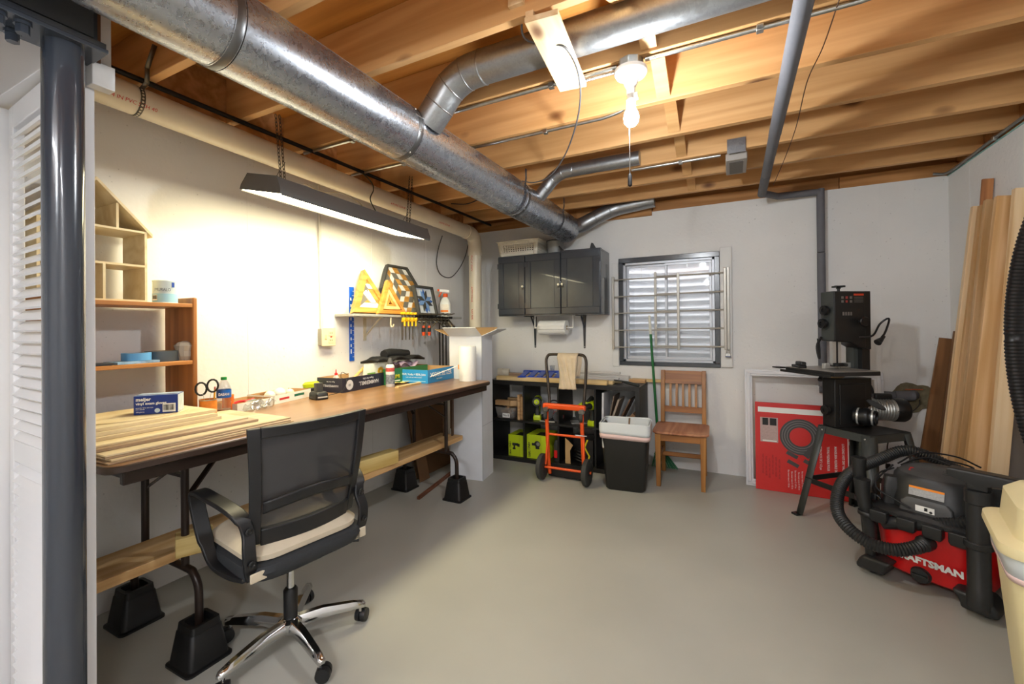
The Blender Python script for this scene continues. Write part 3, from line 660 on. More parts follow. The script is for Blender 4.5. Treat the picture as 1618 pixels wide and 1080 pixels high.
onplank(549, 758, 630, 731, .085, .085, 'thick lumber block lying on the plank behind the chair back')
onplank(277, 884, 338, 868, .085, .075, 'thick lumber block on the plank behind the chair arm')
M_card = mat('brown_hardboard', (.42, .30, .19), .7, var=.1, vs=5)
def leaner(name, label, cat, p, L, w, th, lean, m, yaw=0):
    """flat sheet leaning against the left wall: length along y, height L"""
    return tag(box(-th, 0, -w/2, w/2, 0, L).build(name, m, None, p, (0, -lean, yaw), bevel=.001), label, cat)
leaner('hardboard_sheet', 'brown hardboard sheet leaning on the wall behind the table', 'sheet', (-2.40, 3.20, .006), .80, .50, .008, .17, M_card)
leaner('hardboard_sheet', 'narrow brown sheet leaning in front of the hardboard under the table', 'sheet', (-2.33, 2.97, .006), .74, .13, .006, .22, mat('tan_hardboard', (.47, .34, .22), .7, var=.1, vs=5))
for k, (y, h) in enumerate(((3.045, .42), (3.075, .36), (3.01, .46))):
    tag(box(-.006, .006, -.012, .012, -h, 0).build('wood_strip', wood('dark_oak_strip', '6d5138', '4d3723', 2, .6), None, (-2.10-.03*k, y, .80)), ['dark wood strip hanging behind the table end, middle of three', 'dark wood strip hanging behind the table end, farthest of three', 'dark wood strip hanging behind the table end, nearest of three'][k], 'strip')
tag(MB().bar((-2.12, 2.62, .012), (-2.26, 3.38, .012), .022, .022).build('floor_strip', wood('red_strip', '7a4a30', '5c3522', 1, .6)), 'reddish wood strip lying on the floor behind the risers', 'strip')

# ================================================================== office chair
M_cpl = mat('chair_black_plastic', (.085, .085, .095), .45); M_chr = mat('chrome', (.80, .80, .80), .10, 1)
M_seat = mat('charcoal_fabric', (.16, .17, .185), .8, var=.12, vs=120)
M_pad = mat('beige_cushion', (.78, .73, .64), .85, var=.04, vs=30)
def mesh_mat():
    mt = bpy.data.materials.new('chair_mesh'); mt.use_nodes = True; nt = mt.node_tree; L = nt.links.new; N = nt.nodes.new; b = nt.nodes['Principled BSDF']
    b.inputs['Base Color'].default_value = (.03, .03, .033, 1); b.inputs['Roughness'].default_value = .6
    b.inputs['Alpha'].default_value = .87
    return mt
ch = thing('office_chair', 'black mesh-back office chair with chrome base and beige cushion', 'chair', (-1.622, 1.190, 0), radians(81))
def BK(u, v):      # back surface: u -1..1 across, v 0..1 up
    w = .205+.030*v; x = u*w
    y = -.150-.055*max(v, 0)**1.5+.045*u*u*(1-.2*v)-.02*sin(pi*v)
    return Vector((x, y, .515+.425*v-.012*(1-u*u)*0+.018*u*u*(v > .99)*0))
def patch(u0, u1, v0, v1, nu=10, nv=10): return MB().grid(lambda a, c: BK(u0+(u1-u0)*a, v0+(v1-v0)*c), nu, nv)
ub, vb = .83, .10
for n_, q in (('back_frame_side', (-1, -ub, 0, 1)), ('back_frame_side', (ub, 1, 0, 1)), ('back_frame_top', (-ub, ub, 1-vb*.85, 1)), ('back_frame_bottom', (-ub, ub, -.02, .13))):
    patch(*q, 12, 12).build(n_, M_cpl, ch, solid=.022, bevel=.004)
patch(-ub, ub, .13, 1-vb*.85, 14, 14).build('back_mesh', mesh_mat(), ch)
b = MB(); b.grid(lambda a, c: BK(-ub+2*ub*a, .27+.10*c+.05*cos((a-.5)*pi))+Vector((0, -.012, 0)), 14, 5); b.build('lumbar_band', M_cpl, ch, solid=.008)
for s in (-1, 1):
    pts = smooth_path([(s*.205, -.135, .405), (s*.222, -.162, .45), (s*.228, -.165, .52), (s*.222, -.145, .575), (s*.235, -.125, .625), (s*.252, -.06, .655), (s*.262, .06, .668), (s*.262, .155, .668), (s*.262, .195, .648), (s*.258, .175, .57), (s*.252, .12, .47), (s*.245, .06, .415), (s*.23, -.04, .40), (s*.21, -.12, .402)], 5)
    b = MB(); wd_ = Vector((1, 0, 0)); n = len(pts); vs = []
    for i, p in enumerate(pts):
        t_ = (pts[min(i+1, n-1)]-pts[max(i-1, 0)]).normalized(); nn = wd_.cross(t_).normalized()
        hw = .026 if 18 < i < 50 else .021
        for u, q in ((-1, -1), (1, -1), (1, 1), (-1, 1)): vs.append(p+wd_*(u*hw)+nn*(q*.0085))
    fs = [(i*4+j, i*4+(j+1) % 4, (i+1)*4+(j+1) % 4, (i+1)*4+j) for i in range(n-1) for j in range(4)]
    b.add(vs, fs+[(3, 2, 1, 0), tuple((n-1)*4+j for j in range(4))])
    ar = b.build('armrest', M_cpl, ch, bevel=.004)
    for z, y in ((.585, -.157), (.478, -.178)):
        MB().lathe([(.0125, 0), (.0125, .004), (.008, .006), (.006, .003), (.001, .003)], 14, (s*.224, y, z), (0, -1, 0)).build('bolt', M_dark, ar)
MB().loft([rrect(.40, .38, .08, .385, 6, (0, .03)), rrect(.455, .43, .09, .40, 6, (0, .03)), rrect(.475, .455, .09, .43, 6, (0, .03)), rrect(.465, .445, .09, .452, 6, (0, .03)), rrect(.42, .40, .08, .46, 6, (0, .03))]).build('seat', M_seat, ch)
MB().loft([rrect(.40, .38, .08, .455, 6, (0, .035)), rrect(.44, .42, .09, .466, 6, (0, .035)), rrect(.445, .425, .09, .485, 6, (0, .035)), rrect(.40, .38, .09, .506, 6, (0, .035)), rrect(.30, .28, .08, .512, 6, (0, .035))]).build('seat_cushion', M_pad, ch)
box(-.232, -.175, -.185, -.177, .412, .445).build('cushion_tie', M_pad, ch, bevel=.004)
box(.205, .235, -.175, -.168, .40, .44).build('cushion_tie', M_pad, ch, bevel=.004)
box(-.09, .09, -.10, .12, .345, .386).build('seat_mechanism', M_dark, ch, bevel=.012)
MB().tube([(.09, -.02, .362), (.22, -.09, .357), (.25, -.10, .355)], [.005, .005, .009], 8).build('height_lever', M_dark, ch)
MB().cyl((0, 0, .20), (0, 0, .35), .0145, n=20).build('gas_lift', M_chr, ch)
MB().lathe([(.026, .11), (.027, .225), (.022, .232)], 24).build('lift_sleeve', M_dark, ch)
MB().lathe([(.030, .055), (.045, .075), (.045, .105), (.030, .118)], 24).build('hub', M_chr, ch)
for k in range(5):
    a = radians(-16+72*k-81); dx, dy = cos(a), sin(a)
    rings = []
    for r_, z, w_, h_ in ((.03, .092, .046, .046), (.12, .098, .042, .040), (.24, .086, .036, .030), (.285, .078, .030, .024), (.293, .074, .016, .012)):
        rings.append([Vector((dx*r_-dy*w_/2*c_[0], dy*r_+dx*w_/2*c_[0], z+h_/2*c_[1])) for c_ in ((-1, -.8), (1, -.8), (1, .1), (.55, 1), (-.55, 1), (-1, .1))])
    lg = MB().loft(rings).build('base_leg', M_chr, ch)
    px_, py_ = dx*.272, dy*.272
    MB().cyl((px_, py_, .05), (px_, py_, .072), .007, n=8).build('caster_stem', M_chr, lg)
    a2 = a+.9; ex, ey = -sin(a2), cos(a2)
    MB().lathe([(.012, -.024), (.026, -.022), (.0275, -.012), (.0275, -.004), (.020, -.003), (.020, .003), (.0275, .004), (.0275, .012), (.026, .022), (.012, .024)], 20, (px_+.012*cos(a2), py_+.012*sin(a2), .0278), (ex, ey, 0)).build('caster', M_dark, lg)

# ================================================================== on the table: bookcase corner
M_oak = wood('honey_oak', 'c48545', 'a0642c', 1, .45, 8, 0); M_oakv = wood('honey_oak_upright', 'b5763a', '8f5726', 2, .45, 8, 0)
bc = thing('bookcase', 'small honey oak bookcase standing on the table end', 'bookcase', (-2.43, .935, T))
sh, sd = .585, .245
box(-.125, .13, .248, .268, 0, sh).build('side_panel', M_oakv, bc, bevel=.006); box(-.125, .13, -.268, -.248, 0, sh).build('side_panel', M_oakv, bc, bevel=.006)
for z in (.555, .285): box(-.125, .128, -.247, .247, z-.018, z).build('shelf', M_oak, bc, bevel=.002)
ZS1 = T+.555; ZS0 = T+.285
M_pal = wood('pale_birch', 'ead9b4', 'd9c293', 1, .55, 6, 0, rand=.04)
hs = thing('house_shelf', 'unpainted house-shaped wooden shelf standing on the bookcase', 'shelf', (-2.445, .845, ZS1+.0005))
hw, hh, hd = .175, .315, .10; t = .009
for y in (-hw, hw-t): box(-hd, hd, y, y+t, 0, hh).build('side_panel', M_pal, hs)
box(-hd, hd, -hw+t, hw-t, 0, t).build('shelf', M_pal, hs)
for z in (.155, hh-t): box(-hd, hd, -hw+t, hw-t, z, z+t).build('shelf', M_pal, hs)
box(-hd, hd, .02, .02+t, t, .155).build('divider', M_pal, hs)
rs = .205
for s in (-1, 1):
    MB().prism([(s*(hw+.02), hh-.022), (s*(hw+.02), hh-.008), (0, hh+rs-.020+.012), (0, hh+rs-.034+.012)], -hd-.004, hd+.004, 'yz').build('roof_panel', M_pal, hs)
box(-hd, hd, .065, .065+t, hh, hh+.105).build('divider', M_pal, hs)
M_can = mat('pale_label', (.80, .86, .88), .35); M_blue = mat('label_blue', (.07, .25, .62), .4); M_tin = mat('tin', (.72, .72, .70), .3, .9)
p = PX(244, 470, -2.37); pc = thing('paint_can', 'round can with pale blue label standing on the bookcase', 'can', (-2.40, 1.115, ZS1+.0005))
MB().lathe([(.048, .003), (.050, 0), (.050, .004), (.048, .006), (.048, .100), (.050, .103), (.050, .106), (.044, .106), (.042, .100)], 28).build('can_body', M_can, pc)
b = MB(); b.lathe([(.0486, .005), (.0486, .045)], 28, caps=False); b.build('label_band', mat('pale_blue_band', (.60, .78, .86), .35), pc)
an = radians(-35)
text('MURALO', .020, (.0492*cos(an), .0492*sin(an), .062), (-sin(an), cos(an), 0), (0, 0, 1), mat('grey_print', (.4, .45, .5), .5), pc, squash=.75)
for a_, w_, z0_, z1_ in ((12, .012, .075, .098),):
    a_ = radians(a_); MB().cbox((.0487*cos(a_), .0487*sin(a_), (z0_+z1_)/2), (.001, w_, z1_-z0_), Matrix.Rotation(a_, 3, 'Z')).build('logo', M_blue, pc)
def bars(parent, org, xd, yd, w, h, n=18, m=None, rnd=random.Random(2)):
    """printed bar code made of thin strips on a white patch"""
    xd = Vector(xd).normalized(); yd = Vector(yd).normalized(); zd = xd.cross(yd); org = Vector(org); b = MB()
    b.add([org-xd*w/2-yd*h/2, org+xd*w/2-yd*h/2, org+xd*w/2+yd*h/2, org-xd*w/2+yd*h/2], [(0, 1, 2, 3)]); b.build('label_patch', mat('label_white', (.90, .90, .88), .5), parent)
    b = MB(); x = -w*.42
    for i in range(n):
        ww = w*.84/n*(.3+.5*rnd.random()); o_ = org+xd*x+zd*.0005
        b.add([o_-yd*h*.3, o_+xd*ww-yd*h*.3, o_+xd*ww+yd*h*.38, o_+yd*h*.38], [(0, 1, 2, 3)]); x += w*.84/n
    o = b.build('bar_code', mat('print_black', (.08, .08, .08), .6), parent); o['kind'] = 'stuff'
a_ = radians(-75); bars(pc, (.0490*cos(a_), .0490*sin(a_), .026), (-sin(a_), cos(a_), 0), (0, 0, 1), .026, .026, 10)
# tapes and bits on the middle shelf
def tape(loc, ro, ri, h, m, label, m2=None):
    t_ = thing('tape_roll', label, 'tape', loc)
    MB().lathe([(ri+.002, 0), (ro, 0), (ro, h), (ri+.002, h), (ri+.002, 0)], 36, caps=False).build('tape_winding', m, t_)
    MB().lathe([(ri, .0005), (ri+.0019, .0005), (ri+.0019, h-.0005), (ri, h-.0005), (ri, .0005)], 28, caps=False).build('core', mat('card_core', (.70, .60, .45), .8), t_)
tape((-2.36, .985, ZS0+.0125), .052, .038, .033, mat('blue_tape', (.38, .64, .86), .5), 'light blue masking tape roll on the bookcase shelf')
tape((-2.395, 1.10, ZS0+.0005), .066, .040, .048, mat('duct_tape_grey', (.33, .36, .38), .4, .2), 'wide grey duct tape roll on the bookcase shelf')
tag(box(-.05, .05, -.085, .075, 0, .011).build('flat_box', mat('blue_white_pack', (.55, .68, .80), .4, var=.4, vs=30), None, (-2.36, .975, ZS0+.0005), .1, bevel=.001), 'flat blue and white pack under the masking tape', 'pack')
tag(box(-.04, .04, -.06, .05, 0, .010).build('flat_box', mat('dark_pack', (.2, .2, .22), .4), None, (-2.345, .835, ZS0+.0005), -.1, bevel=.001), 'flat dark pack on the shelf beside the post', 'pack')
M_clear = glass_mat('clear_plastic', (.93, .94, .95), .16, .15)
b = MB(); rnd = random.Random(5)
b.loft([[Vector((r_*cos(2*pi*k/12)*(1+.25*rnd.random()), r_*sin(2*pi*k/12)*(1+.25*rnd.random()), z)) for k in range(12)] for z, r_ in ((0, .022), (.02, .03), (.045, .03), (.07, .036), (.085, .026), (.092, .010))])
tag(b.build('plastic_bag', mat('crumpled_bag', (.82, .80, .76), .2, alpha=.55), None, (-2.35, 1.172, ZS0+.0005), smooth=15), 'crumpled clear plastic bag beside the grey tape', 'bag')

# ---- plywood stack and the glove box
M_edgeply = wood('ply_sheet', 'decca8', 'b9a17c', 1, .6, 6, 0, rand=.10)
def sheet(x0, x1, y0, y1, z, h, label, rot=0, m=M_edgeply, name='plywood_sheet'):
    cx_, cy_ = (x0+x1)/2, (y0+y1)/2
    return tag(box(x0-cx_, x1-cx_, y0-cy_, y1-cy_, 0, h).build(name, m, None, (cx_, cy_, z), rot, bevel=.0008, seg=1), label, 'plywood', 'stacked plywood on the table')
z = T+.0006
M_dply = wood('brown_ply_sheet', 'b29a80', '8a7157', 1, .6, 6, 0, rand=.10)
spec = [(-2.285, -1.775, .665, 1.325, .0055, 'lowest wide sheet of the plywood stack on the table', .0, M_dply), (-2.285, -1.790, .675, 1.335, .0055, 'second sheet from the bottom of the plywood stack', .012, M_edgeply), (-2.285, -1.800, .670, 1.330, .0055, 'third sheet from the bottom of the plywood stack', -.008, M_dply), (-2.285, -1.815, .67, 1.340, .006, 'fourth sheet from the bottom, widest pale sheet of the stack', .010, M_edgeply),
        (-2.285, -1.875, .67, 1.225, .010, 'dark edged medium board in the middle of the plywood stack', -.012, M_dply), (-2.285, -1.915, .68, 1.205, .006, 'pale medium board above the dark edged one in the stack', .02, M_pal),
        (-2.40, -1.985, .68, 1.13, .012, 'third board from the top of the plywood stack', .03, M_edgeply), (-2.40, -2.0, .68, 1.125, .014, 'second board from the top of the plywood stack', -.01, M_pal), (-2.39, -2.02, .67, 1.13, .012, 'top rectangular board of the plywood stack', .02, M_pal)]
for x0, x1, y0, y1, h, lb, rz, mm_ in spec:
    sheet(x0, x1, y0, y1, z, h, lb, rz, mm_); z += h+.0006
b = MB(); b.loft([[Vector((.16*cos(2*pi*k/32), .21*sin(2*pi*k/32), q)) for k in range(32)] for q in (0, .004)])
tag(b.build('plywood_oval', M_pal, None, (-2.21, .905, z), .15), 'thin oval plywood panel on top of the stack', 'plywood'); z += .0046
M_gb = mat('glove_box_blue', (.07, .20, .52), .35); M_lw = mat('print_white', (.92, .92, .90), .5)
g0 = PZ(211, 656, z); g1 = PZ(281, 651, z); gd = (g1-g0); gl = gd.length; ga = atan2(gd.y, gd.x)
gb = thing('glove_box', 'blue and white box of vinyl exam gloves on the plywood', 'box', (g0.x, g0.y, z+.0003), ga)
gh = gl*.52; gw = gl*.62
MB().box(0, gl, 0, gw, 0, gh).build('carton', M_gb, gb, bevel=.0015)
box(.003, gl-.003, .003, gw-.002, gh, gh+.0006).build('top_print', mat('glove_top_print', (.72, .80, .88), .35, var=.25, vs=40), gb)
box(gl, gl+.0006, .002, gw-.002, .002, gh-.002).build('end_print', mat('glove_end_print', (.80, .86, .88), .35, var=.15, vs=50), gb)
box(0.004, gl-.004, .012, .03, gh+.0006, gh+.0010).build('top_band', M_gb, gb)
fy = -.0004
text('meijer', gl*.13, (gl*.05, fy, gh*.80), (1, 0, 0), (0, 0, 1), M_lw, gb, align='LEFT', bold=.0006)
text('vinyl exam gloves', gl*.098, (gl*.05, fy, gh*.58), (1, 0, 0), (0, 0, 1), M_lw, gb, align='LEFT', bold=.0004)
for zz, q in ((.36, 'powder free one size'), (.28, 'non-sterile'), (.14, '100 gloves')): text(q, gl*.045, (gl*.05, fy, gh*zz), (1, 0, 0), (0, 0, 1), M_lw, gb, align='LEFT')
bars(gb, (gl*.80, fy-.0002, gh*.30), (1, 0, 0), (0, 0, 1), gl*.30, gh*.46, 20)
MB().lathe([(gl*.062, 0), (gl*.062, .0008)], 20, (gl*.53, fy, gh*.18), (0, -1, 0)).build('seal_print', M_can, gb)
# ---- pencil tin with scissors, bottle, second tin
M_oran = mat('orange_label', (.85, .50, .16), .45, var=.12, vs=40)
tp = PZ(329, 662, T)
tn = thing('pencil_tin', 'orange labelled tin holding scissors and a pencil', 'tin', (tp.x, tp.y, T+.0005))
MB().lathe([(.036, 0), (.036, .095), (.034, .095), (.034, .004)], 24, caps=False).build('tin_wall', M_oran, tn); MB().lathe([(.036, 0), (.036, .003)], 24).build('tin_base', M_tin, tn)
MB().lathe([(.0368, .092), (.0368, .097)], 24, caps=False).build('rim', M_tin, tn)
scs = thing('scissors', 'black handled scissors standing in the orange tin', 'scissors', (tp.x, tp.y-.005, T+.006), radians(60))
for s in (-1, 1):
    pts = [Vector((s*.023+.022*cos(2*pi*k/14), 0, .148+.030*sin(2*pi*k/14)+.006*s)) for k in range(14)]
    MB().tube(pts, .0045, 8, closed=True).build('handle', M_dark, scs)
    MB().bar((s*.016, .001*s, .118), (-s*.006, .001*s, .004), .010, .002).build('blade', M_steel, scs)
pn = thing('pencil', 'yellow pencil standing in the orange tin', 'pencil', (tp.x+.012, tp.y+.014, T+.006), radians(10))
MB().tube([(0, 0, 0), (0, .012, .135)], .0038, 6).build('barrel', mat('pencil_yellow', (.90, .65, .08), .4), pn); MB().tube([(0, .012, .135), (0, .0128, .148)], .004, 8).build('eraser', mat('eraser_pink', (.85, .5, .45), .7), pn)
bp0 = PZ(354, 655, T)
bt = thing('water_bottle', 'clear plastic water bottle with blue label and green cap', 'bottle', (bp0.x, bp0.y, T+.0005))
prof = [(.024, 0), (.031, .006), (.031, .03), (.029, .045), (.031, .06), (.031, .085), (.030, .105), (.032, .115), (.031, .135), (.024, .155), (.014, .172), (.012, .176)]
MB().lathe(prof, 26).build('bottle_body', M_clear, bt)
MB().lathe([(.0322, .088), (.0325, .09), (.0325, .126), (.0322, .128)], 26, caps=False).build('label', mat('water_label_blue', (.06, .36, .70), .35), bt)
MB().lathe([(.0135, .176), (.0135, .190), (.012, .191)], 20).build('cap', mat('cap_green', (.10, .55, .25), .4), bt)
an = atan2(-bp0.y, -bp0.x)
text('DASANI', .018, (.0333*cos(an), .0333*sin(an), .106), (-sin(an), cos(an), 0), (0, 0, 1), M_lw, bt, bold=.0004, squash=.72)
MB().lathe([(.023, .004), (.0295, .008), (.0295, .030)], 22).build('loose_filling', mat('bolts_mix', (.52, .40, .32), .5, var=.5, vs=120), bt)
t2 = PZ(366, 652, T); t2o = thing('spice_tin', 'slim orange tin behind the water bottle', 'tin', (t2.x-.03, t2.y+.0, T+.0005))
MB().lathe([(.026, 0), (.026, .085)], 22).build('tin_body', mat('orange_tin', (.86, .42, .13), .4), t2o); MB().lathe([(.0265, .085), (.0265, .092), (.02, .094)], 22).build('lid', M_oran, t2o)
# ---- white trays of bits
M_tray = mat('white_card', (.90, .89, .86), .7); M_kraft = mat('kraft_inside', (.72, .58, .40), .8)
def tray(name, label, cat, c0, an, L, D, h, m_out, m_in=None, th=.003, floor=True):
    """open carton: c0 = near bottom corner, L along the local x axis, D along local y"""
    t_ = thing(name, label, cat, c0, an); m_in = m_in or m_out
    for n_, q in (('wall', (0, L, 0, th)), ('wall', (0, L, D-th, D)), ('wall', (0, th, th, D-th)), ('wall', (L-th, L, th, D-th))):
        b = MB(); b.box(q[0], q[1], q[2], q[3], 0, h); o = b.build(n_, [m_out, m_in], t_)
        for f in o.data.polygons:
            c_ = f.center; nrm = f.normal
            inward = (Vector((L/2, D/2, c_.z))-c_).dot(nrm) > 0
            if (inward and abs(nrm.z) < .5) or nrm.z > .5: f.material_index = 1
    box(th, L-th, th, D-th, .001, .004).build('bottom', m_in, t_)
    return t_
a0 = PZ(375, 652, T); a1 = PZ(431, 640, T); an = atan2((a1-a0).y, (a1-a0).x); L1 = (a1-a0).length
tray('card_tray', 'white cardboard tray with hand tools beside the water bottle', 'tray', (a0.x, a0.y, T+.0005), an, L1, .18, .045, M_tray, M_kraft)
b0 = PZ(434, 639, T); b1 = PZ(491, 626, T); an2 = atan2((b1-b0).y, (b1-b0).x); L2 = (b1-b0).length
t2_ = tray('card_tray', 'white cardboard tray with bulbs beside the battery chargers', 'tray', (b0.x, b0.y, T+.0005), an2, L2, .19, .05, M_tray, M_kraft)
box(L2*.12, L2*.38, -.0006, 0, .018, .030).build('print', mat('tray_red', (.75, .2, .2), .6), t2_); box(L2*.52, L2*.80, -.0006, 0, .022, .036).build('print', mat('tray_green', (.1, .4, .3), .6), t2_)
def rel(c0, an, x, y, z): return Vector((c0.x+cos(an)*x-sin(an)*y, c0.y+sin(an)*x+cos(an)*y, z))
scr = thing('screwdriver', 'grey and orange screwdriver lying in the white tray', 'screwdriver', rel(a0, an, .10, .05, T+.032), an+.25)
MB().tube([(0, 0, 0), (.02, 0, 0), (.07, 0, .002), (.085, 0, .002)], [.010, .012, .011, .006], 10).build('handle', mat('grey_handle', (.45, .46, .44), .5), scr)
MB().tube([(-.001, 0, 0), (-.012, 0, 0)], [.0105, .007], 10).build('end_cap', mat('orange_cap', (.85, .35, .1), .5), scr); MB().cyl((.085, 0, .002), (.15, 0, .003), .003, n=8).build('shaft', M_steel, scr)
tag(MB().tube(smooth_path([(0, 0, 0), (.05, .012, .006), (.11, .0, .004), (.15, .02, .006)], 5), .007, 8).build('red_handle_tool', mat('tool_red', (.75, .12, .14), .4), None, rel(a0, an, .06, .10, T+.03), an), 'red handled tool lying in the white tray', 'tool')
for k, (x, y, r_, cl, lb) in enumerate(((.03, .06, .030, (.93, .90, .84), 'white round bulb in the tray, nearest'), (.12, .07, .033, (.94, .92, .88), 'white round bulb in the middle of the tray'), (.19, .06, .026, (.90, .84, .74), 'small cream bulb at the far side of the tray'))):
    q = thing('light_bulb', lb, 'bulb', rel(b0, an2, x, y, T+.005), an2+k)
    MB().sphere((0, 0, r_+.008), r_, 16, 10).build('globe', mat('globe%d' % k, cl, .3), q); MB().cyl((r_*.8, 0, r_+.006), (r_*1.7, .01, r_+.002), r_*.42, n=12).build('screw_cap', M_tin, q)
tag(MB().grid(lambda u, v: Vector((.16*u, .09*v, .020+.02*sin(9*u+5*v)+.012*sin(14*v))), 14, 8).build('plastic_wrap', M_clear, None, rel(a0, an, .03, -.065, T+.004), an, solid=.0006), 'clear plastic wrap lying in front of the white tray', 'plastic wrap')
tag(MB().grid(lambda u, v: Vector((.10*u, .09*v, .012+.014*sin(8*u+3*v))), 10, 8).build('paper_scrap', mat('scrap', (.86, .76, .62), .7), None, rel(b0, an2, .09, .10, T+.03), an2, solid=.0008), 'crumpled tan paper in the second white tray', 'paper')
# ---- batteries and chargers
M_bat = mat('battery_black', (.09, .09, .085), .45)
def battery(p, rz, label):
    t_ = thing('tool_battery', label, 'battery', p, rz)
    MB().loft([rrect(.075, .11, .012, 0), rrect(.078, .113, .012, .006), rrect(.075, .108, .012, .036), rrect(.06, .09, .012, .046)]).build('case', M_bat, t_)
    MB().loft([rrect(.040, .050, .010, .044, c=(0, .0)), rrect(.040, .050, .010, .098, c=(0, .0))]).build('tower', mat('tower_grey', (.25, .25, .24), .5), t_)
    box(-.03, .03, -.0566, -.0560, .012, .020).build('print', mat('pale_print', (.75, .75, .72), .6), t_)
q = PZ(500, 632, T); battery((q.x-.03, q.y+.04, T+.0005), radians(75), 'black tool battery on the table edge of the chargers')
q = PZ(471, 620, T); battery((q.x-.04, q.y+.03, T+.0005), radians(55), 'black tool battery behind the white trays')
q = PZ(487, 622, T); cg = thing('battery_charger', 'lime and black battery charger between the batteries', 'charger', (q.x-.05, q.y+.06, T+.0005), radians(70))
box(-.06, .06, -.04, .04, 0, .035).build('base', M_bat, cg, bevel=.006); MB().loft([rrect(.11, .07, .02, .035), rrect(.12, .08, .02, .06), rrect(.09, .05, .02, .072)]).build('shell', mat('lime_plastic', (.78, .84, .10), .45), cg)
# ---- printer paper box with tools
def carton(name, label, cat, p_near, p_a, p_b, h, m_out, m_in, z0=T):
    """open carton from three base corners in world space: near corner, a = along local x, b gives depth"""
    an_ = atan2((p_a-p_near).y, (p_a-p_near).x)
    return tray(name, label, cat, (p_near.x, p_near.y, z0+.0005), an_, (p_a-p_near).length, p_b, h, m_out, m_in)
M_navy = mat('navy_carton', (.13, .13, .20), .5); M_lgrey = mat('print_pale', (.78, .78, .80), .6)
c0 = PZ(541, 621, T); c1 = PZ(608, 608, T); hb_ = carton('paper_box', 'dark navy paper carton with upside-down lettering, open on top', 'box', c0, c1, .22, .098, M_navy, M_kraft)
HL = (c1-c0).length
text('HAMMERMILL', .038, (HL*.60, -.0006, .045), (-1, 0, 0), (0, 0, -1), M_lgrey, hb_, bold=.0004, squash=.9); text('Paper for Life', .020, (HL*.58, -.0006, .074), (-1, 0, 0), (0, 0, -1), M_lgrey, hb_)
MB().lathe([(.034, 0), (.034, .0006)], 24, (HL*.155, 0, .047), (0, -1, 0)).build('round_seal', M_lgrey, hb_); text('10', .025, (HL*.155, -.0009, .047), (-1, 0, 0), (0, 0, -1), M_navy, hb_)
text('HAMMERMILL', .022, (-.0006, .10, .045), (0, 1, 0), (0, 0, -1), M_lgrey, hb_); text('Paper for Life', .013, (-.0006, .10, .072), (0, 1, 0), (0, 0, -1), M_lgrey, hb_)
han = atan2((c1-c0).y, (c1-c0).x)
gp = rel(c0, han, .07, .12, T+.0055); gl_ = thing('glue_bottle', 'small dark glue bottle with red tip in the navy carton', 'bottle', gp)
MB().loft([rrect(.040, .026, .010, 0), rrect(.040, .026, .010, .09), rrect(.02, .018, .006, .105)]).build('bottle_body', mat('glue_white', (.82, .80, .76), .4), gl_); MB().loft([rrect(.0408, .0268, .010, .03), rrect(.0408, .0268, .010, .085)], caps=False).build('label', M_navy, gl_)
MB().lathe([(.011, .104), (.010, .118), (.004, .122), (.003, .142), (.001, .146)], 12).build('nozzle', mat('nozzle_red', (.80, .10, .08), .4), gl_)
hm = thing('hand_tool', 'tool with a pale wooden handle sticking out of the navy carton', 'tool', rel(c0, han, .12, .05, T+.03), han)
MB().tube([(0, 0, .02), (.10, .03, .06), (.20, .06, .095), (.225, .067, .103)], [.010, .011, .012, .013], 12).build('grip', wood('handle_wood', 'e0b878', 'c89a55', 0, .4), hm); MB().cyl((.225, .067, .103), (.229, .068, .1045), .0125, n=12).build('end', M_kraft, hm)
cable('thin dark cord hanging from the navy carton', [rel(c0, han, .02, .03, T+.10), rel(c0, han, .03, -.01, T+.08), rel(c0, han, -.03, -.025, T+.02), rel(c0, han, -.12, .0, T+.004)], .002, M_bcable)
cable('bent black wire standing up in the navy carton', [rel(c0, han, .10, .10, T+.02), rel(c0, han, .12, .12, T+.12), rel(c0, han, .16, .10, T+.105)], .002, M_bcable)
# ---- spray can, green box, blue box, cloth, strip
q = PZ(617, 611, T); sc_ = thing('spray_can', 'white and grey spray can with dark cap', 'spray can', (q.x-.02, q.y+.02, T+.0005))
MB().lathe([(.030, 0), (.032, .004), (.032, .145), (.026, .160), (.020, .164)], 26).build('can_body', mat('can_white', (.84, .83, .82), .35), sc_)
MB().lathe([(.0324, .02), (.0324, .09)], 26, caps=False).build('label_art', mat('can_art', (.50, .52, .56), .4, var=.6, vs=55), sc_); MB().lathe([(.0324, .112), (.0324, .14)], 26, caps=False).build('label_red', mat('can_red', (.72, .30, .28), .4, var=.3, vs=40), sc_)
MB().lathe([(.020, .164), (.019, .188), (.012, .205), (.011, .212)], 20).build('cap', mat('cap_grey', (.32, .32, .32), .4), sc_)
M_green = mat('green_carton', (.16, .44, .25), .55)
e0 = Vector((-2.34, 2.55, 0)); gr = tray('green_box', 'green carton of bags behind the spray can', 'box', (-2.345, 2.535, T+.0005), radians(90), .50, .20, .12, M_green, M_kraft)
text('LUMI', .042, (.10, -.0006, .055), (1, 0, 0), (0, 0, 1), mat('yellow_print', (.85, .80, .12), .5), gr, bold=.0006); box(.05, .15, -.0006, 0, .020, .027).build('print', M_lw, gr)
zb = thing('seed_pouch', 'white pouch with yellow flower print on the green carton', 'pouch', (-2.40, 2.47, T+.055), radians(90))
MB().loft([rrect(.22, .012, .004, 0), rrect(.22, .03, .008, .04), rrect(.21, .006, .002, .115)]).build('pouch_body', mat('pouch_white', (.88, .90, .84), .35, var=.06, vs=30), zb)
for k in range(8): MB().lathe([(.012, 0), (.012, .0015)], 10, (.045+.020*cos(k*pi/4), -.0155, .055+.020*sin(k*pi/4)), (0, -1, 0)).build('petal', mat('petal_yellow', (.92, .72, .10), .5), zb)
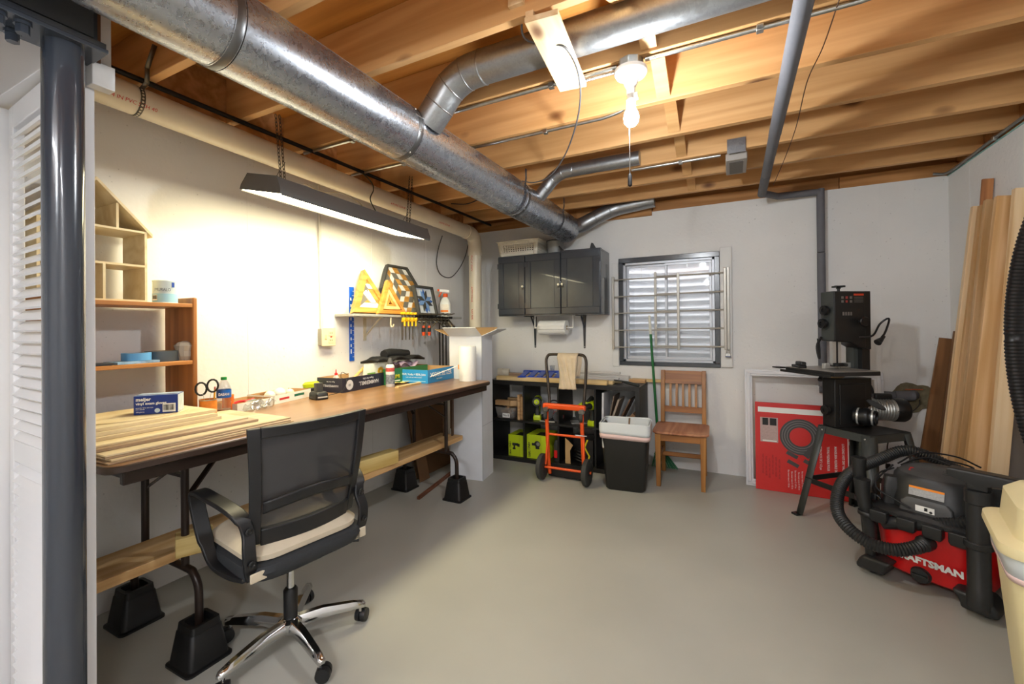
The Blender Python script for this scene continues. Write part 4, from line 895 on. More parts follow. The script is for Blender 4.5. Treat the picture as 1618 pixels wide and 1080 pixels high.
box(-.09, -.01, -.0165, -.0155, .03, .05).build('print', mat('leaf_green', (.45, .65, .3), .5), zb)
tag(MB().grid(lambda u, v: Vector((.22*u-.11, .15*v-.075, .03+.022*sin(7*u+3*v)+.015*sin(13*v))), 16, 12).build('plastic_bag', mat('pink_bag', (.80, .70, .76), .3, var=.2, vs=20), None, (-2.44, 2.83, T+.10), radians(90), solid=.002), 'crumpled pinkish plastic bag in the green carton', 'bag')
M_bag = mat('black_fabric', (.075, .075, .08), .7, var=.2, vs=40)
bb_ = thing('tool_roll', 'black fabric tool roll piled on the green carton', 'tool roll', (-2.44, 2.73, T+.16), radians(90))
MB().grid(lambda u, v: Vector((.56*u-.28, .17*v-.085, .012+.022*sin(3.1*u)+.012*sin(17*u+4*v)+.02*abs(u-.5))), 30, 10).build('flap', M_bag, bb_, solid=.016)
MB().tube(smooth_path([(-.12, 0, .065), (-.05, .01, .072), (.05, 0, .068), (.15, -.01, .060)], 6), [.034, .036, .037, .038, .037, .037, .038, .038, .038, .037, .037, .036, .036, .035, .034, .033, .032, .032, .03][:19], 14).build('rolled_part', M_bag, bb_)
M_vblue = mat('carton_blue', (.16, .56, .80), .5)
v0 = PZ(676, 606, T); v1 = PZ(717, 597, T); vb_ = carton('drink_carton', 'bright blue open drink carton on the table', 'box', v0, v1, .255, .105, M_vblue, M_kraft)
VL = (v1-v0).length
text('VODKA SELTZER', .050, (VL*.5, -.0006, .060), (1, 0, 0), (0, 0, 1), M_lw, vb_, bold=.0005, squash=.86); text('hard seltzer', .018, (VL*.42, -.0006, .026), (1, 0, 0), (0, 0, 1), M_lw, vb_)
text('REAL Vodka + REAL Juice', .024, (-.0006, .1275, .068), (0, -1, 0), (0, 0, 1), M_lw, vb_, squash=.85); text('made with real vodka and juice', .012, (-.0006, .1275, .045), (0, -1, 0), (0, 0, 1), M_lw, vb_)
box(-.0006, 0, .02, .24, .012, .018).build('print_line', mat('pale_blue_print', (.6, .8, .9), .5), vb_)
tag(MB().bar((0, 0, 0), (.20, .12, .09), .03, .004).build('paper_sheet', M_tray, None, (v0.x-.03, v0.y+.03, T+.04)), 'white paper sticking out of the blue carton', 'paper')
cl = PZ(630, 607, T)
tag(MB().grid(lambda u, v: Vector((.26*u-.13, .10*v-.05, .006+.004*sin(11*u)+.004*sin(9*v+3*u))), 18, 8).build('yellow_cloth', mat('cloth_yellow', (.88, .76, .45), .9), None, (cl.x-.04, cl.y+.08, T+.002), radians(80), solid=.003), 'crumpled pale yellow cloth by the spray can', 'cloth')
s0 = PZ(627, 613, T); s1 = PZ(722, 593, T); d_ = (s1-s0)
tag(MB().bar((s0.x, s0.y, T+.006), (s1.x, s1.y, T+.006), .03, .010).build('wood_lath', wood('lath', 'ead09a', 'd2b078', 1, .6)), 'thin pale wood lath lying in front of the blue carton', 'lath')
# ---- standing paper towel roll and the tall white carton
M_tow = mat('paper_towel', (.93, .93, .91), .9, bump=.5, bs=70)
q = PZ(741, 602, T); pt = thing('paper_towel_roll', 'white paper towel roll standing on the table end', 'paper towel', (q.x-.03, q.y+.03, T+.0005))
MB().lathe([(.021, 0), (.069, 0), (.070, .003), (.070, .277), (.069, .28), (.021, .28), (.021, 0)], 40, caps=False).build('paper', M_tow, pt); MB().lathe([(.0195, .001), (.0208, .001), (.0208, .279), (.0195, .279), (.0195, .001)], 20, caps=False).build('core', mat('card_core', (.7, .6, .45), .8), pt)
M_wc = mat('white_carton', (.85, .86, .88), .6, var=.03, vs=8)
C0 = Vector((-1.885, 3.17, 0)); ax = atan2(-.065, .32)
bx = thing('tall_carton', 'tall white carton with open flaps standing on the floor beside the table', 'box', (C0.x, C0.y, .001), radians(8))
w_, d_, h_ = .30, .24, 1.215; th = .004
for n_, q in (('side', (-w_, 0, 0, th)), ('side', (-w_, 0, d_-th, d_)), ('side', (-w_, -w_+th, th, d_-th)), ('side', (-th, 0, th, d_-th))): box(*q, 0, h_).build(n_, M_wc, bx)
box(-w_+th, -th, th, d_-th, 0, .004).build('bottom', M_wc, bx)
box(-.0005, .0012, .004, d_-.004, .455, .457).build('crease', mat('crease', (.62, .63, .65), .7), bx); box(-.002, .0014, -.0014, .002, .003, h_).build('corner_crease', mat('crease', (.62, .63, .65), .7), bx)
for org, M4 in (((-w_/2, 0, h_), Matrix.Rotation(radians(62), 4, 'X')), ((-w_/2, d_, h_), Matrix.Rotation(radians(-70), 4, 'X'))):
    s = -1 if org[1] == 0 else 1
    b = MB(); b.T = Matrix.Translation(org) @ Matrix.Rotation(radians(-s*62) if s > 0 else radians(62), 4, 'X'); b.box(-w_/2, w_/2, -.002, .002, 0, .15); b.build('flap', [M_kraft if s > 0 else M_wc], bx)
for s in (1, -1):
    b = MB(); b.T = Matrix.Translation((0 if s > 0 else -w_, d_/2, h_)) @ Matrix.Rotation(radians(s*68), 4, 'Y'); b.box(-.002, .002, -d_/2, d_/2, 0, .15); b.build('flap', M_wc if s > 0 else M_kraft, bx)
box(-.22, -.19, -.0008, 0, .93, .97).build('orange_sticker', mat('sticker_orange', (.95, .6, .1), .5), bx)
# ================================================================== wall shelf with wooden art and clamps
SZ = 1.392; SXF = -2.375
sh_ = thing('wall_shelf', 'grey shelf board on the left wall carrying wooden art', 'shelf', (XL, 2.92, SZ))
SY0 = PX(560, 497, SXF).y; SY1 = 3.62
box(0.002, SXF-XL, SY0-2.92, SY1-2.92, -.018, 0).build('shelf_board', mat('grey_shelf', (.62, .62, .60), .5), sh_, bevel=.002)
M_brk = mat('cream_bracket', (.80, .76, .64), .45)
for y in (PX(576, 520, XL).y-2.92, PX(671, 520, XL).y-2.92):
    br = box(.0005, .006, y-.014, y+.014, -.20, -.019).build('bracket', M_brk, sh_); box(.006, .185, y-.012, y+.012, -.024, -.0185).build('bracket_arm', M_brk, br); MB().bar((.006, y, -.17), (.165, y, -.024), .016, .004).build('bracket_strut', M_brk, br)
for px in (619, 711):
    y = PX(px, 505, SXF).y-2.92
    MB().tube(smooth_path([(.19, y, -.019), (.19, y, -.075), (.198, y, -.092), (.213, y, -.092), (.220, y, -.075)], 5), .006, 8).build('hook', M_brk, sh_)
def art(name, label, px_base, x, lean, rz=90):
    p = PX(px_base, 490, x); return thing(name, label, 'wall art', (x, p.y, SZ+.001), (radians(-lean), 0, radians(rz)))
W_tan = wood('art_tan', 'c9984f', 'a87633', 0, .5, 14, 0); W_gold = wood('art_gold', 'd6994a', 'b87a30', 0, .5, 14, 0); W_pale = wood('art_pale', 'e6cc90', 'd4b270', 0, .5, 14, 0)
A_white = mat('art_white', (.90, .89, .86), .6); A_grey = mat('art_grey', (.42, .41, .38), .6, var=.1, vs=20); A_dark = mat('art_dark', (.24, .24, .23), .6, var=.1, vs=20)
A_b1 = mat('art_blue', (.42, .56, .76), .6); A_b2 = mat('art_deep_blue', (.20, .36, .64), .6); A_lt = mat('art_light', (.80, .82, .84), .6)
def poly(parent, pts, y0, y1, m, name='tile'): return MB().prism(pts, y0, y1, 'xz').build(name, m, parent, bevel=.0008, seg=1)
def tri_frame(parent, s, w, y0, y1, ms, z0=0, x0=0):
    """three mitred bars of an equilateral triangle of side s"""
    h = s*sqrt(3)/2; V = [Vector((x0-s/2, z0)), Vector((x0+s/2, z0)), Vector((x0, z0+h))]; c = Vector((x0, z0+h/3))
    k = 1-w/(h/3); I = [c+(v-c)*k for v in V]
    for i in range(3): poly(parent, [tuple(V[i]), tuple(V[(i+1) % 3]), tuple(I[(i+1) % 3]), tuple(I[i])], y0, y1, ms[i], 'frame_bar')
    return I
t1 = art('triangle_art', 'large tan and white wooden triangle art at the shelf start', 585, -2.46, 16)
t1.scale = (1.3,)*3; s1_ = .31; tri_frame(t1, s1_, .030, -.035, 0, [W_tan, W_tan, W_tan])
I_ = tri_frame(t1, .20, .028, -.026, -.004, [A_white, W_tan, A_grey], .034)
tri_frame(t1, .105, .020, -.022, -.004, [W_tan, A_white, A_grey], .062)
poly(t1, [(.0, .15), (.065, .15), (.05, .178), (-.015, .178)], -.030, -.004, A_white); poly(t1, [(-.05, .12), (-.02, .14), (.03, .062), (.0, .062)], -.030, -.004, A_white)
t2_ = art('triangle_art', 'small golden wooden triangle art with pale inner triangle', 617, -2.405, 12)
t2_.scale = (1.48,)*3; tri_frame(t2_, .215, .020, -.024, 0, [W_gold]*3); tri_frame(t2_, .135, .016, -.018, -.002, [W_pale]*3, .026); tri_frame(t2_, .075, .014, -.015, -.002, [W_gold]*3, .040)
hx = art('hexagon_art', 'dark framed hexagon of white tan and grey wooden blocks', 640, -2.475, 15)
hx.scale = (1.45,)*3; R_ = .172; hz = R_*sqrt(3)/2
H6 = [(R_*cos(radians(60*k)), hz+R_*sin(radians(60*k))) for k in range(6)]; H5 = [(.92*x, hz+.92*(z-hz)) for x, z in H6]
for k in range(6): poly(hx, [H6[k], H6[(k+1) % 6], H5[(k+1) % 6], H5[k]], -.028, 0, A_dark, 'frame_bar')
poly(hx, [(.94*x, hz+.94*(z-hz)) for x, z in H6], -.004, -.001, A_dark, 'backing')
n = 4; e = .92*R_/n; ms = (A_white, W_tan, A_grey)
for k in range(3):
    a = Vector((cos(radians(120*k)), sin(radians(120*k)))); c_ = Vector((cos(radians(120*k+120)), sin(radians(120*k+120))))
    for i in range(n):
        for j in range(n):
            o_ = (a*i+c_*j)*e; P4 = [o_, o_+a*e, o_+(a+c_)*e, o_+c_*e]
            poly(hx, [(q.x, hz+q.y) for q in P4], -.013-.002*((i+j+k) % 3), -.004, ms[(k+(i+j) % 3) % 3])
st = art('star_art', 'square dark framed blue and grey eight-point star art', 674, -2.415, 13)
st.scale = (1.3,)*3; q = .205; w_ = .014
for x0_, x1_, z0_, z1_ in ((-q/2, q/2, 0, w_), (-q/2, q/2, q-w_, q), (-q/2, -q/2+w_, w_, q-w_), (q/2-w_, q/2, w_, q-w_)): box(x0_, x1_, -.026, 0, z0_, z1_).build('frame_bar', A_dark, st, bevel=.001)
box(-q/2+w_, q/2-w_, -.008, -.002, w_, q-w_).build('backing', A_lt, st)
for k in range(8):
    a = radians(45*k+22.5); L_ = .080; a1_, a2_ = a-radians(22.5), a+radians(22.5); l2 = L_*.54
    pts = [(0, 0), (l2*cos(a1_), l2*sin(a1_)), (L_*cos(a), L_*sin(a)), (l2*cos(a2_), l2*sin(a2_))]
    poly(st, [(x, q/2+z) for x, z in pts], -.014, -.008, (A_b1, A_dark)[k % 2])
for k in range(4):
    a = radians(90*k); pts = [(.046, 0), (.062, .010), (.084, 0), (.062, -.010)]
    poly(st, [(x*cos(a)-z*sin(a), q/2+x*sin(a)+z*cos(a)) for x, z in pts], -.013, -.008, A_b2)
p = PX(690, 480, -2.53); tag(box(-.07, .07, 0, .006, 0, .255).build('blank_canvas', M_board, None, (-2.50, p.y, SZ+.001), (radians(-12), 0, radians(90))), 'blank white canvas leaning behind the spray bottle', 'canvas')
p = PX(704, 490, -2.44); sb = thing('spray_bottle', 'white spray bottle with orange trigger on the wall shelf', 'spray bottle', (-2.44, p.y, SZ+.001), radians(200))
sb.scale = (1.22,)*3; MB().loft([rrect(.085, .06, .02, 0), rrect(.088, .062, .02, .02), rrect(.088, .062, .02, .10), rrect(.06, .045, .018, .135), rrect(.03, .028, .012, .152)]).build('bottle_body', mat('bottle_white', (.86, .87, .86), .35), sb)
for s in (-1, 1): box(-.035, .035, s*.0312-.0004, s*.0312+.0004, .03, .095).build('label', mat('spray_label', (.90, .87, .82), .5, var=.1, vs=60), sb); box(-.03, .03, s*.0318-.0003, s*.0318+.0003, .035, .05).build('label_print', mat('label_orange', (.95, .50, .10), .5), sb)
MB().lathe([(.017, .152), (.019, .156), (.019, .175), (.015, .18)], 18).build('collar', mat('trigger_orange', (.93, .36, .12), .4), sb)
MB().bar((-.035, 0, .196), (.045, 0, .205), .028, .022).build('head', mat('head_white', (.9, .9, .9), .4), sb, bevel=.004); MB().bar((.03, 0, .195), (.052, 0, .155), .014, .010).build('trigger', MATS['trigger_orange'], sb, bevel=.002); MB().cyl((.045, 0, .206), (.062, 0, .208), .009, n=10).build('nozzle', MATS['trigger_orange'], sb)
# clamps along the front edge
M_yel = mat('clamp_yellow', (.90, .70, .10), .4); M_met = mat('clamp_steel', (.42, .39, .34), .4, .7)
def bar_clamp(y, k):
    t_ = thing('bar_clamp', ['yellow bar clamp hooked on the shelf edge, nearest of the row', 'yellow bar clamp hooked on the shelf edge, second of the row', 'yellow bar clamp hooked on the shelf edge, third of the row', 'yellow bar clamp hooked on the shelf edge, farthest of the row'][k], 'clamp', (SXF+.016, y, SZ), radians(6*k-10), 'yellow clamps on the wall shelf')
    box(-.004, .004, -.003, .003, -.20, .02).build('bar', M_met, t_); box(-.035, .038, -.008, .008, .004, .022).build('upper_jaw', M_yel, t_, bevel=.003)
    MB().prism([(-.0, -.06), (.042, -.045), (.046, -.02), (.006, -.022)], -.010, .010, 'xz').build('sliding_jaw', M_yel, t_, bevel=.003); MB().cyl((.03, 0, -.09), (.03, 0, -.045), .008, n=10).build('handle', M_yel, t_)
for k in range(4): bar_clamp(PX(633+5.5*k, 500, SXF).y, k)
nm = ['nearest', 'second', 'third', 'fourth', 'fifth', 'sixth', 'seventh', 'eighth', 'ninth', 'farthest']
for k in range(10):
    y = PX(656+5.9*k, 500, SXF).y; up = k > 5
    t_ = thing('spring_clamp', 'steel spring clamp clipped on the shelf edge, %s of the steel row' % nm[k], 'clamp', (SXF+.012, y, SZ-.005), radians(-25+6*(k % 4)), 'steel clamps on the wall shelf')
    zz = (-.085, .03) if up else (-.045, .02)
    MB().bar((-.03, -.004, .016), (.065, .004, zz[1]), .016, .006).build('upper_arm', M_met, t_); MB().bar((-.03, .004, -.022), (.06, -.004, zz[0]), .016, .006).build('lower_arm', M_met, t_)
    MB().cyl((.012, -.014, -.006), (.012, .014, -.006), .011, n=10).build('spring', mat('spring_dark', (.14, .13, .12), .4, .6), t_); MB().cyl((.056, -.009, zz[0]-.004), (.07, .009, zz[0]-.008), .009, n=8).build('grip', M_dark, t_)
for k in range(2):
    y = PX(667+9*k, 520, SXF).y
    t_ = thing('hand_clamp', ['orange and black clamp handle hanging below the shelf, nearer', 'orange and black clamp handle hanging below the shelf, farther'][k], 'clamp', (SXF+.015, y, SZ-.085), 0, 'orange clamps under the wall shelf')
    MB().lathe([(.012, -.085), (.015, -.06), (.014, -.02), (.010, 0)], 14).build('handle', mat('handle_orange', (.90, .32, .08), .4), t_); MB().lathe([(.0148, -.055), (.0152, -.035), (.0146, -.018)], 14, caps=False).build('grip_band', M_dark, t_); MB().cyl((0, 0, 0), (0, 0, .07), .004, n=8).build('rod', M_met, t_)
for k in range(3):
    y = PX(695+5*k, 560, -2.46).y
    t_ = thing('long_bar_clamp', ['long dark bar clamp hanging behind the tall carton, nearest', 'long dark bar clamp hanging behind the tall carton, middle', 'long dark bar clamp hanging behind the tall carton, farthest'][k], 'clamp', (-2.46, y, SZ-.024), 0, 'long bar clamps under the shelf')
    box(-.005, .005, -.004, .004, -.52+.04*k, 0).build('bar', mat('dark_bar', (.20, .18, .15), .4, .7), t_); box(-.03, .03, -.008, .008, -.022, -.002).build('jaw', M_dark, t_)
tag(MB().bar((SXF-.04, SY0+.30, SZ+.012), (SXF-.02, SY0+.46, SZ+.012), .02, .014).build('pliers', mat('grey_tool', (.35, .40, .42), .4, .3)), 'small grey tool lying on the wall shelf edge', 'tool')
lv = thing('wall_ruler', 'blue aluminium ruler hanging on the left wall', 'ruler', PX(556, 570, XL+.004)+Vector((0, 0, 0)))
lz = PX(554, 453, XL).z-PX(556, 570, XL).z
box(-.003, .003, -.022, .022, 0, lz).build('blade', mat('ruler_blue', (.07, .33, .75), .35), lv, bevel=.001)
for k in range(16): box(.003, .0036, .010 if k % 2 else .004, .020, .03+k*.033, .033+k*.033).build('tick', M_lw, lv)

for k in range(9): box(.003, .0036, -.014, -.004, lz*.10+k*.05, lz*.10+k*.05+(.022 if k % 3 else .034)).build('print', M_lw, lv)

# ================================================================== wall cabinet, brackets, towel holder
CX0, CX1, CY0, CZ0, CZ1 = -2.115, -1.063, YB-.33, 1.397, 1.996
cb = thing('wall_cabinet', 'dark grey three-door cabinet on the back wall', 'cabinet', ((CX0+CX1)/2, YB-.165, CZ0))
hwid = (CX1-CX0)/2; H_ = CZ1-CZ0
b = MB(); b.box(-hwid, hwid, -.15, .163, 0, .018); b.box(-hwid, hwid, -.15, .163, H_-.018, H_); b.box(-hwid, -hwid+.018, -.15, .163, .018, H_-.018); b.box(hwid-.018, hwid, -.15, .163, .018, H_-.018); b.box(-hwid+.018, hwid-.018, .15, .163, .018, H_-.018)
b.build('carcass', M_char, cb, bevel=.002)
dx = [CX0+.004, -1.813, -1.441, CX1-.004]; dx = [x-(CX0+CX1)/2 for x in dx]
M_panel = mat('charcoal_enamel_panel', (.275, .29, .30), .22, coat=.3, var=.06, vs=9)
for i in range(3):
    a, c = dx[i]+.004, dx[i+1]-.004
    d = box(a, c, -.165, -.151, .012, H_-.012).build('door', M_char, cb, bevel=.002)
    fw = .058
    for q in ((a+.001, c-.001, .013, .013+fw), (a+.001, c-.001, H_-.013-fw, H_-.013), (a+.001, a+fw, .013+fw, H_-.013-fw), (c-fw, c-.001, .013+fw, H_-.013-fw)): box(q[0], q[1], -.172, -.1652, q[2], q[3]).build('door_frame', M_char, d, bevel=.003)
    box(a+fw+.006, c-fw-.006, -.1675, -.1652, .013+fw+.006, H_-.013-fw-.006).build('door_panel', M_panel, d, bevel=.002)
    hxs = a+.012 if i < 2 else c-.012
    for z in (.10, H_-.10): box(hxs-.018, hxs+.018, -.1755, -.172, z-.026, z+.026).build('hinge', M_char, d, bevel=.001)
    kx = c-.014 if i < 2 else a+.014
    MB().lathe([(.006, 0), (.006, .012), (.011, .014), (.011, .02)], 12, (kx, -.172, H_*.48), (0, -1, 0)).build('catch_knob', M_steel, d); box(kx-.016, kx+.016, -.176, -.172, H_*.48-.03, H_*.48-.016).build('latch', M_dark, d)
for x in (-1.852, -1.318):
    t_ = thing('shelf_bracket', 'dark grey bracket under the wall cabinet, %s the paper towel' % ('left of' if x < -1.5 else 'right of'), 'bracket', (x, YB, CZ0), 0, 'brackets under the wall cabinet')
    MB().prism([(-.018, -.001), (.018, -.001), (.009, -.325), (-.009, -.325)], -.006, -.0005, 'xz').build('wall_arm', M_char, t_, bevel=.002); MB().prism([(-.018, -.0065), (.018, -.0065), (.010, -.26), (-.010, -.26)], -.007, -.001, 'xy').build('top_arm', M_char, t_, bevel=.002); MB().bar((0, -.006, -.12), (0, -.10, -.008), .016, .004).build('rib', M_char, t_); MB().sphere((0, -.007, -.31), .006, 8, 5).build('screw', M_steel, t_)
hp = thing('paper_towel_holder', 'white wire holder fixed under the cabinet', 'holder', (-1.58, YB-.17, CZ0))
for x in (-.20, .20): MB().tube([(x, 0, -.001), (x, 0, -.12)], .006, 8).build('arm', M_porc, hp)
MB().cyl((-.205, 0, -.118), (.205, 0, -.118), .007, n=10).build('rod', M_porc, hp); box(-.21, .21, -.012, .012, -.004, -.0005).build('mount', M_porc, hp)
rl = thing('paper_towel_roll', 'white paper towel roll hanging below the cabinet', 'paper towel', (-1.58, YB-.17, CZ0-.118))
MB().lathe([(.022, -.142), (.071, -.142), (.071, .138), (.022, .138), (.022, -.142)], 40, ax=(1, 0, 0), caps=False).build('paper', M_tow, rl)
MB().grid(lambda u, v: Vector((-.142+.28*u, -.071-.006*v, .01+.045*sin(v*1.2)-.03)), 6, 6).build('loose_sheet', M_tow, rl, solid=.0015)
MB().lathe([(.0095, -.1425), (.0215, -.1425), (.0215, .1385), (.0095, .1385), (.0095, -.1425)], 18, ax=(1, 0, 0), caps=False).build('core', MATS['card_core'], rl)
# on top of the cabinet
M_bask = mat('white_basket', (.88, .86, .80), .45)
bk = thing('plastic_basket', 'white perforated plastic basket on top of the cabinet', 'basket', (-1.895, YB-.185, CZ1+.0005))
W0, W1, D0, D1, BH = .20, .222, .122, .138, .15
def bface(c0, c1, y0, y1, nx, ny, name):
    """perforated wall between two bottom and two top corners"""
    b = MB(); A0, A1 = Vector(c0), Vector(c1); T0, T1 = Vector(y0), Vector(y1)
    f = lambda u, v: A0.lerp(A1, u).lerp(T0.lerp(T1, u), v)
    us = [0, .10]+[.10+.80*(i+.5*(j))/nx for i in range(nx) for j in (0, 1)]+[.90, 1]; us = sorted(set(round(x, 5) for x in us))
    vs = [0, .22]+[.22+.5*(i+.5*j)/ny for i in range(ny) for j in (0, 1)]+[.72, 1]; vs = sorted(set(round(x, 5) for x in vs))
    for i in range(len(us)-1):
        for j in range(len(vs)-1):
            hole = .10 <= us[i] < .899 and .22 <= vs[j] < .719 and round((us[i]-.10)/.80*nx*2) % 2 == 1 and round((vs[j]-.22)/.5*ny*2) % 2 == 1
            if not hole: b.add([f(us[i], vs[j]), f(us[i+1], vs[j]), f(us[i+1], vs[j+1]), f(us[i], vs[j+1])], [(0, 1, 2, 3)])
    b.build(name, M_bask, bk, solid=.0025)
bface((-W0, -D0, 0), (W0, -D0, 0), (-W1, -D1, BH), (W1, -D1, BH), 13, 4, 'front_wall'); bface((-W0, D0, 0), (W0, D0, 0), (-W1, D1, BH), (W1, D1, BH), 13, 4, 'rear_wall')
bface((-W0, -D0, 0), (-W0, D0, 0), (-W1, -D1, BH), (-W1, D1, BH), 8, 4, 'end_wall'); bface((W0, -D0, 0), (W0, D0, 0), (W1, -D1, BH), (W1, D1, BH), 8, 4, 'end_wall')
box(-W0, W0, -D0, D0, 0, .003).build('bottom', M_bask, bk)
b = MB()
for q in ((-W1-.014, W1+.014, -D1-.012, -D1+.001), (-W1-.014, W1+.014, D1-.001, D1+.012), (-W1-.014, -W1+.001, -D1, D1), (W1-.001, W1+.014, -D1, D1)): b.box(q[0], q[1], q[2], q[3], BH-.008, BH)
b.build('rim', M_bask, bk, bevel=.002)
tag(box(-.17, .17, -.09, .09, 0, .09).build('dark_cloth', mat('umber_cloth', (.22, .16, .12), .9), None, (-1.895, YB-.185, CZ1+.0045), bevel=.02), 'dark folded cloth inside the perforated basket', 'cloth')
tub = thing('grey_tub', 'round grey bucket behind the basket on the cabinet', 'bucket', (-1.575, YB-.11, CZ1+.0005))
MB().lathe([(.075, 0), (.088, .145), (.084, .145), (.072, .004)], 28).build('bucket_wall', mat('tub_grey', (.55, .55, .54), .5), tub); MB().lathe([(.090, .135), (.093, .14), (.090, .147)], 28, caps=False).build('rim', mat('tub_rim', (.3, .3, .3), .5), tub)
tl_ = thing('level_tool', 'flat dark tool lying on the cabinet top', 'tool', (-1.33, YB-.19, CZ1+.0005), radians(4))
box(-.15, .24, -.05, .05, 0, .022).build('body', mat('dark_slate', (.20, .20, .23), .4), tl_, bevel=.004); MB().prism([(.13, .022), (.19, .022), (.16, .075), (.145, .078)], -.015, .015, 'xz').build('knob', M_dark, tl_); MB().prism([(-.15, .022), (-.12, .022), (-.165, .075), (-.175, .07)], -.02, .02, 'xz').build('handle', M_dark, tl_)

# ================================================================== black cube shelf and its contents
KX0, KX1, KY0, KY1, KH = -2.172, -.708, 3.775, 4.165, .77
ks = thing('cube_shelf', 'black four-by-two cube shelf against the back wall', 'shelf', ((KX0+KX1)/2, (KY0+KY1)/2, 0)); kw, kd = (KX1-KX0)/2, .195
M_blk = mat('black_brown_veneer', (.105, .10, .10), .45, var=.1, vs=30, stretch=(1, 1, 8))
for n_, q in (('top_panel', (-kw, kw, KH-.038, KH)), ('bottom_panel', (-kw, kw, .0, .038)), ('side_panel', (-kw, -kw+.038, .038, KH-.038)), ('side_panel', (kw-.038, kw, .038, KH-.038)), ('middle_shelf', (-kw+.038, kw-.038, .377, .393))): box(q[0], q[1], -kd, kd, q[2], q[3]).build(n_, M_blk, ks, bevel=.001)
cells = [-kw+.038+(2*kw-.076)*k/4 for k in range(5)]
for k in (1, 2, 3):
    for z0_, z1_ in ((.038, .377), (.393, KH-.038)): box(cells[k]-.008, cells[k]+.008, -kd, kd, z0_, z1_).build('divider', M_blk, ks)
KC = (KX0+KX1)/2; U, Lw = .3935, .0385
def cellx(k, f): return KC+cells[k]+(cells[k+1]-cells[k])*f
M_scrap = wood('scrap_wood', 'd3ad7b', 'b3875a', 0, .6, 12, 0, rand=.2)
# upper left: clear bin of scraps, blocks on top, upright sticks
sbn = thing('clear_bin', 'clear plastic bin full of wood scraps in the cube shelf', 'bin', (cellx(0, .36), KY0+.14, U+.0003))
b = MB(); b.loft([rrect(.18, .20, .02, 0), rrect(.215, .235, .02, .11)], caps=False); b.build('bin_wall', mat('smoky_plastic', (.62, .60, .58), .25, alpha=.45), sbn, solid=.003)
box(-.085, .085, -.095, .095, .001, .004).build('bin_bottom', mat('smoky_plastic', (.62, .60, .58), .25), sbn); box(-.02, .06, -.115, -.1125, .012, .055).build('paper_label', M_lw, sbn); text('No 8', .03, (.02, -.1155, .033), (1, 0, 0), (0, 0, 1), mat('print_black', (.08, .08, .08), .6), sbn)
rnd = random.Random(11)
for k in range(14):
    r3 = Matrix.Rotation(rnd.uniform(0, 3), 3, 'Z') @ Matrix.Rotation(rnd.uniform(-.35, .35), 3, 'X')
    o = MB().cbox((0, 0, 0), (rnd.uniform(.06, .11), rnd.uniform(.02, .03), rnd.uniform(.014, .022)), r3).build('wood_scrap', M_scrap, None, (cellx(0, .36)+rnd.uniform(-.045, .045), KY0+.14+rnd.uniform(-.045, .045), U+.02+.0075*k))
    tag(o, 'small wood offcut in the clear bin', 'wood scrap', 'wood offcuts in the clear bin')
for k, (x, y, s_, rz) in enumerate(((.27, .07, (.16, .05, .05), .05), (.62, .10, (.13, .07, .05), .7), (.45, .25, (.20, .06, .045), -.15))):
    tag(MB().cbox((0, 0, s_[2]/2), s_).build('wood_block', M_scrap, None, (cellx(0, x), KY0+y, U+.125+.001*k), rz, bevel=.002), ['wood block on the clear bin, front left', 'angled wood block on the clear bin, right', 'wood block at the back of the clear bin'][k], 'block', 'wood blocks on the bin')
for k in range(3): tag(box(-.012, .012, -.03, .03, 0, (.24, .22, .215)[k]).build('wood_stick', M_scrap, None, (cellx(0, .80+.075*k), KY0+.06+.02*k, U+.0003), bevel=.001), ['upright wood stick by the clear bin, nearest the bin', 'upright wood stick by the clear bin, middle', 'upright wood stick by the clear bin, against the divider'][k], 'stick', 'upright sticks in the cube shelf')
M_lime = mat('lime_tool', (.72, .80, .05), .4); M_tg = mat('tool_grey', (.16, .17, .17), .5)
def drill(loc, rz, label, head=True, s=1.0):
    t_ = thing('cordless_drill', label, 'drill', loc, rz)
    MB().loft([rrect(.075*s, .10*s, .012, 0), rrect(.078*s, .104*s, .012, .02), rrect(.07*s, .09*s, .012, .045)]).build('battery', M_lime, t_)
    MB().loft([rrect(.045*s, .055*s, .012, .045), rrect(.038*s, .045*s, .012, .09), rrect(.036*s, .045*s, .012, .12), rrect(.045*s, .06*s, .012, .145)]).build('grip', M_tg, t_)
    MB().lathe([(.030*s, -.085), (.042*s, -.075), (.044*s, -.01), (.040*s, .045), (.030*s, .055)], 22, (0, 0, .178), (0, -1, 0)).build('motor_body', M_lime, t_)
    if head:
        MB().lathe([(.046*s, .040), (.047*s, .060), (.040*s, .078)], 22, (0, 0, .178), (0, -1, 0)).build('collar', M_tg, t_); MB().lathe([(.026*s, .078), (.024*s, .0805), (.006, .081)], 18, (0, 0, .178), (0, -1, 0)).build('lens', M_lime, t_)
        MB().cyl((0, -.081, .178), (0, -.10, .178), .007, n=8).build('bit_holder', M_steel, t_)
    else: MB().lathe([(.032*s, .055), (.026*s, .085), (.012, .105), (.008, .12)], 18, (0, 0, .178), (0, -1, 0)).build('nose', M_tg, t_)
    box(-.022, .022, .03, .05, .06, .15).build('rear_strut', M_lime, t_, bevel=.004)
    return t_
drill((cellx(1, .235), KY0+.14, U+.0003), radians(18), 'lime cordless drill standing in the cube shelf beside the ear muffs')
em = thing('ear_muffs', 'black and red ear muffs lying in the cube shelf', 'ear muffs', (cellx(1, .72), KY0+.10, U+.0003))
for k, x in enumerate((-.035, .06)): 
    MB().lathe([(.045, -.02), (.05, -.012), (.05, .004)], 22, (x, 0, .052+.02*(1-k)), (.25, -1, .1)).build('ear_cup', mat('muff_grey', (.20, .20, .21), .25), em); MB().lathe([(.051, -.02), (.053, -.016), (.051, -.010)], 22, (x, 0, .052+.02*(1-k)), (.25, -1, .1), caps=False).build('red_ring', mat('muff_red', (.80, .12, .10), .4), em)
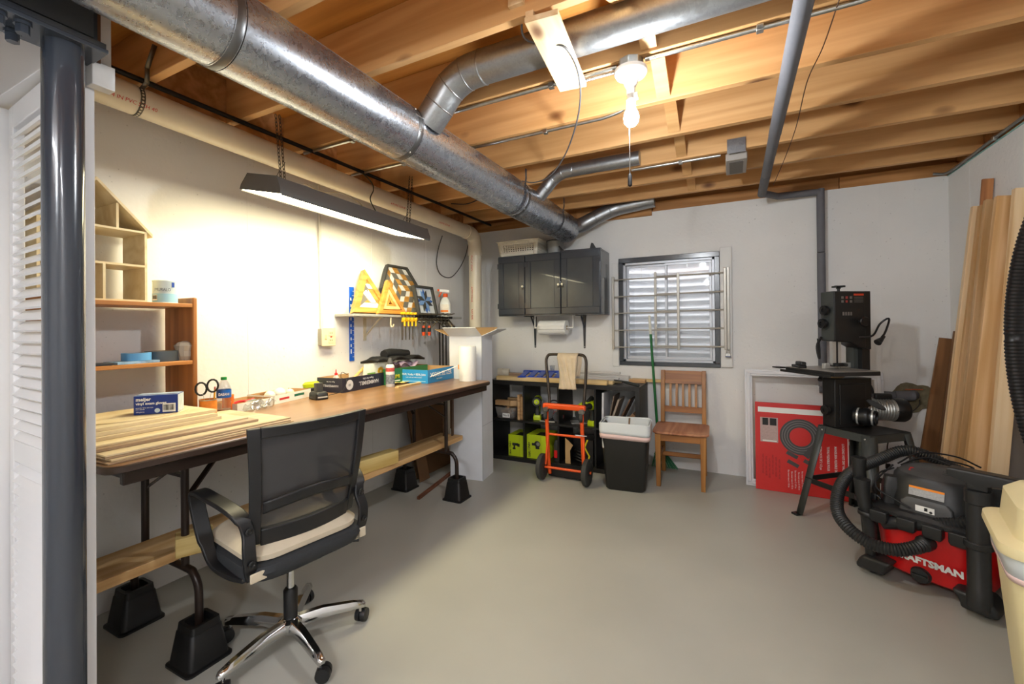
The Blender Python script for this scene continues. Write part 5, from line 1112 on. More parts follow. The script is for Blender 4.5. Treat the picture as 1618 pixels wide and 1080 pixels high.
MB().tube(smooth_path([(-.05, .01, .06), (-.07, .03, .14), (-.01, .05, .19), (.06, .04, .165), (.07, .01, .07)], 6), .006, 8).build('headband', M_dark, em)
MB().tube(smooth_path([(-.10, -.06, .008), (-.03, -.075, .01), (.05, -.06, .008)], 5), .007, 8).build('cord', mat('silver_cord', (.6, .6, .58), .4), em)
drill((cellx(2, .85), KY0+.10, U+.0003), radians(-10), 'lime impact driver at the right end of its cube', False, .9)
cs = thing('circular_saw', 'lime and grey circular saw behind the hand truck', 'saw', (cellx(2, .52), KY0+.17, U+.0003), radians(25))
MB().lathe([(.072, -.018), (.072, .018)], 26, (0, 0, .08), (0, 1, 0)).build('blade_guard', M_tg, cs); MB().lathe([(.040, 0), (.038, .09)], 18, (.01, .02, .09), (0, 1, 0)).build('motor_body', M_lime, cs); MB().tube(smooth_path([(-.06, 0, .10), (-.02, 0, .165), (.06, 0, .175), (.09, 0, .11)], 5), .016, 10).build('handle', M_lime, cs); box(-.11, .11, -.05, .07, 0, .008).build('base_plate', M_steel, cs); MB().bar((.02, 0, .15), (.10, .02, .235), .035, .04).build('rear_grip', M_tg, cs, bevel=.006)
# upper right: boards leaning
for k, (x, y, w_, h_, le, cl_, lb) in enumerate(((.20, .02, .018, .30, .02, (.80, .80, .82), 'white edged board leaning in the right cube'), (.30, .05, .010, .28, .20, (.45, .38, .32), 'thin brown board leaning in the right cube'), (.36, .03, .016, .26, .33, (.62, .56, .50), 'grey brown board leaning in the right cube'), (.50, .10, .012, .27, .45, (.40, .28, .18), 'dark walnut board leaning in the right cube'), (.66, .04, .030, .16, .75, (.50, .38, .28), 'thick short board lying in the right cube'), (.80, .02, .014, .15, .62, (.62, .43, .22), 'golden edged board at the far right of the cube'))):
    tag(box(-w_, 0, 0, .22, 0, h_).build('leaning_board', mat('lean%d' % k, cl_, .6, var=.12, vs=14), None, (cellx(3, x), KY0+y, U+.008), (0, le if k else .02, 0), bevel=.001), lb, 'board', 'boards in the right cube')
# lower row: lime cartons, red tool, torn carton
M_lbox = mat('lime_carton', (.74, .82, .10), .5); M_blkp = mat('print_black', (.08, .08, .08), .6)
def limebox(x, w_, d_, h_, yaw, label, art_):
    t_ = thing('tool_carton', label, 'box', (x, KY0+.035, Lw+.0003), yaw, 'lime tool cartons')
    box(0, w_, 0, d_, 0, h_).build('carton', M_lbox, t_, bevel=.001); box(w_*.42, w_-.004, .003, d_*.5, h_, h_+.0005).build('top_print', M_blkp, t_); box(w_*.68, w_*.684, -.0004, 0, .003, h_-.003).build('edge_line', M_tg, t_)
    box(w_*.06, w_*.17, -.0006, 0, .012, h_*.34).build('name_patch', M_blkp, t_); text('RYOBI', h_*.135, (w_*.115, -.0010, .012+h_*.165), (0, 0, 1), (-1, 0, 0), M_lbox, t_, bold=.0006, squash=.8); text('ONE+', h_*.15, (w_*.115, -.0008, h_*.52), (0, 0, 1), (-1, 0, 0), M_blkp, t_, bold=.0006, squash=.8)
    art_(t_, w_, h_)
def art_drill(t_, w_, h_):
    for q in ((.24, .62, .50, .62), (.32, .42, .36, .52), (.26, .44, .32, .40), (.55, .70, .46, .60)): box(w_*q[0], w_*q[1], -.0007, 0, h_*q[2], h_*q[3]).build('tool_print', M_tg, t_)
def art_saw(t_, w_, h_):
    MB().lathe([(h_*.14, 0), (h_*.14, .0007)], 20, (w_*.50, 0, h_*.62), (0, -1, 0)).build('tool_print', M_tg, t_); MB().lathe([(h_*.08, .0007), (h_*.08, .0011)], 16, (w_*.54, 0, h_*.63), (0, -1, 0)).build('tool_print', mat('print_grey', (.55, .55, .5), .5), t_); box(w_*.24, w_*.40, -.0007, 0, h_*.55, h_*.66).build('tool_print', M_tg, t_); box(w_*.42, w_*.60, -.0007, 0, h_*.42, h_*.50).build('tool_print', M_tg, t_)
limebox(cellx(0, .47), .172, .24, .205, radians(0), 'lime green tool carton with drill print, left lower cube', art_drill)
limebox(cellx(1, .04), .215, .26, .225, radians(0), 'lime green tool carton with saw print, beside the hand truck', art_saw)
rt = thing('red_grip_tool', 'dark tool with a red grip in the lower cube', 'tool', (cellx(1, .87), KY0+.08, Lw+.0003))
MB().loft([rrect(.04, .05, .01, 0), rrect(.045, .055, .01, .15), rrect(.03, .03, .01, .19)]).build('body', M_tg, rt); box(-.016, .016, -.036, -.0285, .03, .10).build('red_grip', mat('grip_red', (.85, .10, .12), .4), rt, bevel=.003)
tc_ = thing('torn_carton', 'torn dark carton of cables in the lower cube behind the hand truck', 'box', (cellx(2, .16), KY0+.03, Lw+.0003))
M_tc = mat('dark_print_carton', (.14, .13, .13), .5, var=.3, vs=30); kr = mat('kraft_inside', (.72, .58, .40), .8)
for q in ((0, .26, .22, .224), (0, .004, .004, .22), (.256, .26, .004, .22)): box(q[0], q[1], q[2], q[3], 0, .23).build('side', M_tc, tc_)
MB().prism([(0, 0), (.05, 0), (.045, .12), (.075, .17), (.03, .21), (.0, .23)], 0, .004, 'xz').build('torn_front', kr, tc_); MB().prism([(.26, 0), (.185, .02), (.205, .09), (.16, .16), (.19, .235), (.26, .23)], 0, .004, 'xz').build('torn_front', M_tc, tc_); MB().prism([(.215, .03), (.235, .09), (.19, .165), (.22, .235), (.205, .235), (.175, .165), (.22, .09), (.20, .03)], -.0008, 0, 'xz').build('yellow_stripe', mat('stripe_yellow', (.90, .82, .10), .5), tc_)
for k in range(4): cable('black cable coiled in the torn carton, %s' % ['lowest turn', 'second turn', 'third turn', 'top turn'][k], [(cellx(2, .16)+.13+(.085-.006*k)*cos(a), KY0+.14+.06*sin(a), Lw+.02+.028*k+.01*sin(2*a)) for a in [i*.7 for i in range(10)]], .008, M_bcable, 4)
# ---- on top of the cube shelf
KT = KH+.0005
def flat(name, label, x0, x1, y0, y1, h, m, z=KT, rz=0): 
    cx_, cy_ = (x0+x1)/2, (y0+y1)/2
    return tag(box(x0-cx_, x1-cx_, y0-cy_, y1-cy_, 0, h).build(name, m, None, (cx_, cy_, z), rz, bevel=.0015, seg=1), label, 'board')
M_pb = wood('shelf_pine', 'dfc593', 'c7a468', 0, .6, 10, .8); M_mould = mat('primed_moulding', (.78, .765, .75), .5)
flat('pine_board', 'pale pine board at the front of the cube shelf top', -2.09, -.99, 3.79, 3.86, .040, M_pb)
flat('wood_lath', 'long brown slat at the back left of the cube shelf top', -2.14, -1.45, 4.0, 4.06, .050, wood('brown_slat', 'b89d84', '97795c', 0, .6))
flat('pine_board', 'thin pale board lying along the front right of the cube shelf top', -1.35, -.955, 3.862, 3.93, .028, M_pb)
flat('white_moulding', 'white moulding strip on the front boards of the cube shelf top', -1.45, -.90, 3.96, 4.0, .030, M_mould)
flat('white_moulding', 'wide white moulding at the back of the cube shelf top', -1.25, -.86, 4.07, 4.15, .055, M_mould)
flat('white_moulding', 'white moulding with a dark end in the middle right of the cube shelf top', -1.30, -.94, 4.01, 4.06, .042, M_mould)
tag(MB().cyl((-1.50, 4.10, KT+.073), (-.93, 4.045, KT+.085), .012, n=14).build('white_tube', M_mould), 'white round tube lying on the mouldings', 'tube')
gt = thing('putty_gun', 'grey and black tool lying at the right end of the cube shelf top', 'tool', (-.83, 3.86, KT), radians(-30))
MB().tube([(-.15, 0, .03), (-.03, 0, .028), (0, 0, .024), (.10, 0, .014), (.13, 0, .012)], [.008, .010, .014, .013, .012], 10).build('body', M_tg, gt); box(-.18, -.05, -.014, .014, .012, .030).build('blade', M_steel, gt, bevel=.002)
flat('wood_offcut', 'short brown offcut past the right end of the mouldings', -.90, -.715, 4.08, 4.14, .03, M_scrap); 
flat('wood_rail', 'thin wooden rail sticking out past the cube shelf', -.85, -.58, 4.165, 4.20, .028, M_pb)
jg = thing('blue_jig_rack', 'blue slatted plastic jig lying tilted on the cube shelf top', 'jig', (-1.66, 3.93, KT+.052), (radians(7), 0, radians(10)))
M_jig = mat('jig_blue', (.10, .28, .72), .4)
for k in range(5): box(-.20+.085*k, -.145+.085*k, -.11, .12, 0, .012).build('slat', M_jig, jg, bevel=.002)
box(-.215, .22, .10, .135, -.002, .016).build('rail', M_jig, jg, bevel=.002); box(-.215, .22, -.12, -.095, -.002, .006).build('rail', M_jig, jg, bevel=.002)
tag(box(-.16, .20, -.06, .04, 0, .05).build('jig_rest', M_pb, None, (-1.66, 3.94, KT), radians(8)), 'pine block under the blue jig', 'block')
tag(MB().lathe([(.022, 0), (.028, .055), (.0265, .055), (.0205, .003)], 20).build('plastic_cup', M_clear, None, (-1.60, 4.05, KT+.082)), 'small clear cup standing on the blue jig', 'cup')
ro_ = thing('cream_roll', 'cream plastic coupling lying at the left end of the cube shelf top', 'pipe fitting', (-2.125, 4.02, KT+.047))
MB().lathe([(.040, -.06), (.046, -.06), (.046, -.01), (.043, -.008), (.043, .055), (.036, .055)], 26, ax=(1, .3, 0), caps=False).build('coupling', M_pvc, ro_, solid=.002)
# ================================================================== hand truck and towel
M_or = mat('orange_enamel', (.90, .33, .10), .35, var=.06, vs=15); M_hb = mat('dark_bronze_tube', (.20, .16, .13), .35, .4); M_rub = mat('grey_rubber', (.20, .20, .19), .7)
ht = thing('hand_truck', 'orange folding hand truck with black loop handle', 'hand truck', (-1.26, 3.43, 0))
for s in (-1, 1):
    x = s*.195
    w = MB().lathe([(.055, -.022), (.096, -.022), (.106, -.016), (.108, 0), (.106, .016), (.096, .022), (.055, .022)], 32, (x, 0, .108), (1, 0, 0)).build('wheel', M_rub, ht)
    MB().lathe([(.012, -.026), (.056, -.018), (.056, .018), (.012, .026)], 24, (x, 0, .108), (1, 0, 0)).build('rim', mat('wheel_rim', (.13, .13, .13), .5), w); MB().cyl((x-.034, 0, .108), (x+.034, 0, .108), .011, n=12).build('axle_nut', M_or, w)
    xs = s*.155
    MB().tube(smooth_path([(xs, .07, .035), (xs-.008, .055, .25), (xs-.012, .045, .50), (xs-.012, .045, .60)], 5), .016, 12).build('side_tube', M_or, ht)
    MB().tube([(xs+.012*s, .01, .125), (xs, .045, .39)], .010, 10).build('brace', M_or, ht)
    cw = MB().lathe([(.018, -.014), (.034, -.012), (.036, 0), (.034, .012), (.018, .014)], 20, (xs-.002, -.012, .545), (1, .25, 0)).build('caster', M_rub, ht); MB().lathe([(.022, -.016), (.022, .016)], 14, (xs, .0, .592), (0, 1, 0)).build('caster_boss', M_steel, cw)
MB().cyl((-.20, 0, .108), (.20, 0, .108), .010, n=10).build('axle', M_or, ht); MB().cyl((-.155, .05, .375), (.145, .05, .375), .010, n=10).build('cross_bar', M_or, ht)
b = MB(); b.loft([[Vector((x, .045-.022+.044*c_[0], .615+.024*c_[1])) for c_ in ((0, -1), (1, -1), (1, 1), (0, 1))] for x in (-.20, .175)]); b.build('top_plate', M_or, ht, bevel=.014, seg=4)
hp_ = smooth_path([(-.135, .045, .60), (-.165, .085, .76), (-.205, .14, .95), (-.212, .155, 1.0)], 5)[:-1]+smooth_path([(-.212, .155, 1.0), (-.200, .163, 1.032), (-.165, .168, 1.045), (0, .168, 1.045), (.10, .168, 1.045), (.135, .160, 1.03), (.15, .152, 1.0)], 5)[:-1]+smooth_path([(.15, .152, 1.0), (.155, .14, .95), (.16, .085, .76), (.155, .045, .60)], 5)
MB().tube(hp_, .0125, 12).build('loop_handle', M_hb, ht)
box(-.17, .17, .085, .24, .012, .018).build('toe_plate', M_dark, ht, bevel=.002); box(-.17, .17, .078, .085, .012, .10).build('toe_plate_back', M_dark, ht)
MB().cyl((.10, .0, .40), (.19, .02, .395), .005, n=8).build('latch_wire', M_steel, ht)
M_twl = mat('tan_towel', (.80, .73, .62), .95, var=.10, vs=18, bump=.6, bs=150)
def tow(u, v):   # v along the cloth over the bar
    s = v*.52-.31; x = -.10+.175*u+.012*sin(6*v+4*u)
    if s < 0: y, z = .152-.022*(1+.15*sin(9*u)), 1.06+s
    else: y, z = .188+.018*sin(5*u), 1.06-s*.95
    k = max(0, 1-abs(s)/.03)
    return Vector((x+(.02*u if s > 0 else -.006*u+.03*(-s)), y*(1-k)+.168*k+(.006*sin(22*u+8*v) if abs(s) > .03 else 0), z+(.0 if k else 0)))
tag(MB().grid(tow, 22, 44).build('towel', M_twl, None, (-1.26, 3.43, 0), solid=.006, smooth=80), 'tan towel draped over the hand truck handle', 'towel')

# ================================================================== trash can, broom, wooden chair
M_tc2 = mat('trash_black', (.10, .10, .095), .45, var=.12, vs=12, rvar=.1); M_lin = mat('white_liner', (.84, .86, .87), .4)
ta = thing('trash_can', 'black wastebasket with white liner beside the wooden chair', 'trash can', (-.775, 3.55, 0), radians(6))
TH = .525
b = MB(); b.loft([rrect(.27, .20, .03, 0), rrect(.30, .225, .03, .015), rrect(.365, .275, .035, TH-.02), rrect(.375, .285, .035, TH-.02), rrect(.378, .288, .035, TH), rrect(.360, .270, .035, TH), rrect(.285, .21, .03, .02)], caps=True); b.build('can_body', M_tc2, ta)
def ring(w, d, z, amp, ph, r=.035): return [Vector(p)+Vector((p[0]*amp*sin(5*atan2(p[1], p[0])+ph), p[1]*amp*sin(4*atan2(p[1], p[0])+ph), .006*sin(6*atan2(p[1], p[0])+ph))) for p in rrect(w, d, r, z, 8)]
b = MB(); b.loft([ring(.25, .16, .14, .05, 0), ring(.345, .255, .34, .02, 1), ring(.358, .268, TH+.001, .005, 2), ring(.372, .282, TH+.008, .004, 2), ring(.388, .298, TH+.002, .006, 1), ring(.386, .296, TH-.06, .010, 3), ring(.382, .290, TH-.085, .008, 3)], caps=False); b.build('liner', M_lin, ta, solid=.0016)
b = MB(); b.loft([ring(.386, .293, TH-.083, .008, 3), ring(.379, .286, TH-.120, .006, 4)], caps=False); b.build('liner_drawstring_band', mat('pink_band', (.86, .74, .72), .4), ta, solid=.0016)
tag(MB().bar((-.755, 3.55, .42), (-.748, 3.56, TH+.025), .018, .010).build('wood_stick', wood('dark_stick', '7b5a3c', '5a4028', 2)), 'brown stick standing in the wastebasket', 'stick')
bo = PZ(1041, 762, 0); btop = PY(1026, 498, 4.135)
br = thing('broom', 'green handled broom leaning on the wall behind the chair', 'broom', (0, 0, 0))
bb0 = Vector((-.615, 4.165, .16))
M_grn = mat('broom_green', (.10, .42, .20), .4)
MB().tube([bb0, btop+(bb0-btop)*.14], .0115, 12).build('handle', M_grn, br); MB().tube([btop+(bb0-btop)*.14, btop], .012, 12).build('hand_grip', mat('grip_white', (.85, .85, .80), .5), br)
MB().loft([[Vector((bb0.x+x, bb0.y+y, .175)) for x, y in ((-.02, -.012), (.02, -.012), (.02, .012), (-.02, .012))], [Vector((bb0.x+.02+x, bb0.y+y-.005, .12)) for x, y in ((-.06, -.018), (.06, -.018), (.06, .018), (-.06, .018))]]).build('cap', M_grn, br)
rnd = random.Random(4); b = MB()
for k in range(110):
    u = rnd.uniform(-1, 1); v = rnd.uniform(-1, 1); p0 = Vector((bb0.x+.02+.055*u, bb0.y-.005+.014*v, .122)); p1 = Vector((bb0.x+.05+.115*u, bb0.y-.005+.02*v, .004+.01*rnd.random()))
    b.bar(p0, p1, .0022, .0022)
bo_ = b.build('bristles', mat('bristle_green', (.18, .46, .30), .5), br); bo_['kind'] = 'stuff'
M_ch = wood('chair_oak', 'b07a3c', '875521', 2, .42, 10, 0, coat=0, rand=.06); M_chx = wood('chair_oak_cross', 'aa6f35', '834f20', 0, .45, 10, 0, coat=0, rand=.06)
wc = thing('wooden_chair', 'worn wooden slat-back chair against the back wall', 'chair', (-.39, 3.88, 0), radians(2))
for s in (-1, 1):
    MB().loft([[Vector((s*.165+x, -.19+y, 0)) for x, y in ((-.016, -.016), (.016, -.016), (.016, .016), (-.016, .016))], [Vector((s*.168+x, -.185+y, .42)) for x, y in ((-.022, -.022), (.022, -.022), (.022, .022), (-.022, .022))]]).build('leg', M_ch, wc, bevel=.003)
    MB().loft([[Vector((s*.168+x, y0+y, z)) for x, y in ((-.017, -.019), (.017, -.019), (.017, .019), (-.017, .019))] for z, y0 in ((0, .225), (.20, .205), (.42, .20), (.46, .20), (.70, .225), (.89, .265))]).build('leg', M_ch, wc, bevel=.003)
    box(s*.168-.009, s*.168+.009, -.165, .185, .20, .228).build('side_stretcher', M_ch, wc, bevel=.002); box(s*.168-.009, s*.168+.009, -.165, .185, .365, .420).build('apron', M_ch, wc, bevel=.002)
box(-.148, .148, -.196, -.178, .365, .420).build('apron', M_chx, wc, bevel=.002); box(-.148, .148, -.02, .0, .205, .235).build('front_stretcher', M_chx, wc, bevel=.002); box(-.15, .15, .195, .213, .14, .165).build('rear_stretcher', M_chx, wc, bevel=.002)
M_st = wood('worn_seat', 'c08a66', '95583a', 1, .5, 8, 0, rand=.02)
MB().loft([rrect(.40, .40, .05, .420, 5, (0, -.012)), rrect(.42, .42, .055, .428, 5, (0, -.012)), rrect(.42, .42, .055, .442, 5, (0, -.012)), rrect(.36, .36, .05, .448, 5, (0, -.012)), rrect(.20, .20, .05, .440, 5, (0, -.012))]).build('seat', M_st, wc)
def bky(z): return .20+.025*(z-.46)/.24+(.04*max(0, z-.70)/.19)
def crossb(n_, z0, z1): MB().loft([[Vector((-.152, bky(z0)-.011, z0)), Vector((.152, bky(z0)-.011, z0)), Vector((.152, bky(z0)+.011, z0)), Vector((-.152, bky(z0)+.011, z0))], [Vector((-.152, bky(z1)-.011, z1)), Vector((.152, bky(z1)-.011, z1)), Vector((.152, bky(z1)+.011, z1)), Vector((-.152, bky(z1)+.011, z1))]]).build(n_, M_chx, wc, bevel=.002)
crossb('top_rail', .775, .885); crossb('lower_rail', .53, .58)
for k in range(5):
    x = -.104+.052*k; MB().loft([[Vector((x+a*.010, bky(z)+c_*.005, z)) for a, c_ in ((-1, -1), (1, -1), (1, 1), (-1, 1))] for z in (.575, .70, .78)]).build('slat', M_ch, wc, bevel=.001)

# ================================================================== white frame and red carton by the wall
fr_ = thing('picture_frame', 'large empty white frame leaning on the back wall', 'frame', (.53, 4.0, .001), (radians(-6), 0, 0))
M_fr = mat('white_frame', (.86, .86, .87), .4)
for q, n_ in (((-.45, .45, .0, .055), 'rail'), ((-.45, .45, .875, .93), 'rail'), ((-.45, -.395, .055, .875), 'stile'), ((.395, .45, .055, .875), 'stile')):
    o = box(q[0], q[1], 0, .022, q[2], q[3]).build(n_, M_fr, fr_, bevel=.003); 
    if n_ == 'stile': box(q[0]+.015, q[1]-.015, -.008, 0, q[2]-.03, q[3]+.03).build('moulding', M_fr, o, bevel=.003)
    else: box(q[0]+.015, q[1]-.015, -.008, 0, q[2]+.015, q[3]-.015).build('moulding', M_fr, o, bevel=.003)
M_redc = mat('red_carton', (.80, .13, .11), .45); M_dkp = mat('hose_print', (.27, .26, .26), .6)
rb = thing('red_carton', 'flat red hose carton standing behind the band saw', 'box', (.147, 3.945, .001), (radians(-4), 0, radians(-2)))
RW, RH = .665, .675
box(0, RW, 0, .035, 0, RH).build('carton', M_redc, rb, bevel=.002)
def pr(x0, x1, z0, z1, m, n_='print', d=.0006): return box(x0, x1, -d, 0, z0, z1).build(n_, m, rb)
pr(.02, RW-.02, RH-.075, RH-.035, mat('print_white', (.92, .92, .90), .5), 'white_stripe')
b = MB(); b.lathe([(.070, .0008), (.070, .0006), (.135, .0006), (.135, .0008), (.070, .0008)], 40, (.30, 0, .43), (0, -1, 0), caps=False); b.build('hose_print', M_dkp, rb)
for r_ in (.085, .102, .119): MB().lathe([(r_-.003, .0012), (r_+.003, .0012)], 40, (.30, 0, .43), (0, -1, 0), caps=False).build('hose_highlight', mat('hose_hi', (.45, .44, .44), .6), rb)
MB().bar((.40, -.0008, .38), (.33, -.0008, .285), .045, .001, pi/2).build('hose_end_print', M_dkp, rb)
pr(.035, .155, .37, .56, mat('spec_patch', (.72, .62, .60), .6, var=.1, vs=80), 'spec_label'); pr(.05, .09, .50, .555, mat('print_black', (.08, .08, .08), .6), 'spec_icon', .001); pr(.10, .145, .50, .555, mat('print_black', (.08, .08, .08), .6), 'spec_icon', .001); pr(.05, .145, .375, .385, M_lw, 'spec_line', .001)
for x, z in ((.21, .29), (.215, .225), (.32, .24)): MB().bar((x, -.0008, z+.018), (x+.07, -.0008, z-.018), .028, .001, pi/2).build('nozzle_print', M_dkp, rb)
M_txt = mat('dull_red_print', (.55, .09, .08), .6)
for k in range(6): text('WET DRY VAC HOSE', .016, (.05+.022*k, -.0008, .20-.015*(k % 3)), (0, 0, -1), (1, 0, 0), M_txt, rb)
for k in range(5): text('fits most vacs 2 1/2 in', .015, (.22+.022*k, -.0008, .11-.01*(k % 2)), (0, 0, -1), (1, 0, 0), M_lw, rb)
for k, q in enumerate(('LOCKING WET DRY VAC HOSE', 'MANGUERA FLEXIBLE DE', 'TUYAU FLEXIBLE POUR', 'POSI-LOCK DE 2 1/2 po')): text(q, .021, (.56-.045*k, -.0008, .29), (0, 0, -1), (1, 0, 0), M_lw, rb, bold=.0002, squash=.8)
pr(.46, .54, .475, .56, mat('badge_red', (.35, .06, .06), .5), 'badge'); MB().lathe([(.03, .0008), (.03, .0012)], 20, (.50, 0, .517), (0, -1, 0)).build('badge_seal', M_lw, rb)
text('CRAFTSMAN', .085, (.625, -.0009, .35), (0, 0, -1), (1, 0, 0), M_lw, rb, bold=.003, squash=.92)
for q in ((.588, .593, .12, .60), (.655, .660, .12, .60)): pr(*q, M_lw, 'logo_border', .0009)
# ================================================================== band saw on its stand
M_saw = mat('saw_black', (.11, .11, .11), .38, var=.06, vs=20); M_sawg = mat('saw_grey', (.25, .26, .25), .4); M_ali = mat('brushed_aluminium', (.80, .80, .78), .35, .6)
ss = thing('saw_stand', 'black steel stand with splayed legs under the band saw', 'stand', (.73, 3.50, 0), radians(42))
tp_, bt_, zt = .165, .255, .622
box(-tp_, tp_, -tp_, tp_, zt-.004, zt).build('top_plate', M_saw, ss, bevel=.002)
for q in ((-tp_, tp_, -tp_, -tp_+.004), (-tp_, tp_, tp_-.004, tp_), (-tp_, -tp_+.004, -tp_, tp_), (tp_-.004, tp_, -tp_, tp_)): box(q[0], q[1], q[2], q[3], zt-.05, zt-.004).build('apron', M_sawg, ss)
for sx in (-1, 1):
    for sy in (-1, 1):
        P0 = Vector((sx*bt_, sy*bt_, .012)); P1 = Vector((sx*tp_, sy*tp_, zt-.01)); b = MB()
        for dx_, dy_ in ((-sx*.045, 0), (0, -sy*.045)):
            vs = [P0, P0+Vector((dx_, dy_, 0)), P1+Vector((dx_*1.2, dy_*1.2, 0)), P1]; b.add(vs, [(0, 1, 2, 3)])
        lg = b.build('leg', M_sawg, ss, solid=.004); box(sx*bt_-.022, sx*bt_+.022, sy*bt_-.022, sy*bt_+.022, 0, .014).build('rubber_foot', M_dark, lg, bevel=.003)
        MB().sphere((sx*(tp_+.002), sy*(tp_-.03), zt-.028), .007, 8, 5).build('bolt', M_steel, lg)
k_ = .235/.622; q_ = bt_+(tp_-bt_)*k_-.004
for a, c in (((-q_, -q_), (-q_, q_)), ((-q_, -q_), (q_, -q_)), ((q_, -q_), (q_, q_)), ((-q_, q_), (q_, q_))): MB().bar((a[0], a[1], .25), (c[0], c[1], .25), .006, .034).build('stretcher', M_saw, ss)
sw = thing('band_saw', 'black bench band saw with cast table and work lamp', 'band saw', (.66, 3.55, zt+.0005), radians(33))
zb = zt+.0005
hw_, hd_ = .131, .05
def Z(z): return z-zb
MB().prism([(-hw_, Z(1.175)), (-.02, Z(1.165)), (.045, Z(1.130)), (hw_, Z(1.120)), (hw_, Z(1.497)), (-hw_, Z(1.497))], -hd_, hd_, 'xz').build('upper_cabinet', M_saw, sw, bevel=.004)
MB().prism([(-hw_+.002, Z(1.18)), (-.02, Z(1.17)), (.045, Z(1.135)), (.085, Z(1.13)), (.085, Z(1.493)), (-hw_+.002, Z(1.493))], -hd_-.006, -hd_-.0005, 'xz').build('upper_door', M_saw, sw, bevel=.002)
box(-hw_-.001, -hw_+.0, -hd_, hd_, Z(1.18), Z(1.495)).build('side_plate', M_sawg, sw)
box(.075, hw_, -hd_*.8, hd_, Z(.95), Z(1.125)).build('column', M_saw, sw); box(.045, .075, -.01, hd_, Z(.95), Z(1.135)).build('column_web', M_sawg, sw)
box(-hw_, hw_, -hd_, hd_, 0, Z(.935)).build('lower_cabinet', M_saw, sw, bevel=.004); box(-hw_+.03, hw_-.05, -hd_-.006, -hd_, .02, Z(.90)).build('lower_door', M_saw, sw, bevel=.002)
for n_, z, y in (('tension_knob', 1.375, -.01), ('guide_knob', 1.29, .005), ('door_knob', .73, -.01)): MB().lathe([(.012, 0), (.012, .018), (.030, .020), (.032, .030), (.030, .042), (.012, .044), (.010, .038)], 22, (-hw_, y, Z(z)), (-1, 0, 0)).build(n_, M_dark, sw)
MB().lathe([(.008, 0), (.008, .018), (.014, .02), (.012, .026)], 14, (-.05, 0, Z(1.497))).build('top_knob_stem', M_dark, sw)
b = MB()
for k in range(4): b.bar((-.05, 0, Z(1.53)), (-.05+.038*cos(k*pi/2+.4), .038*sin(k*pi/2+.4), Z(1.53)), .018, .012)
b.build('top_knob', M_dark, sw, bevel=.003)
MB().lathe([(.008, 0), (.008, .035), (.030, .036), (.031, .046), (.028, .050)], 20, (.035, -hd_-.006, Z(1.30)), (0, -1, 0)).build('lock_knob', M_dark, sw)
MB().tube(smooth_path([(.04, -hd_-.01, Z(1.20)), (.09, -hd_-.05, Z(1.21)), (.15, -.09, Z(1.28)), (.175, -.115, Z(1.315)), (.165, -.14, Z(1.305)), (.12, -.155, Z(1.23)), (.09, -.16, Z(1.20))], 7), .006, 8).build('lamp_gooseneck', M_dark, sw)
MB().lathe([(.006, -.05), (.010, -.03), (.017, 0), (.021, .022), (.018, .024)], 18, (.075, -.162, Z(1.18)), (-.75, -.15, -.45)).build('lamp_head', M_dark, sw)
M_lab = mat('saw_print', (.55, .20, .18), .5); M_lab2 = mat('saw_print_grey', (.42, .40, .38), .5)
box(.005, .075, -hd_-.0066, -hd_-.006, Z(1.468), Z(1.480)).build('warning_stripe', mat('warning_orange', (.80, .25, .12), .5), sw)
for k in range(4): box(.008, .072, -hd_-.0066, -hd_-.006, Z(1.455-.01*k), Z(1.458-.01*k)).build('warning_line', M_lab2, sw)
for k, (x, z) in enumerate(((-.075, 1.455), (-.045, 1.455), (-.015, 1.455), (-.075, 1.43), (-.045, 1.43), (-.015, 1.43))): box(x-.008, x+.008, -hd_-.0066, -hd_-.006, Z(z-.008), Z(z+.008)).build('icon', M_lab2 if k % 3 != 1 else M_lab, sw)

for k in range(4): box(-.075+.018*k, -.063+.018*k, -hd_-.0066, -hd_-.006, Z(1.34), Z(1.362)).build('icon', M_lab2, sw)
# blade guide and table
box(-.125, -.100, -.03, -.010, Z(1.02), Z(1.175)).build('guide_post', M_ali, sw); box(-.100, -.085, -.028, -.012, Z(1.02), Z(1.175)).build('guide_post', M_saw, sw); box(-.085, -.064, -.03, -.010, Z(1.02), Z(1.175)).build('guide_post', M_ali, sw)
box(-.072, -.0715, -.030, -.018, Z(.90), Z(1.18)).build('blade', M_steel, sw); box(-.125, -.055, -.040, 0, Z(1.012), Z(1.034)).build('guide_block', M_dark, sw, bevel=.003)
for x in (-.11, -.045): MB().lathe([(.010, 0), (.010, .02)], 12, (x, -.03, Z(1.022)), (0, -1, 0)).build('guide_bearing', M_tg, sw)
TZ = .992
box(-.262, .050, -.190, .215, Z(TZ-.026), Z(TZ-.001)).build('table_edge', M_saw, sw, bevel=.002); box(-.260, .048, -.188, .213, Z(TZ-.001), Z(TZ+.003)).build('table_top', mat('cast_table', (.62, .60, .57), .35, .5), sw, bevel=.001)
MB().lathe([(.085, 0), (.05, -.04), (.03, -.045)], 22, (-.09, 0, Z(TZ-.014))).build('trunnion', mat('trunnion_tan', (.55, .45, .34), .5), sw); MB().tube([(-.19, -.02, Z(TZ-.02)), (-.225, -.04, Z(TZ-.065))], [.008, .014], 10).build('tilt_handle', M_dark, sw)
box(-.11, -.085, -.235, .245, Z(TZ+.006), Z(TZ+.036)).build('rip_fence', M_ali, sw, Vector((0.03, .0, 0)), bevel=.002) if 0 else MB().cbox((.0, .02, Z(TZ+.022)), (.34, .022, .034), Matrix.Rotation(radians(8), 3, 'Z')).build('rip_fence', M_ali, sw, bevel=.002)
MB().cbox((.178, .045, Z(TZ+.020)), (.022, .03, .03)).build('fence_clamp', M_dark, sw, bevel=.003)
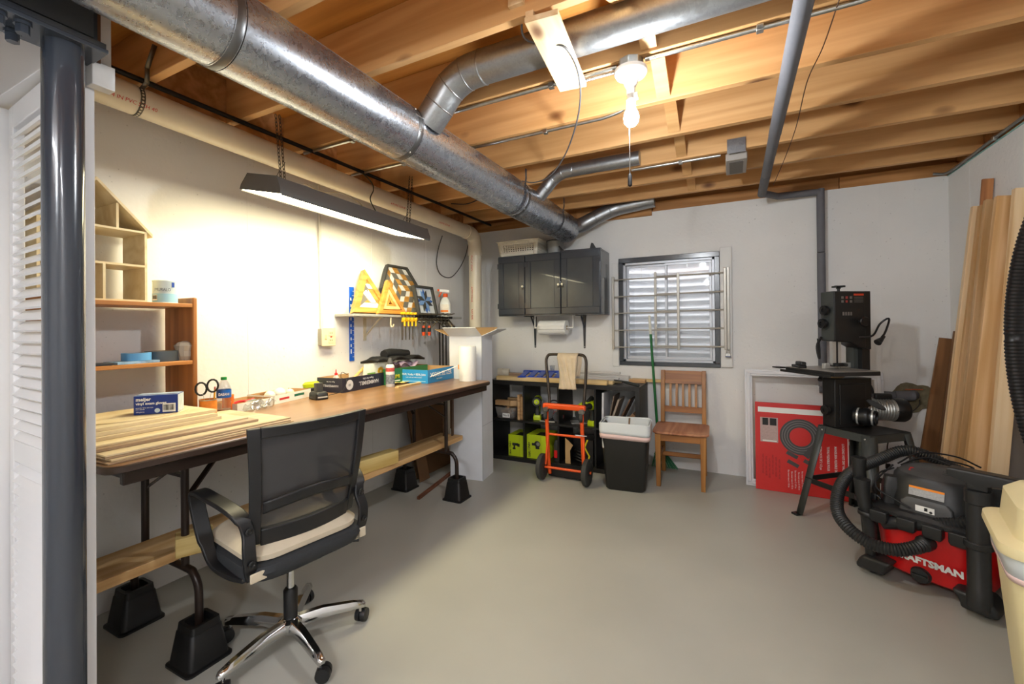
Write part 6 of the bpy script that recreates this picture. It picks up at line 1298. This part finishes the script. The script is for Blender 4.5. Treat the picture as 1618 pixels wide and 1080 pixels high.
MB().cbox((-.23, .13, Z(TZ+.012)), (.05, .12, .018), Matrix.Rotation(radians(-20), 3, 'Z')).build('mitre_gauge', M_dark, sw, bevel=.003); MB().cbox((-.225, .12, Z(TZ+.030)), (.035, .10, .028), Matrix.Rotation(radians(-20), 3, 'Z')).build('mitre_head', M_dark, sw, bevel=.008)
box(-.30, -.24, .225, .30, Z(TZ-.012), Z(TZ-.002)).build('table_extension', M_saw, sw, bevel=.003); MB().bar((-.279, -.18, Z(TZ-.025)), (-.279, .24, Z(TZ-.025)), .008, .016).build('front_rail', M_saw, sw)
b = MB(); b.tube(smooth_path([(-.15, .03, Z(1.20)), (-.155, .06, Z(1.14)), (-.15, .05, Z(1.06)), (-.14, .06, Z(1.10)), (-.15, .055, Z(1.19))], 6), .008, 8); b.build('coiled_cord', M_dark, sw)
# motor and dust port in the saw frame
mo = (.17, -.02, .105)
MB().lathe([(.070, -.10), (.072, -.09)]+[(.072-.004*(k % 2), -.09+.008*k) for k in range(1, 20)]+[(.072, .075)], 28, (.215, -.015, .10), (.95, -.30, 0)).build('motor', mat('motor_alu', (.66, .66, .64), .35, .7), sw)
MB().lathe([(.074, .075), (.076, .08), (.076, .135), (.068, .15), (.03, .152)], 28, (.215, -.015, .10), (.95, -.30, 0)).build('motor_cap', M_dark, sw)
for k in range(6): MB().bar((.215+.152*.95-.03*.3, -.015-.152*.30-.03*.95, .07+.012*k), (.215+.152*.95+.03*.3, -.015-.152*.30+.03*.95, .07+.012*k), .003, .004).build('motor_vent', M_tg, sw)
MB().bar((.19, -.0, .185), (.29, -.03, .185), .04, .04).build('capacitor', M_dark, sw, bevel=.012, seg=3)
MB().lathe([(.046, 0), (.052, .012), (.050, .04), (.058, .055), (.056, .075), (.046, .085), (.045, .115), (.038, .115), (.036, .09)], 24, (-.005, -hd_-.006, .075), (.55, -.84, 0)).build('dust_port', M_dark, sw)
for h_ in (.025, .098): MB().lathe([(.0535 if h_ < .05 else .047, -.005), (.0545 if h_ < .05 else .048, 0), (.0535 if h_ < .05 else .047, .005)], 24, Vector((-.005, -hd_-.006, .075))+Vector((.55, -.84, 0)).normalized()*h_, (.55, -.84, 0), caps=False).build('hose_clamp', M_ali, sw)
MB().lathe([(.052, 0), (.052, .006), (.01, .007)], 24, (.055, -.15, .155), (.25, -.5, 1)).build('port_cover', M_dark, sw)
MB().tube(smooth_path([(.13, .04, .30), (.17, .03, .29), (.20, .02, .24), (.21, .02, .20)], 6), .007, 8).build('motor_cord', M_dark, sw)
cable('black power cord with plug hanging under the saw stand', [PY(1390, 690, 3.62), PY(1398, 698, 3.64), PY(1405, 690, 3.66), PY(1402, 705, 3.66), PY(1402, 730, 3.66)], .004, M_bcable)
tag(box(-.012, .012, -.009, .009, -.035, .0).build('power_plug', M_dark, None, PY(1403, 732, 3.66), bevel=.003), 'black power plug hanging below the saw stand', 'plug')
cable('thin black cord from the saw motor to the wall patch', [PY(1420, 650, 3.45), PY(1440, 650, 3.8), PY(1452, 640, 4.0), PY(1453, 632, 4.16)], .003, M_bcable)

# ================================================================== shop vacuum
VR = radians(-33.5); VC = Vector((.905, 2.905, 0)); vx = Vector((cos(VR), sin(VR), 0)); vy = Vector((-sin(VR), cos(VR), 0))
def VP(px, py, yl):
    """pixel -> vacuum-local point on its plane y = yl"""
    d = ray(px, py); t_ = (yl-(CAM-VC).dot(vy))/d.dot(vy); w = CAM+d*t_-VC; return Vector((w.dot(vx), yl, w.z))
M_vr = mat('vac_red', (.80, .07, .075), .33, var=.04, vs=20); M_vb = mat('vac_black', (.135, .135, .135), .45, var=.05, vs=30, bump=.03, bs=200); M_vg = mat('vac_charcoal', (.25, .25, .25), .45)
vc = thing('shop_vacuum', 'red and black shop vacuum with coiled hose on casters', 'vacuum', VC, VR)
def sup(w, d, z, e=3.2, n=44):
    out = []
    for k in range(n):
        a = 2*pi*k/n; ca, sa = cos(a), sin(a); out.append(Vector((w/2*abs(ca)**(2/e)*(1 if ca > 0 else -1), d/2*abs(sa)**(2/e)*(1 if sa > 0 else -1), z)))
    return out
MB().loft([sup(.38, .34, .055), sup(.40, .36, .065), sup(.43, .39, .20), sup(.455, .415, .325), sup(.455, .415, .335)]).build('tank', M_vr, vc)
MB().loft([sup(.47, .43, .330), sup(.485, .445, .335), sup(.485, .445, .352), sup(.455, .415, .366), sup(.40, .36, .368)]).build('collar', M_vb, vc)
for k, (x, y) in enumerate(((-.16, -.225), (-.05, -.228), (.045, -.228), (.135, -.225), (-.235, -.10), (.235, -.08), (.24, .08))):
    w_ = (.035, .022) if abs(x) < .2 else (.022, .035)
    MB().loft([[Vector((x+a*w_[0]*.8, y+c_*w_[1]*.7, .285)) for a, c_ in ((-1, -1), (1, -1), (1, 1), (-1, 1))], [Vector((x+a*w_[0], y+c_*w_[1], .30)) for a, c_ in ((-1, -1), (1, -1), (1, 1), (-1, 1))], [Vector((x+a*w_[0], y+c_*w_[1], .345)) for a, c_ in ((-1, -1), (1, -1), (1, 1), (-1, 1))]]).build('accessory_lug', M_vb, vc, bevel=.004)
MB().loft([sup(.37, .33, .366, 2.6), sup(.37, .33, .405, 2.6), sup(.36, .32, .42, 2.6), sup(.33, .29, .515, 2.4), sup(.30, .26, .532, 2.2)]).build('power_head', M_vb, vc)
MB().loft([sup(.30, .26, .532, 2.2), sup(.26, .22, .553, 2.1), sup(.18, .15, .565, 2), sup(.06, .05, .569, 2)]).build('head_top', M_vg, vc)
for r_ in (.07, .085, .10): 
    b = MB(); b.tube([Vector((.02+r_*1.15*cos(a), r_*.95*sin(a)+.005, .566-(r_-.06)*.22)) for a in [radians(-80+160*i/16) for i in range(17)]], .0035, 6); b.build('vent_rib', M_vb, vc)
for x, y, rz in ((-.155, -.10, .5), (.155, -.105, -.5), (.165, .10, .5), (-.165, .10, -.5)):
    o = MB().loft([rrect(.075, .085, .012, .368), rrect(.07, .08, .012, .45), rrect(.05, .055, .012, .50)]).build('latch_tower', M_vb, vc, (x, y, 0), rz); 
    box(-.006, .006, -.0425, -.040, .385, .44).build('latch', M_tg, o)
MB().loft([rrect(.20, .03, .01, .368, c=(0, -.16)), rrect(.19, .03, .01, .412, c=(0, -.155)), rrect(.15, .02, .008, .432, c=(0, -.148))]).build('front_panel', M_vg, vc)
b = MB(); b.T = Matrix.Translation((0, -.1555, .468)) @ Matrix.Rotation(radians(-13), 4, 'X'); b.box(-.065, .065, -.0015, 0, -.022, .022); o = b.build('warning_label', mat('label_silver', (.66, .66, .66), .4, var=.15, vs=150), vc)
b = MB(); b.T = Matrix.Translation((0, -.1555, .468)) @ Matrix.Rotation(radians(-13), 4, 'X'); b.box(-.065, .065, -.0022, -.0015, .012, .022); b.build('label_stripe', mat('label_stripe_orange', (.95, .55, .12), .4), o)
b = MB(); b.T = Matrix.Translation((.0, -.1745, .393)); b.box(-.035, .035, -.0015, 0, -.014, .014); o = b.build('rating_label', M_lw, vc); box(-.002, .010, -.1768, -.176, .387, .402).build('label_icon', M_blkp, o); MB().lathe([(.006, 0), (.006, .0008)], 12, (.022, -.176, .386), (0, -1, 0)).build('label_icon', M_blkp, o)
b = MB(); b.T = Matrix.Translation((-.01, -.085, .553)) @ Matrix.Rotation(radians(24), 4, 'X'); b.box(-.075, .075, -.013, .013, -.0008, .0008); o = b.build('name_strip', mat('strip_red', (.72, .10, .10), .4), vc)
text('CRAFTSMAN', .017, (-.01, -.0855, .5542), (1, 0, 0), (0, cos(radians(24)), sin(radians(24))), M_blkp, vc, bold=.0004)
tz = .215; dz_ = (.415-.39)/2/.125
text('CRAFTSMAN', .043, (.008, -.1948, .148), (1, 0, 0), (0, -dz_, 1), M_lw, vc, bold=.0022, squash=1.05, name='brand_lettering')
MB().lathe([(.040, -.02), (.040, .010), (.034, .016), (.034, .030), (.010, .032)], 20, (-.015, -.172, .080), (0, -1, 0)).build('drain_cap', M_vb, vc); box(-.043, .013, -.210, -.202, .074, .086).build('drain_cap_grip', M_tg, vc, bevel=.003)
for sx in (-1, 1):
    for sy in (-1, 1):
        x, y = sx*.195, sy*.185
        ft = MB().loft([[Vector((x+a*.060+q*sx, y+c_*.066, z)) for a, c_ in ((-1, -1), (1, -1), (1, 1), (-1, 1))] for z, q in ((.028, 0), (.050, 0), (.075, -.012), (.10, -.03))]).build('foot', M_vb, vc, bevel=.014, seg=3)
        MB().lathe([(.014, -.012), (.0185, -.009), (.0185, .009), (.014, .012)], 16, (x+.012*sx, y, .0186), (1, .4, 0)).build('caster', M_dark, ft)
# hose: ribbed tube from the tank port round the back to the cuff in front of the head
HP = [VP(1462, 858, -.215), VP(1445, 865, -.27), VP(1412, 868, -.32), VP(1373, 857, -.345), VP(1340, 833, -.33), VP(1323, 805, -.27), VP(1327, 770, -.17), VP(1348, 744, -.05), VP(1390, 725, .10), VP(1440, 712, .22), Vector((.02, .27, .50)), Vector((.18, .24, .47)), Vector((.30, .10, .44)), Vector((.315, -.03, .41)), Vector((.27, -.13, .395)), VP(1548, 826, -.155), VP(1510, 828, -.178), VP(1465, 828, -.190)]
hpth = resample(smooth_path(HP, 14), .006)
MB().tube(hpth, [.031 if i % 2 else .0265 for i in range(len(hpth))], 14).build('hose', M_vb, vc)
e0_, e1_ = hpth[-1], VP(1396, 824, -.195)
MB().tube([e0_, e0_.lerp(e1_, .15), e0_.lerp(e1_, .5), e1_], [.032, .033, .031, .034], 18).build('hose_cuff', M_vb, vc)
MB().lathe([(.034, -.02), (.036, 0), (.036, .02), (.027, .026), (.026, .05)], 22, HP[0]+Vector((0, .012, 0)), (HP[1]-HP[0])).build('hose_port', M_vb, vc)
# wand with floor nozzle on the right, two tools on the left
MB().lathe([(.041, .055), (.041, .13), (.038, .135), (.038, .50), (.043, .505), (.043, .56)], 24, (.195, -.235, 0)).build('wand', M_vb, vc)
MB().lathe([(.043, 0), (.047, .004), (.047, .026), (.043, .03)], 24, (.195, -.235, .31)).build('wand_clip', M_vb, vc)
MB().loft([[Vector((.195+x, -.225+y, z)) for x, y in ((-.034, -.03), (.034, -.03), (.034, .03), (-.034, .03))] for z in (.56, .585)] + [[Vector((.195-.01+x, -.225+y, z)) for x, y in ((-.085, -.034), (.135, -.034), (.135, .034), (-.085, .034))] for z in (.605, .632)]+[[Vector((.195-.01+x, -.225+y, .640)) for x, y in ((-.08, -.028), (.13, -.028), (.13, .028), (-.08, .028))]]).build('floor_nozzle', M_vb, vc, bevel=.008, seg=3)
for (px, py, yl, r_), q in (((1362, 756, -.215, .033), 'tool_front'), ((1357, 722, -.11, .031), 'tool_back')):
    tpv = VP(px, py, yl); zz = .06 if q == 'tool_front' else .12
    MB().tube([Vector((tpv.x+.03, yl+.02, zz)), Vector((tpv.x+.025, yl+.015, .25)), tpv-Vector((0, 0, .07)), tpv-Vector((0, 0, .015)), tpv], [r_*.75, r_*.85, r_*.95, r_*1.08, r_*1.1], 18).build('crevice_tool', M_vb, vc); MB().lathe([(r_*.82, .0005), (r_*.82, .001)], 16, tpv).build('tool_mouth', M_dark, vc)
    MB().lathe([(.042, 0), (.044, .004), (.042, .02)], 20, (tpv.x+.022, yl+.01, .30 if q == 'tool_front' else .33), caps=False).build('tool_ring', M_vb, vc, solid=.003)
for k, pts in enumerate(([(-.16, -.05, .53), (-.20, -.12, .50), (-.19, -.17, .44), (-.12, -.18, .41), (-.05, -.185, .385)], [(-.17, -.03, .54), (-.21, -.10, .47), (-.21, -.16, .42), (-.17, -.18, .39)], [(-.14, -.02, .545), (-.08, .06, .585), (.03, .12, .58), (.10, .10, .572), (.05, .03, .578), (-.05, .08, .585), (-.13, .05, .56)], [(-.16, .0, .545), (-.10, .10, .60), (.02, .16, .60), (.12, .12, .578)])):
    MB().tube(smooth_path(pts, 7), .0042, 7).build('power_cord', M_dark, vc)
box(-.212, -.188, -.185, -.165, .375, .41).build('cord_plug', M_dark, vc, bevel=.004)

# ================================================================== lumber on the right wall, hanging hose, beige bin
def lean_board(y, w, th, L, xb, label, m, top_gap=.0):
    """board leaning on the right wall; w across x, th along y"""
    xt = XR-.004-top_gap-w/2; a = math.asin(min(.9, (xt-xb)/L))
    return tag(box(-w/2, w/2, -th/2, th/2, 0, L).build('lumber_board', m, None, (xb, y, .012+w/2*sin(a)), (0, a, 0), bevel=.002), label, 'lumber', 'lumber leaning on the right wall')
M_l1 = wood('lumber_pale', 'e3c8a0', 'd1ab78', 2, .6, 10, .9); M_l2 = wood('lumber_tan', 'd6b082', 'bd9058', 2, .6, 10, .9); M_l3 = wood('lumber_brown', '9a6b40', '77502c', 2, .6, 10, 0)
lean_board(4.05, .11, .018, 1.17, 1.170, 'short dark brown board leaning in the corner', M_l3)
lean_board(3.98, .06, .016, 1.22, 1.220, 'short narrow brown board behind the dark one', wood('lumber_brown2', '8a5f38', '6b4626', 2, .6))
lean_board(3.60, .05, .018, 2.13, 1.215, 'tallest lumber board with a ragged bark edge', wood('bark_board', 'c08350', '8d5630', 2, .7, 12, 1.2), .0)
lean_board(3.55, .115, .036, 1.96, 1.130, 'wide pale board, leftmost of the tall lumber', M_l1)
lean_board(3.505, .10, .036, 1.955, 1.145, 'second tall board from the corner in the lumber row', M_l2)
lean_board(3.455, .075, .036, 1.90, 1.190, 'third tall board from the corner in the lumber row', M_l1)
lean_board(3.40, .115, .036, 1.96, 1.150, 'fourth tall board from the corner in the lumber row', M_l2)
lean_board(3.34, .075, .036, 1.90, 1.190, 'fifth tall board from the corner in the lumber row', M_l1)
lean_board(3.285, .115, .036, 1.95, 1.145, 'sixth tall board from the corner in the lumber row', M_l2)
lean_board(3.225, .07, .036, 1.97, 1.205, 'tall board nearest the hanging hose', M_l1)
tag(box(-.02, 0, -.25, .25, 0, .62).build('dark_hardboard', mat('dark_panel', (.17, .13, .10), .6), None, (1.285, 2.86, .006), (0, radians(8), 0)), 'dark brown sheet leaning below the lumber', 'sheet')
hh_ = thing('hanging_hose', 'black ribbed dust hose hanging in a loop by the right wall', 'hose', (1.075, 2.50, 0))
e_ = Vector((.42, -.90, 0)).normalized()
lp = [Vector((-.03, .06, 0))+e_*(.34-.34*cos(a))+Vector((0, 0, 1.23+.72*sin(a))) for a in [2*pi*i/40 for i in range(41)]]
hp2 = resample(smooth_path(lp[:-1], 8, closed=True), .0075)
MB().tube(hp2, [.036 if i % 2 else .032 for i in range(len(hp2))], 18, closed=True).build('hose', mat('hose_black', (.08, .08, .085), .4), hh_)
tpz = max(hp2, key=lambda q: q.z)
b = MB(); b.tube(smooth_path([tpz+Vector((.06, 0, -.06)), tpz+Vector((.0, 0, -.062)), tpz+Vector((-.055, 0, -.02)), tpz+Vector((-.02, 0, .10)), (tpz.x, tpz.y, JB-.001)], 6), .005, 8); b.build('hanger_wire', M_steel, hh_)
M_bei = mat('beige_plastic', (.89, .83, .64), .4, var=.03, vs=6)
bn = thing('beige_bin', 'tall beige waste bin with swing lid at the right edge', 'trash can', (.895, 1.735, 0), radians(-14))
MB().loft([rrect(.30, .26, .05, 0), rrect(.32, .275, .05, .02), rrect(.425, .335, .055, .645), rrect(.425, .335, .055, .65)]).build('bin_body', M_bei, bn)
b = MB(); b.loft([rrect(.432, .342, .056, .605), rrect(.438, .348, .056, .65), rrect(.436, .346, .056, .668)], caps=False); b.build('liner', M_lin, bn, solid=.002)
b = MB(); b.loft([rrect(.428, .338, .056, .59), rrect(.433, .343, .056, .607)], caps=False); b.build('liner_band', mat('pink_band', (.86, .74, .72), .4), bn, solid=.002)
MB().loft([rrect(.465, .372, .06, .662), rrect(.470, .378, .06, .672), rrect(.466, .374, .06, .690), rrect(.40, .32, .06, .700), rrect(.385, .31, .06, .78), rrect(.33, .26, .05, .805), rrect(.20, .15, .05, .808)]).build('lid', M_bei, bn)
b = MB(); b.loft([rrect(.30, .22, .04, .8085), rrect(.30, .22, .04, .812), rrect(.28, .20, .04, .812), rrect(.28, .20, .04, .8085)], caps=False); b.build('swing_flap', mat('beige_flap', (.84, .77, .58), .4), bn)
def bny(z): return -(.275+.06*(z-.02)/.625)/2-.0012
def bin_patch(x0, x1, z0, z1, d): return MB().add([(x0, bny(z0)-d, z0), (x1, bny(z0)-d, z0), (x1, bny(z1)-d, z1), (x0, bny(z1)-d, z1)], [(0, 1, 2, 3)])
o = bin_patch(-.10, .11, .43, .57, 0).build('sticker', mat('sticker_blue', (.17, .33, .62), .4), bn, solid=.001); bin_patch(-.09, .10, .52, .56, .001).build('sticker_print', M_lw, o)
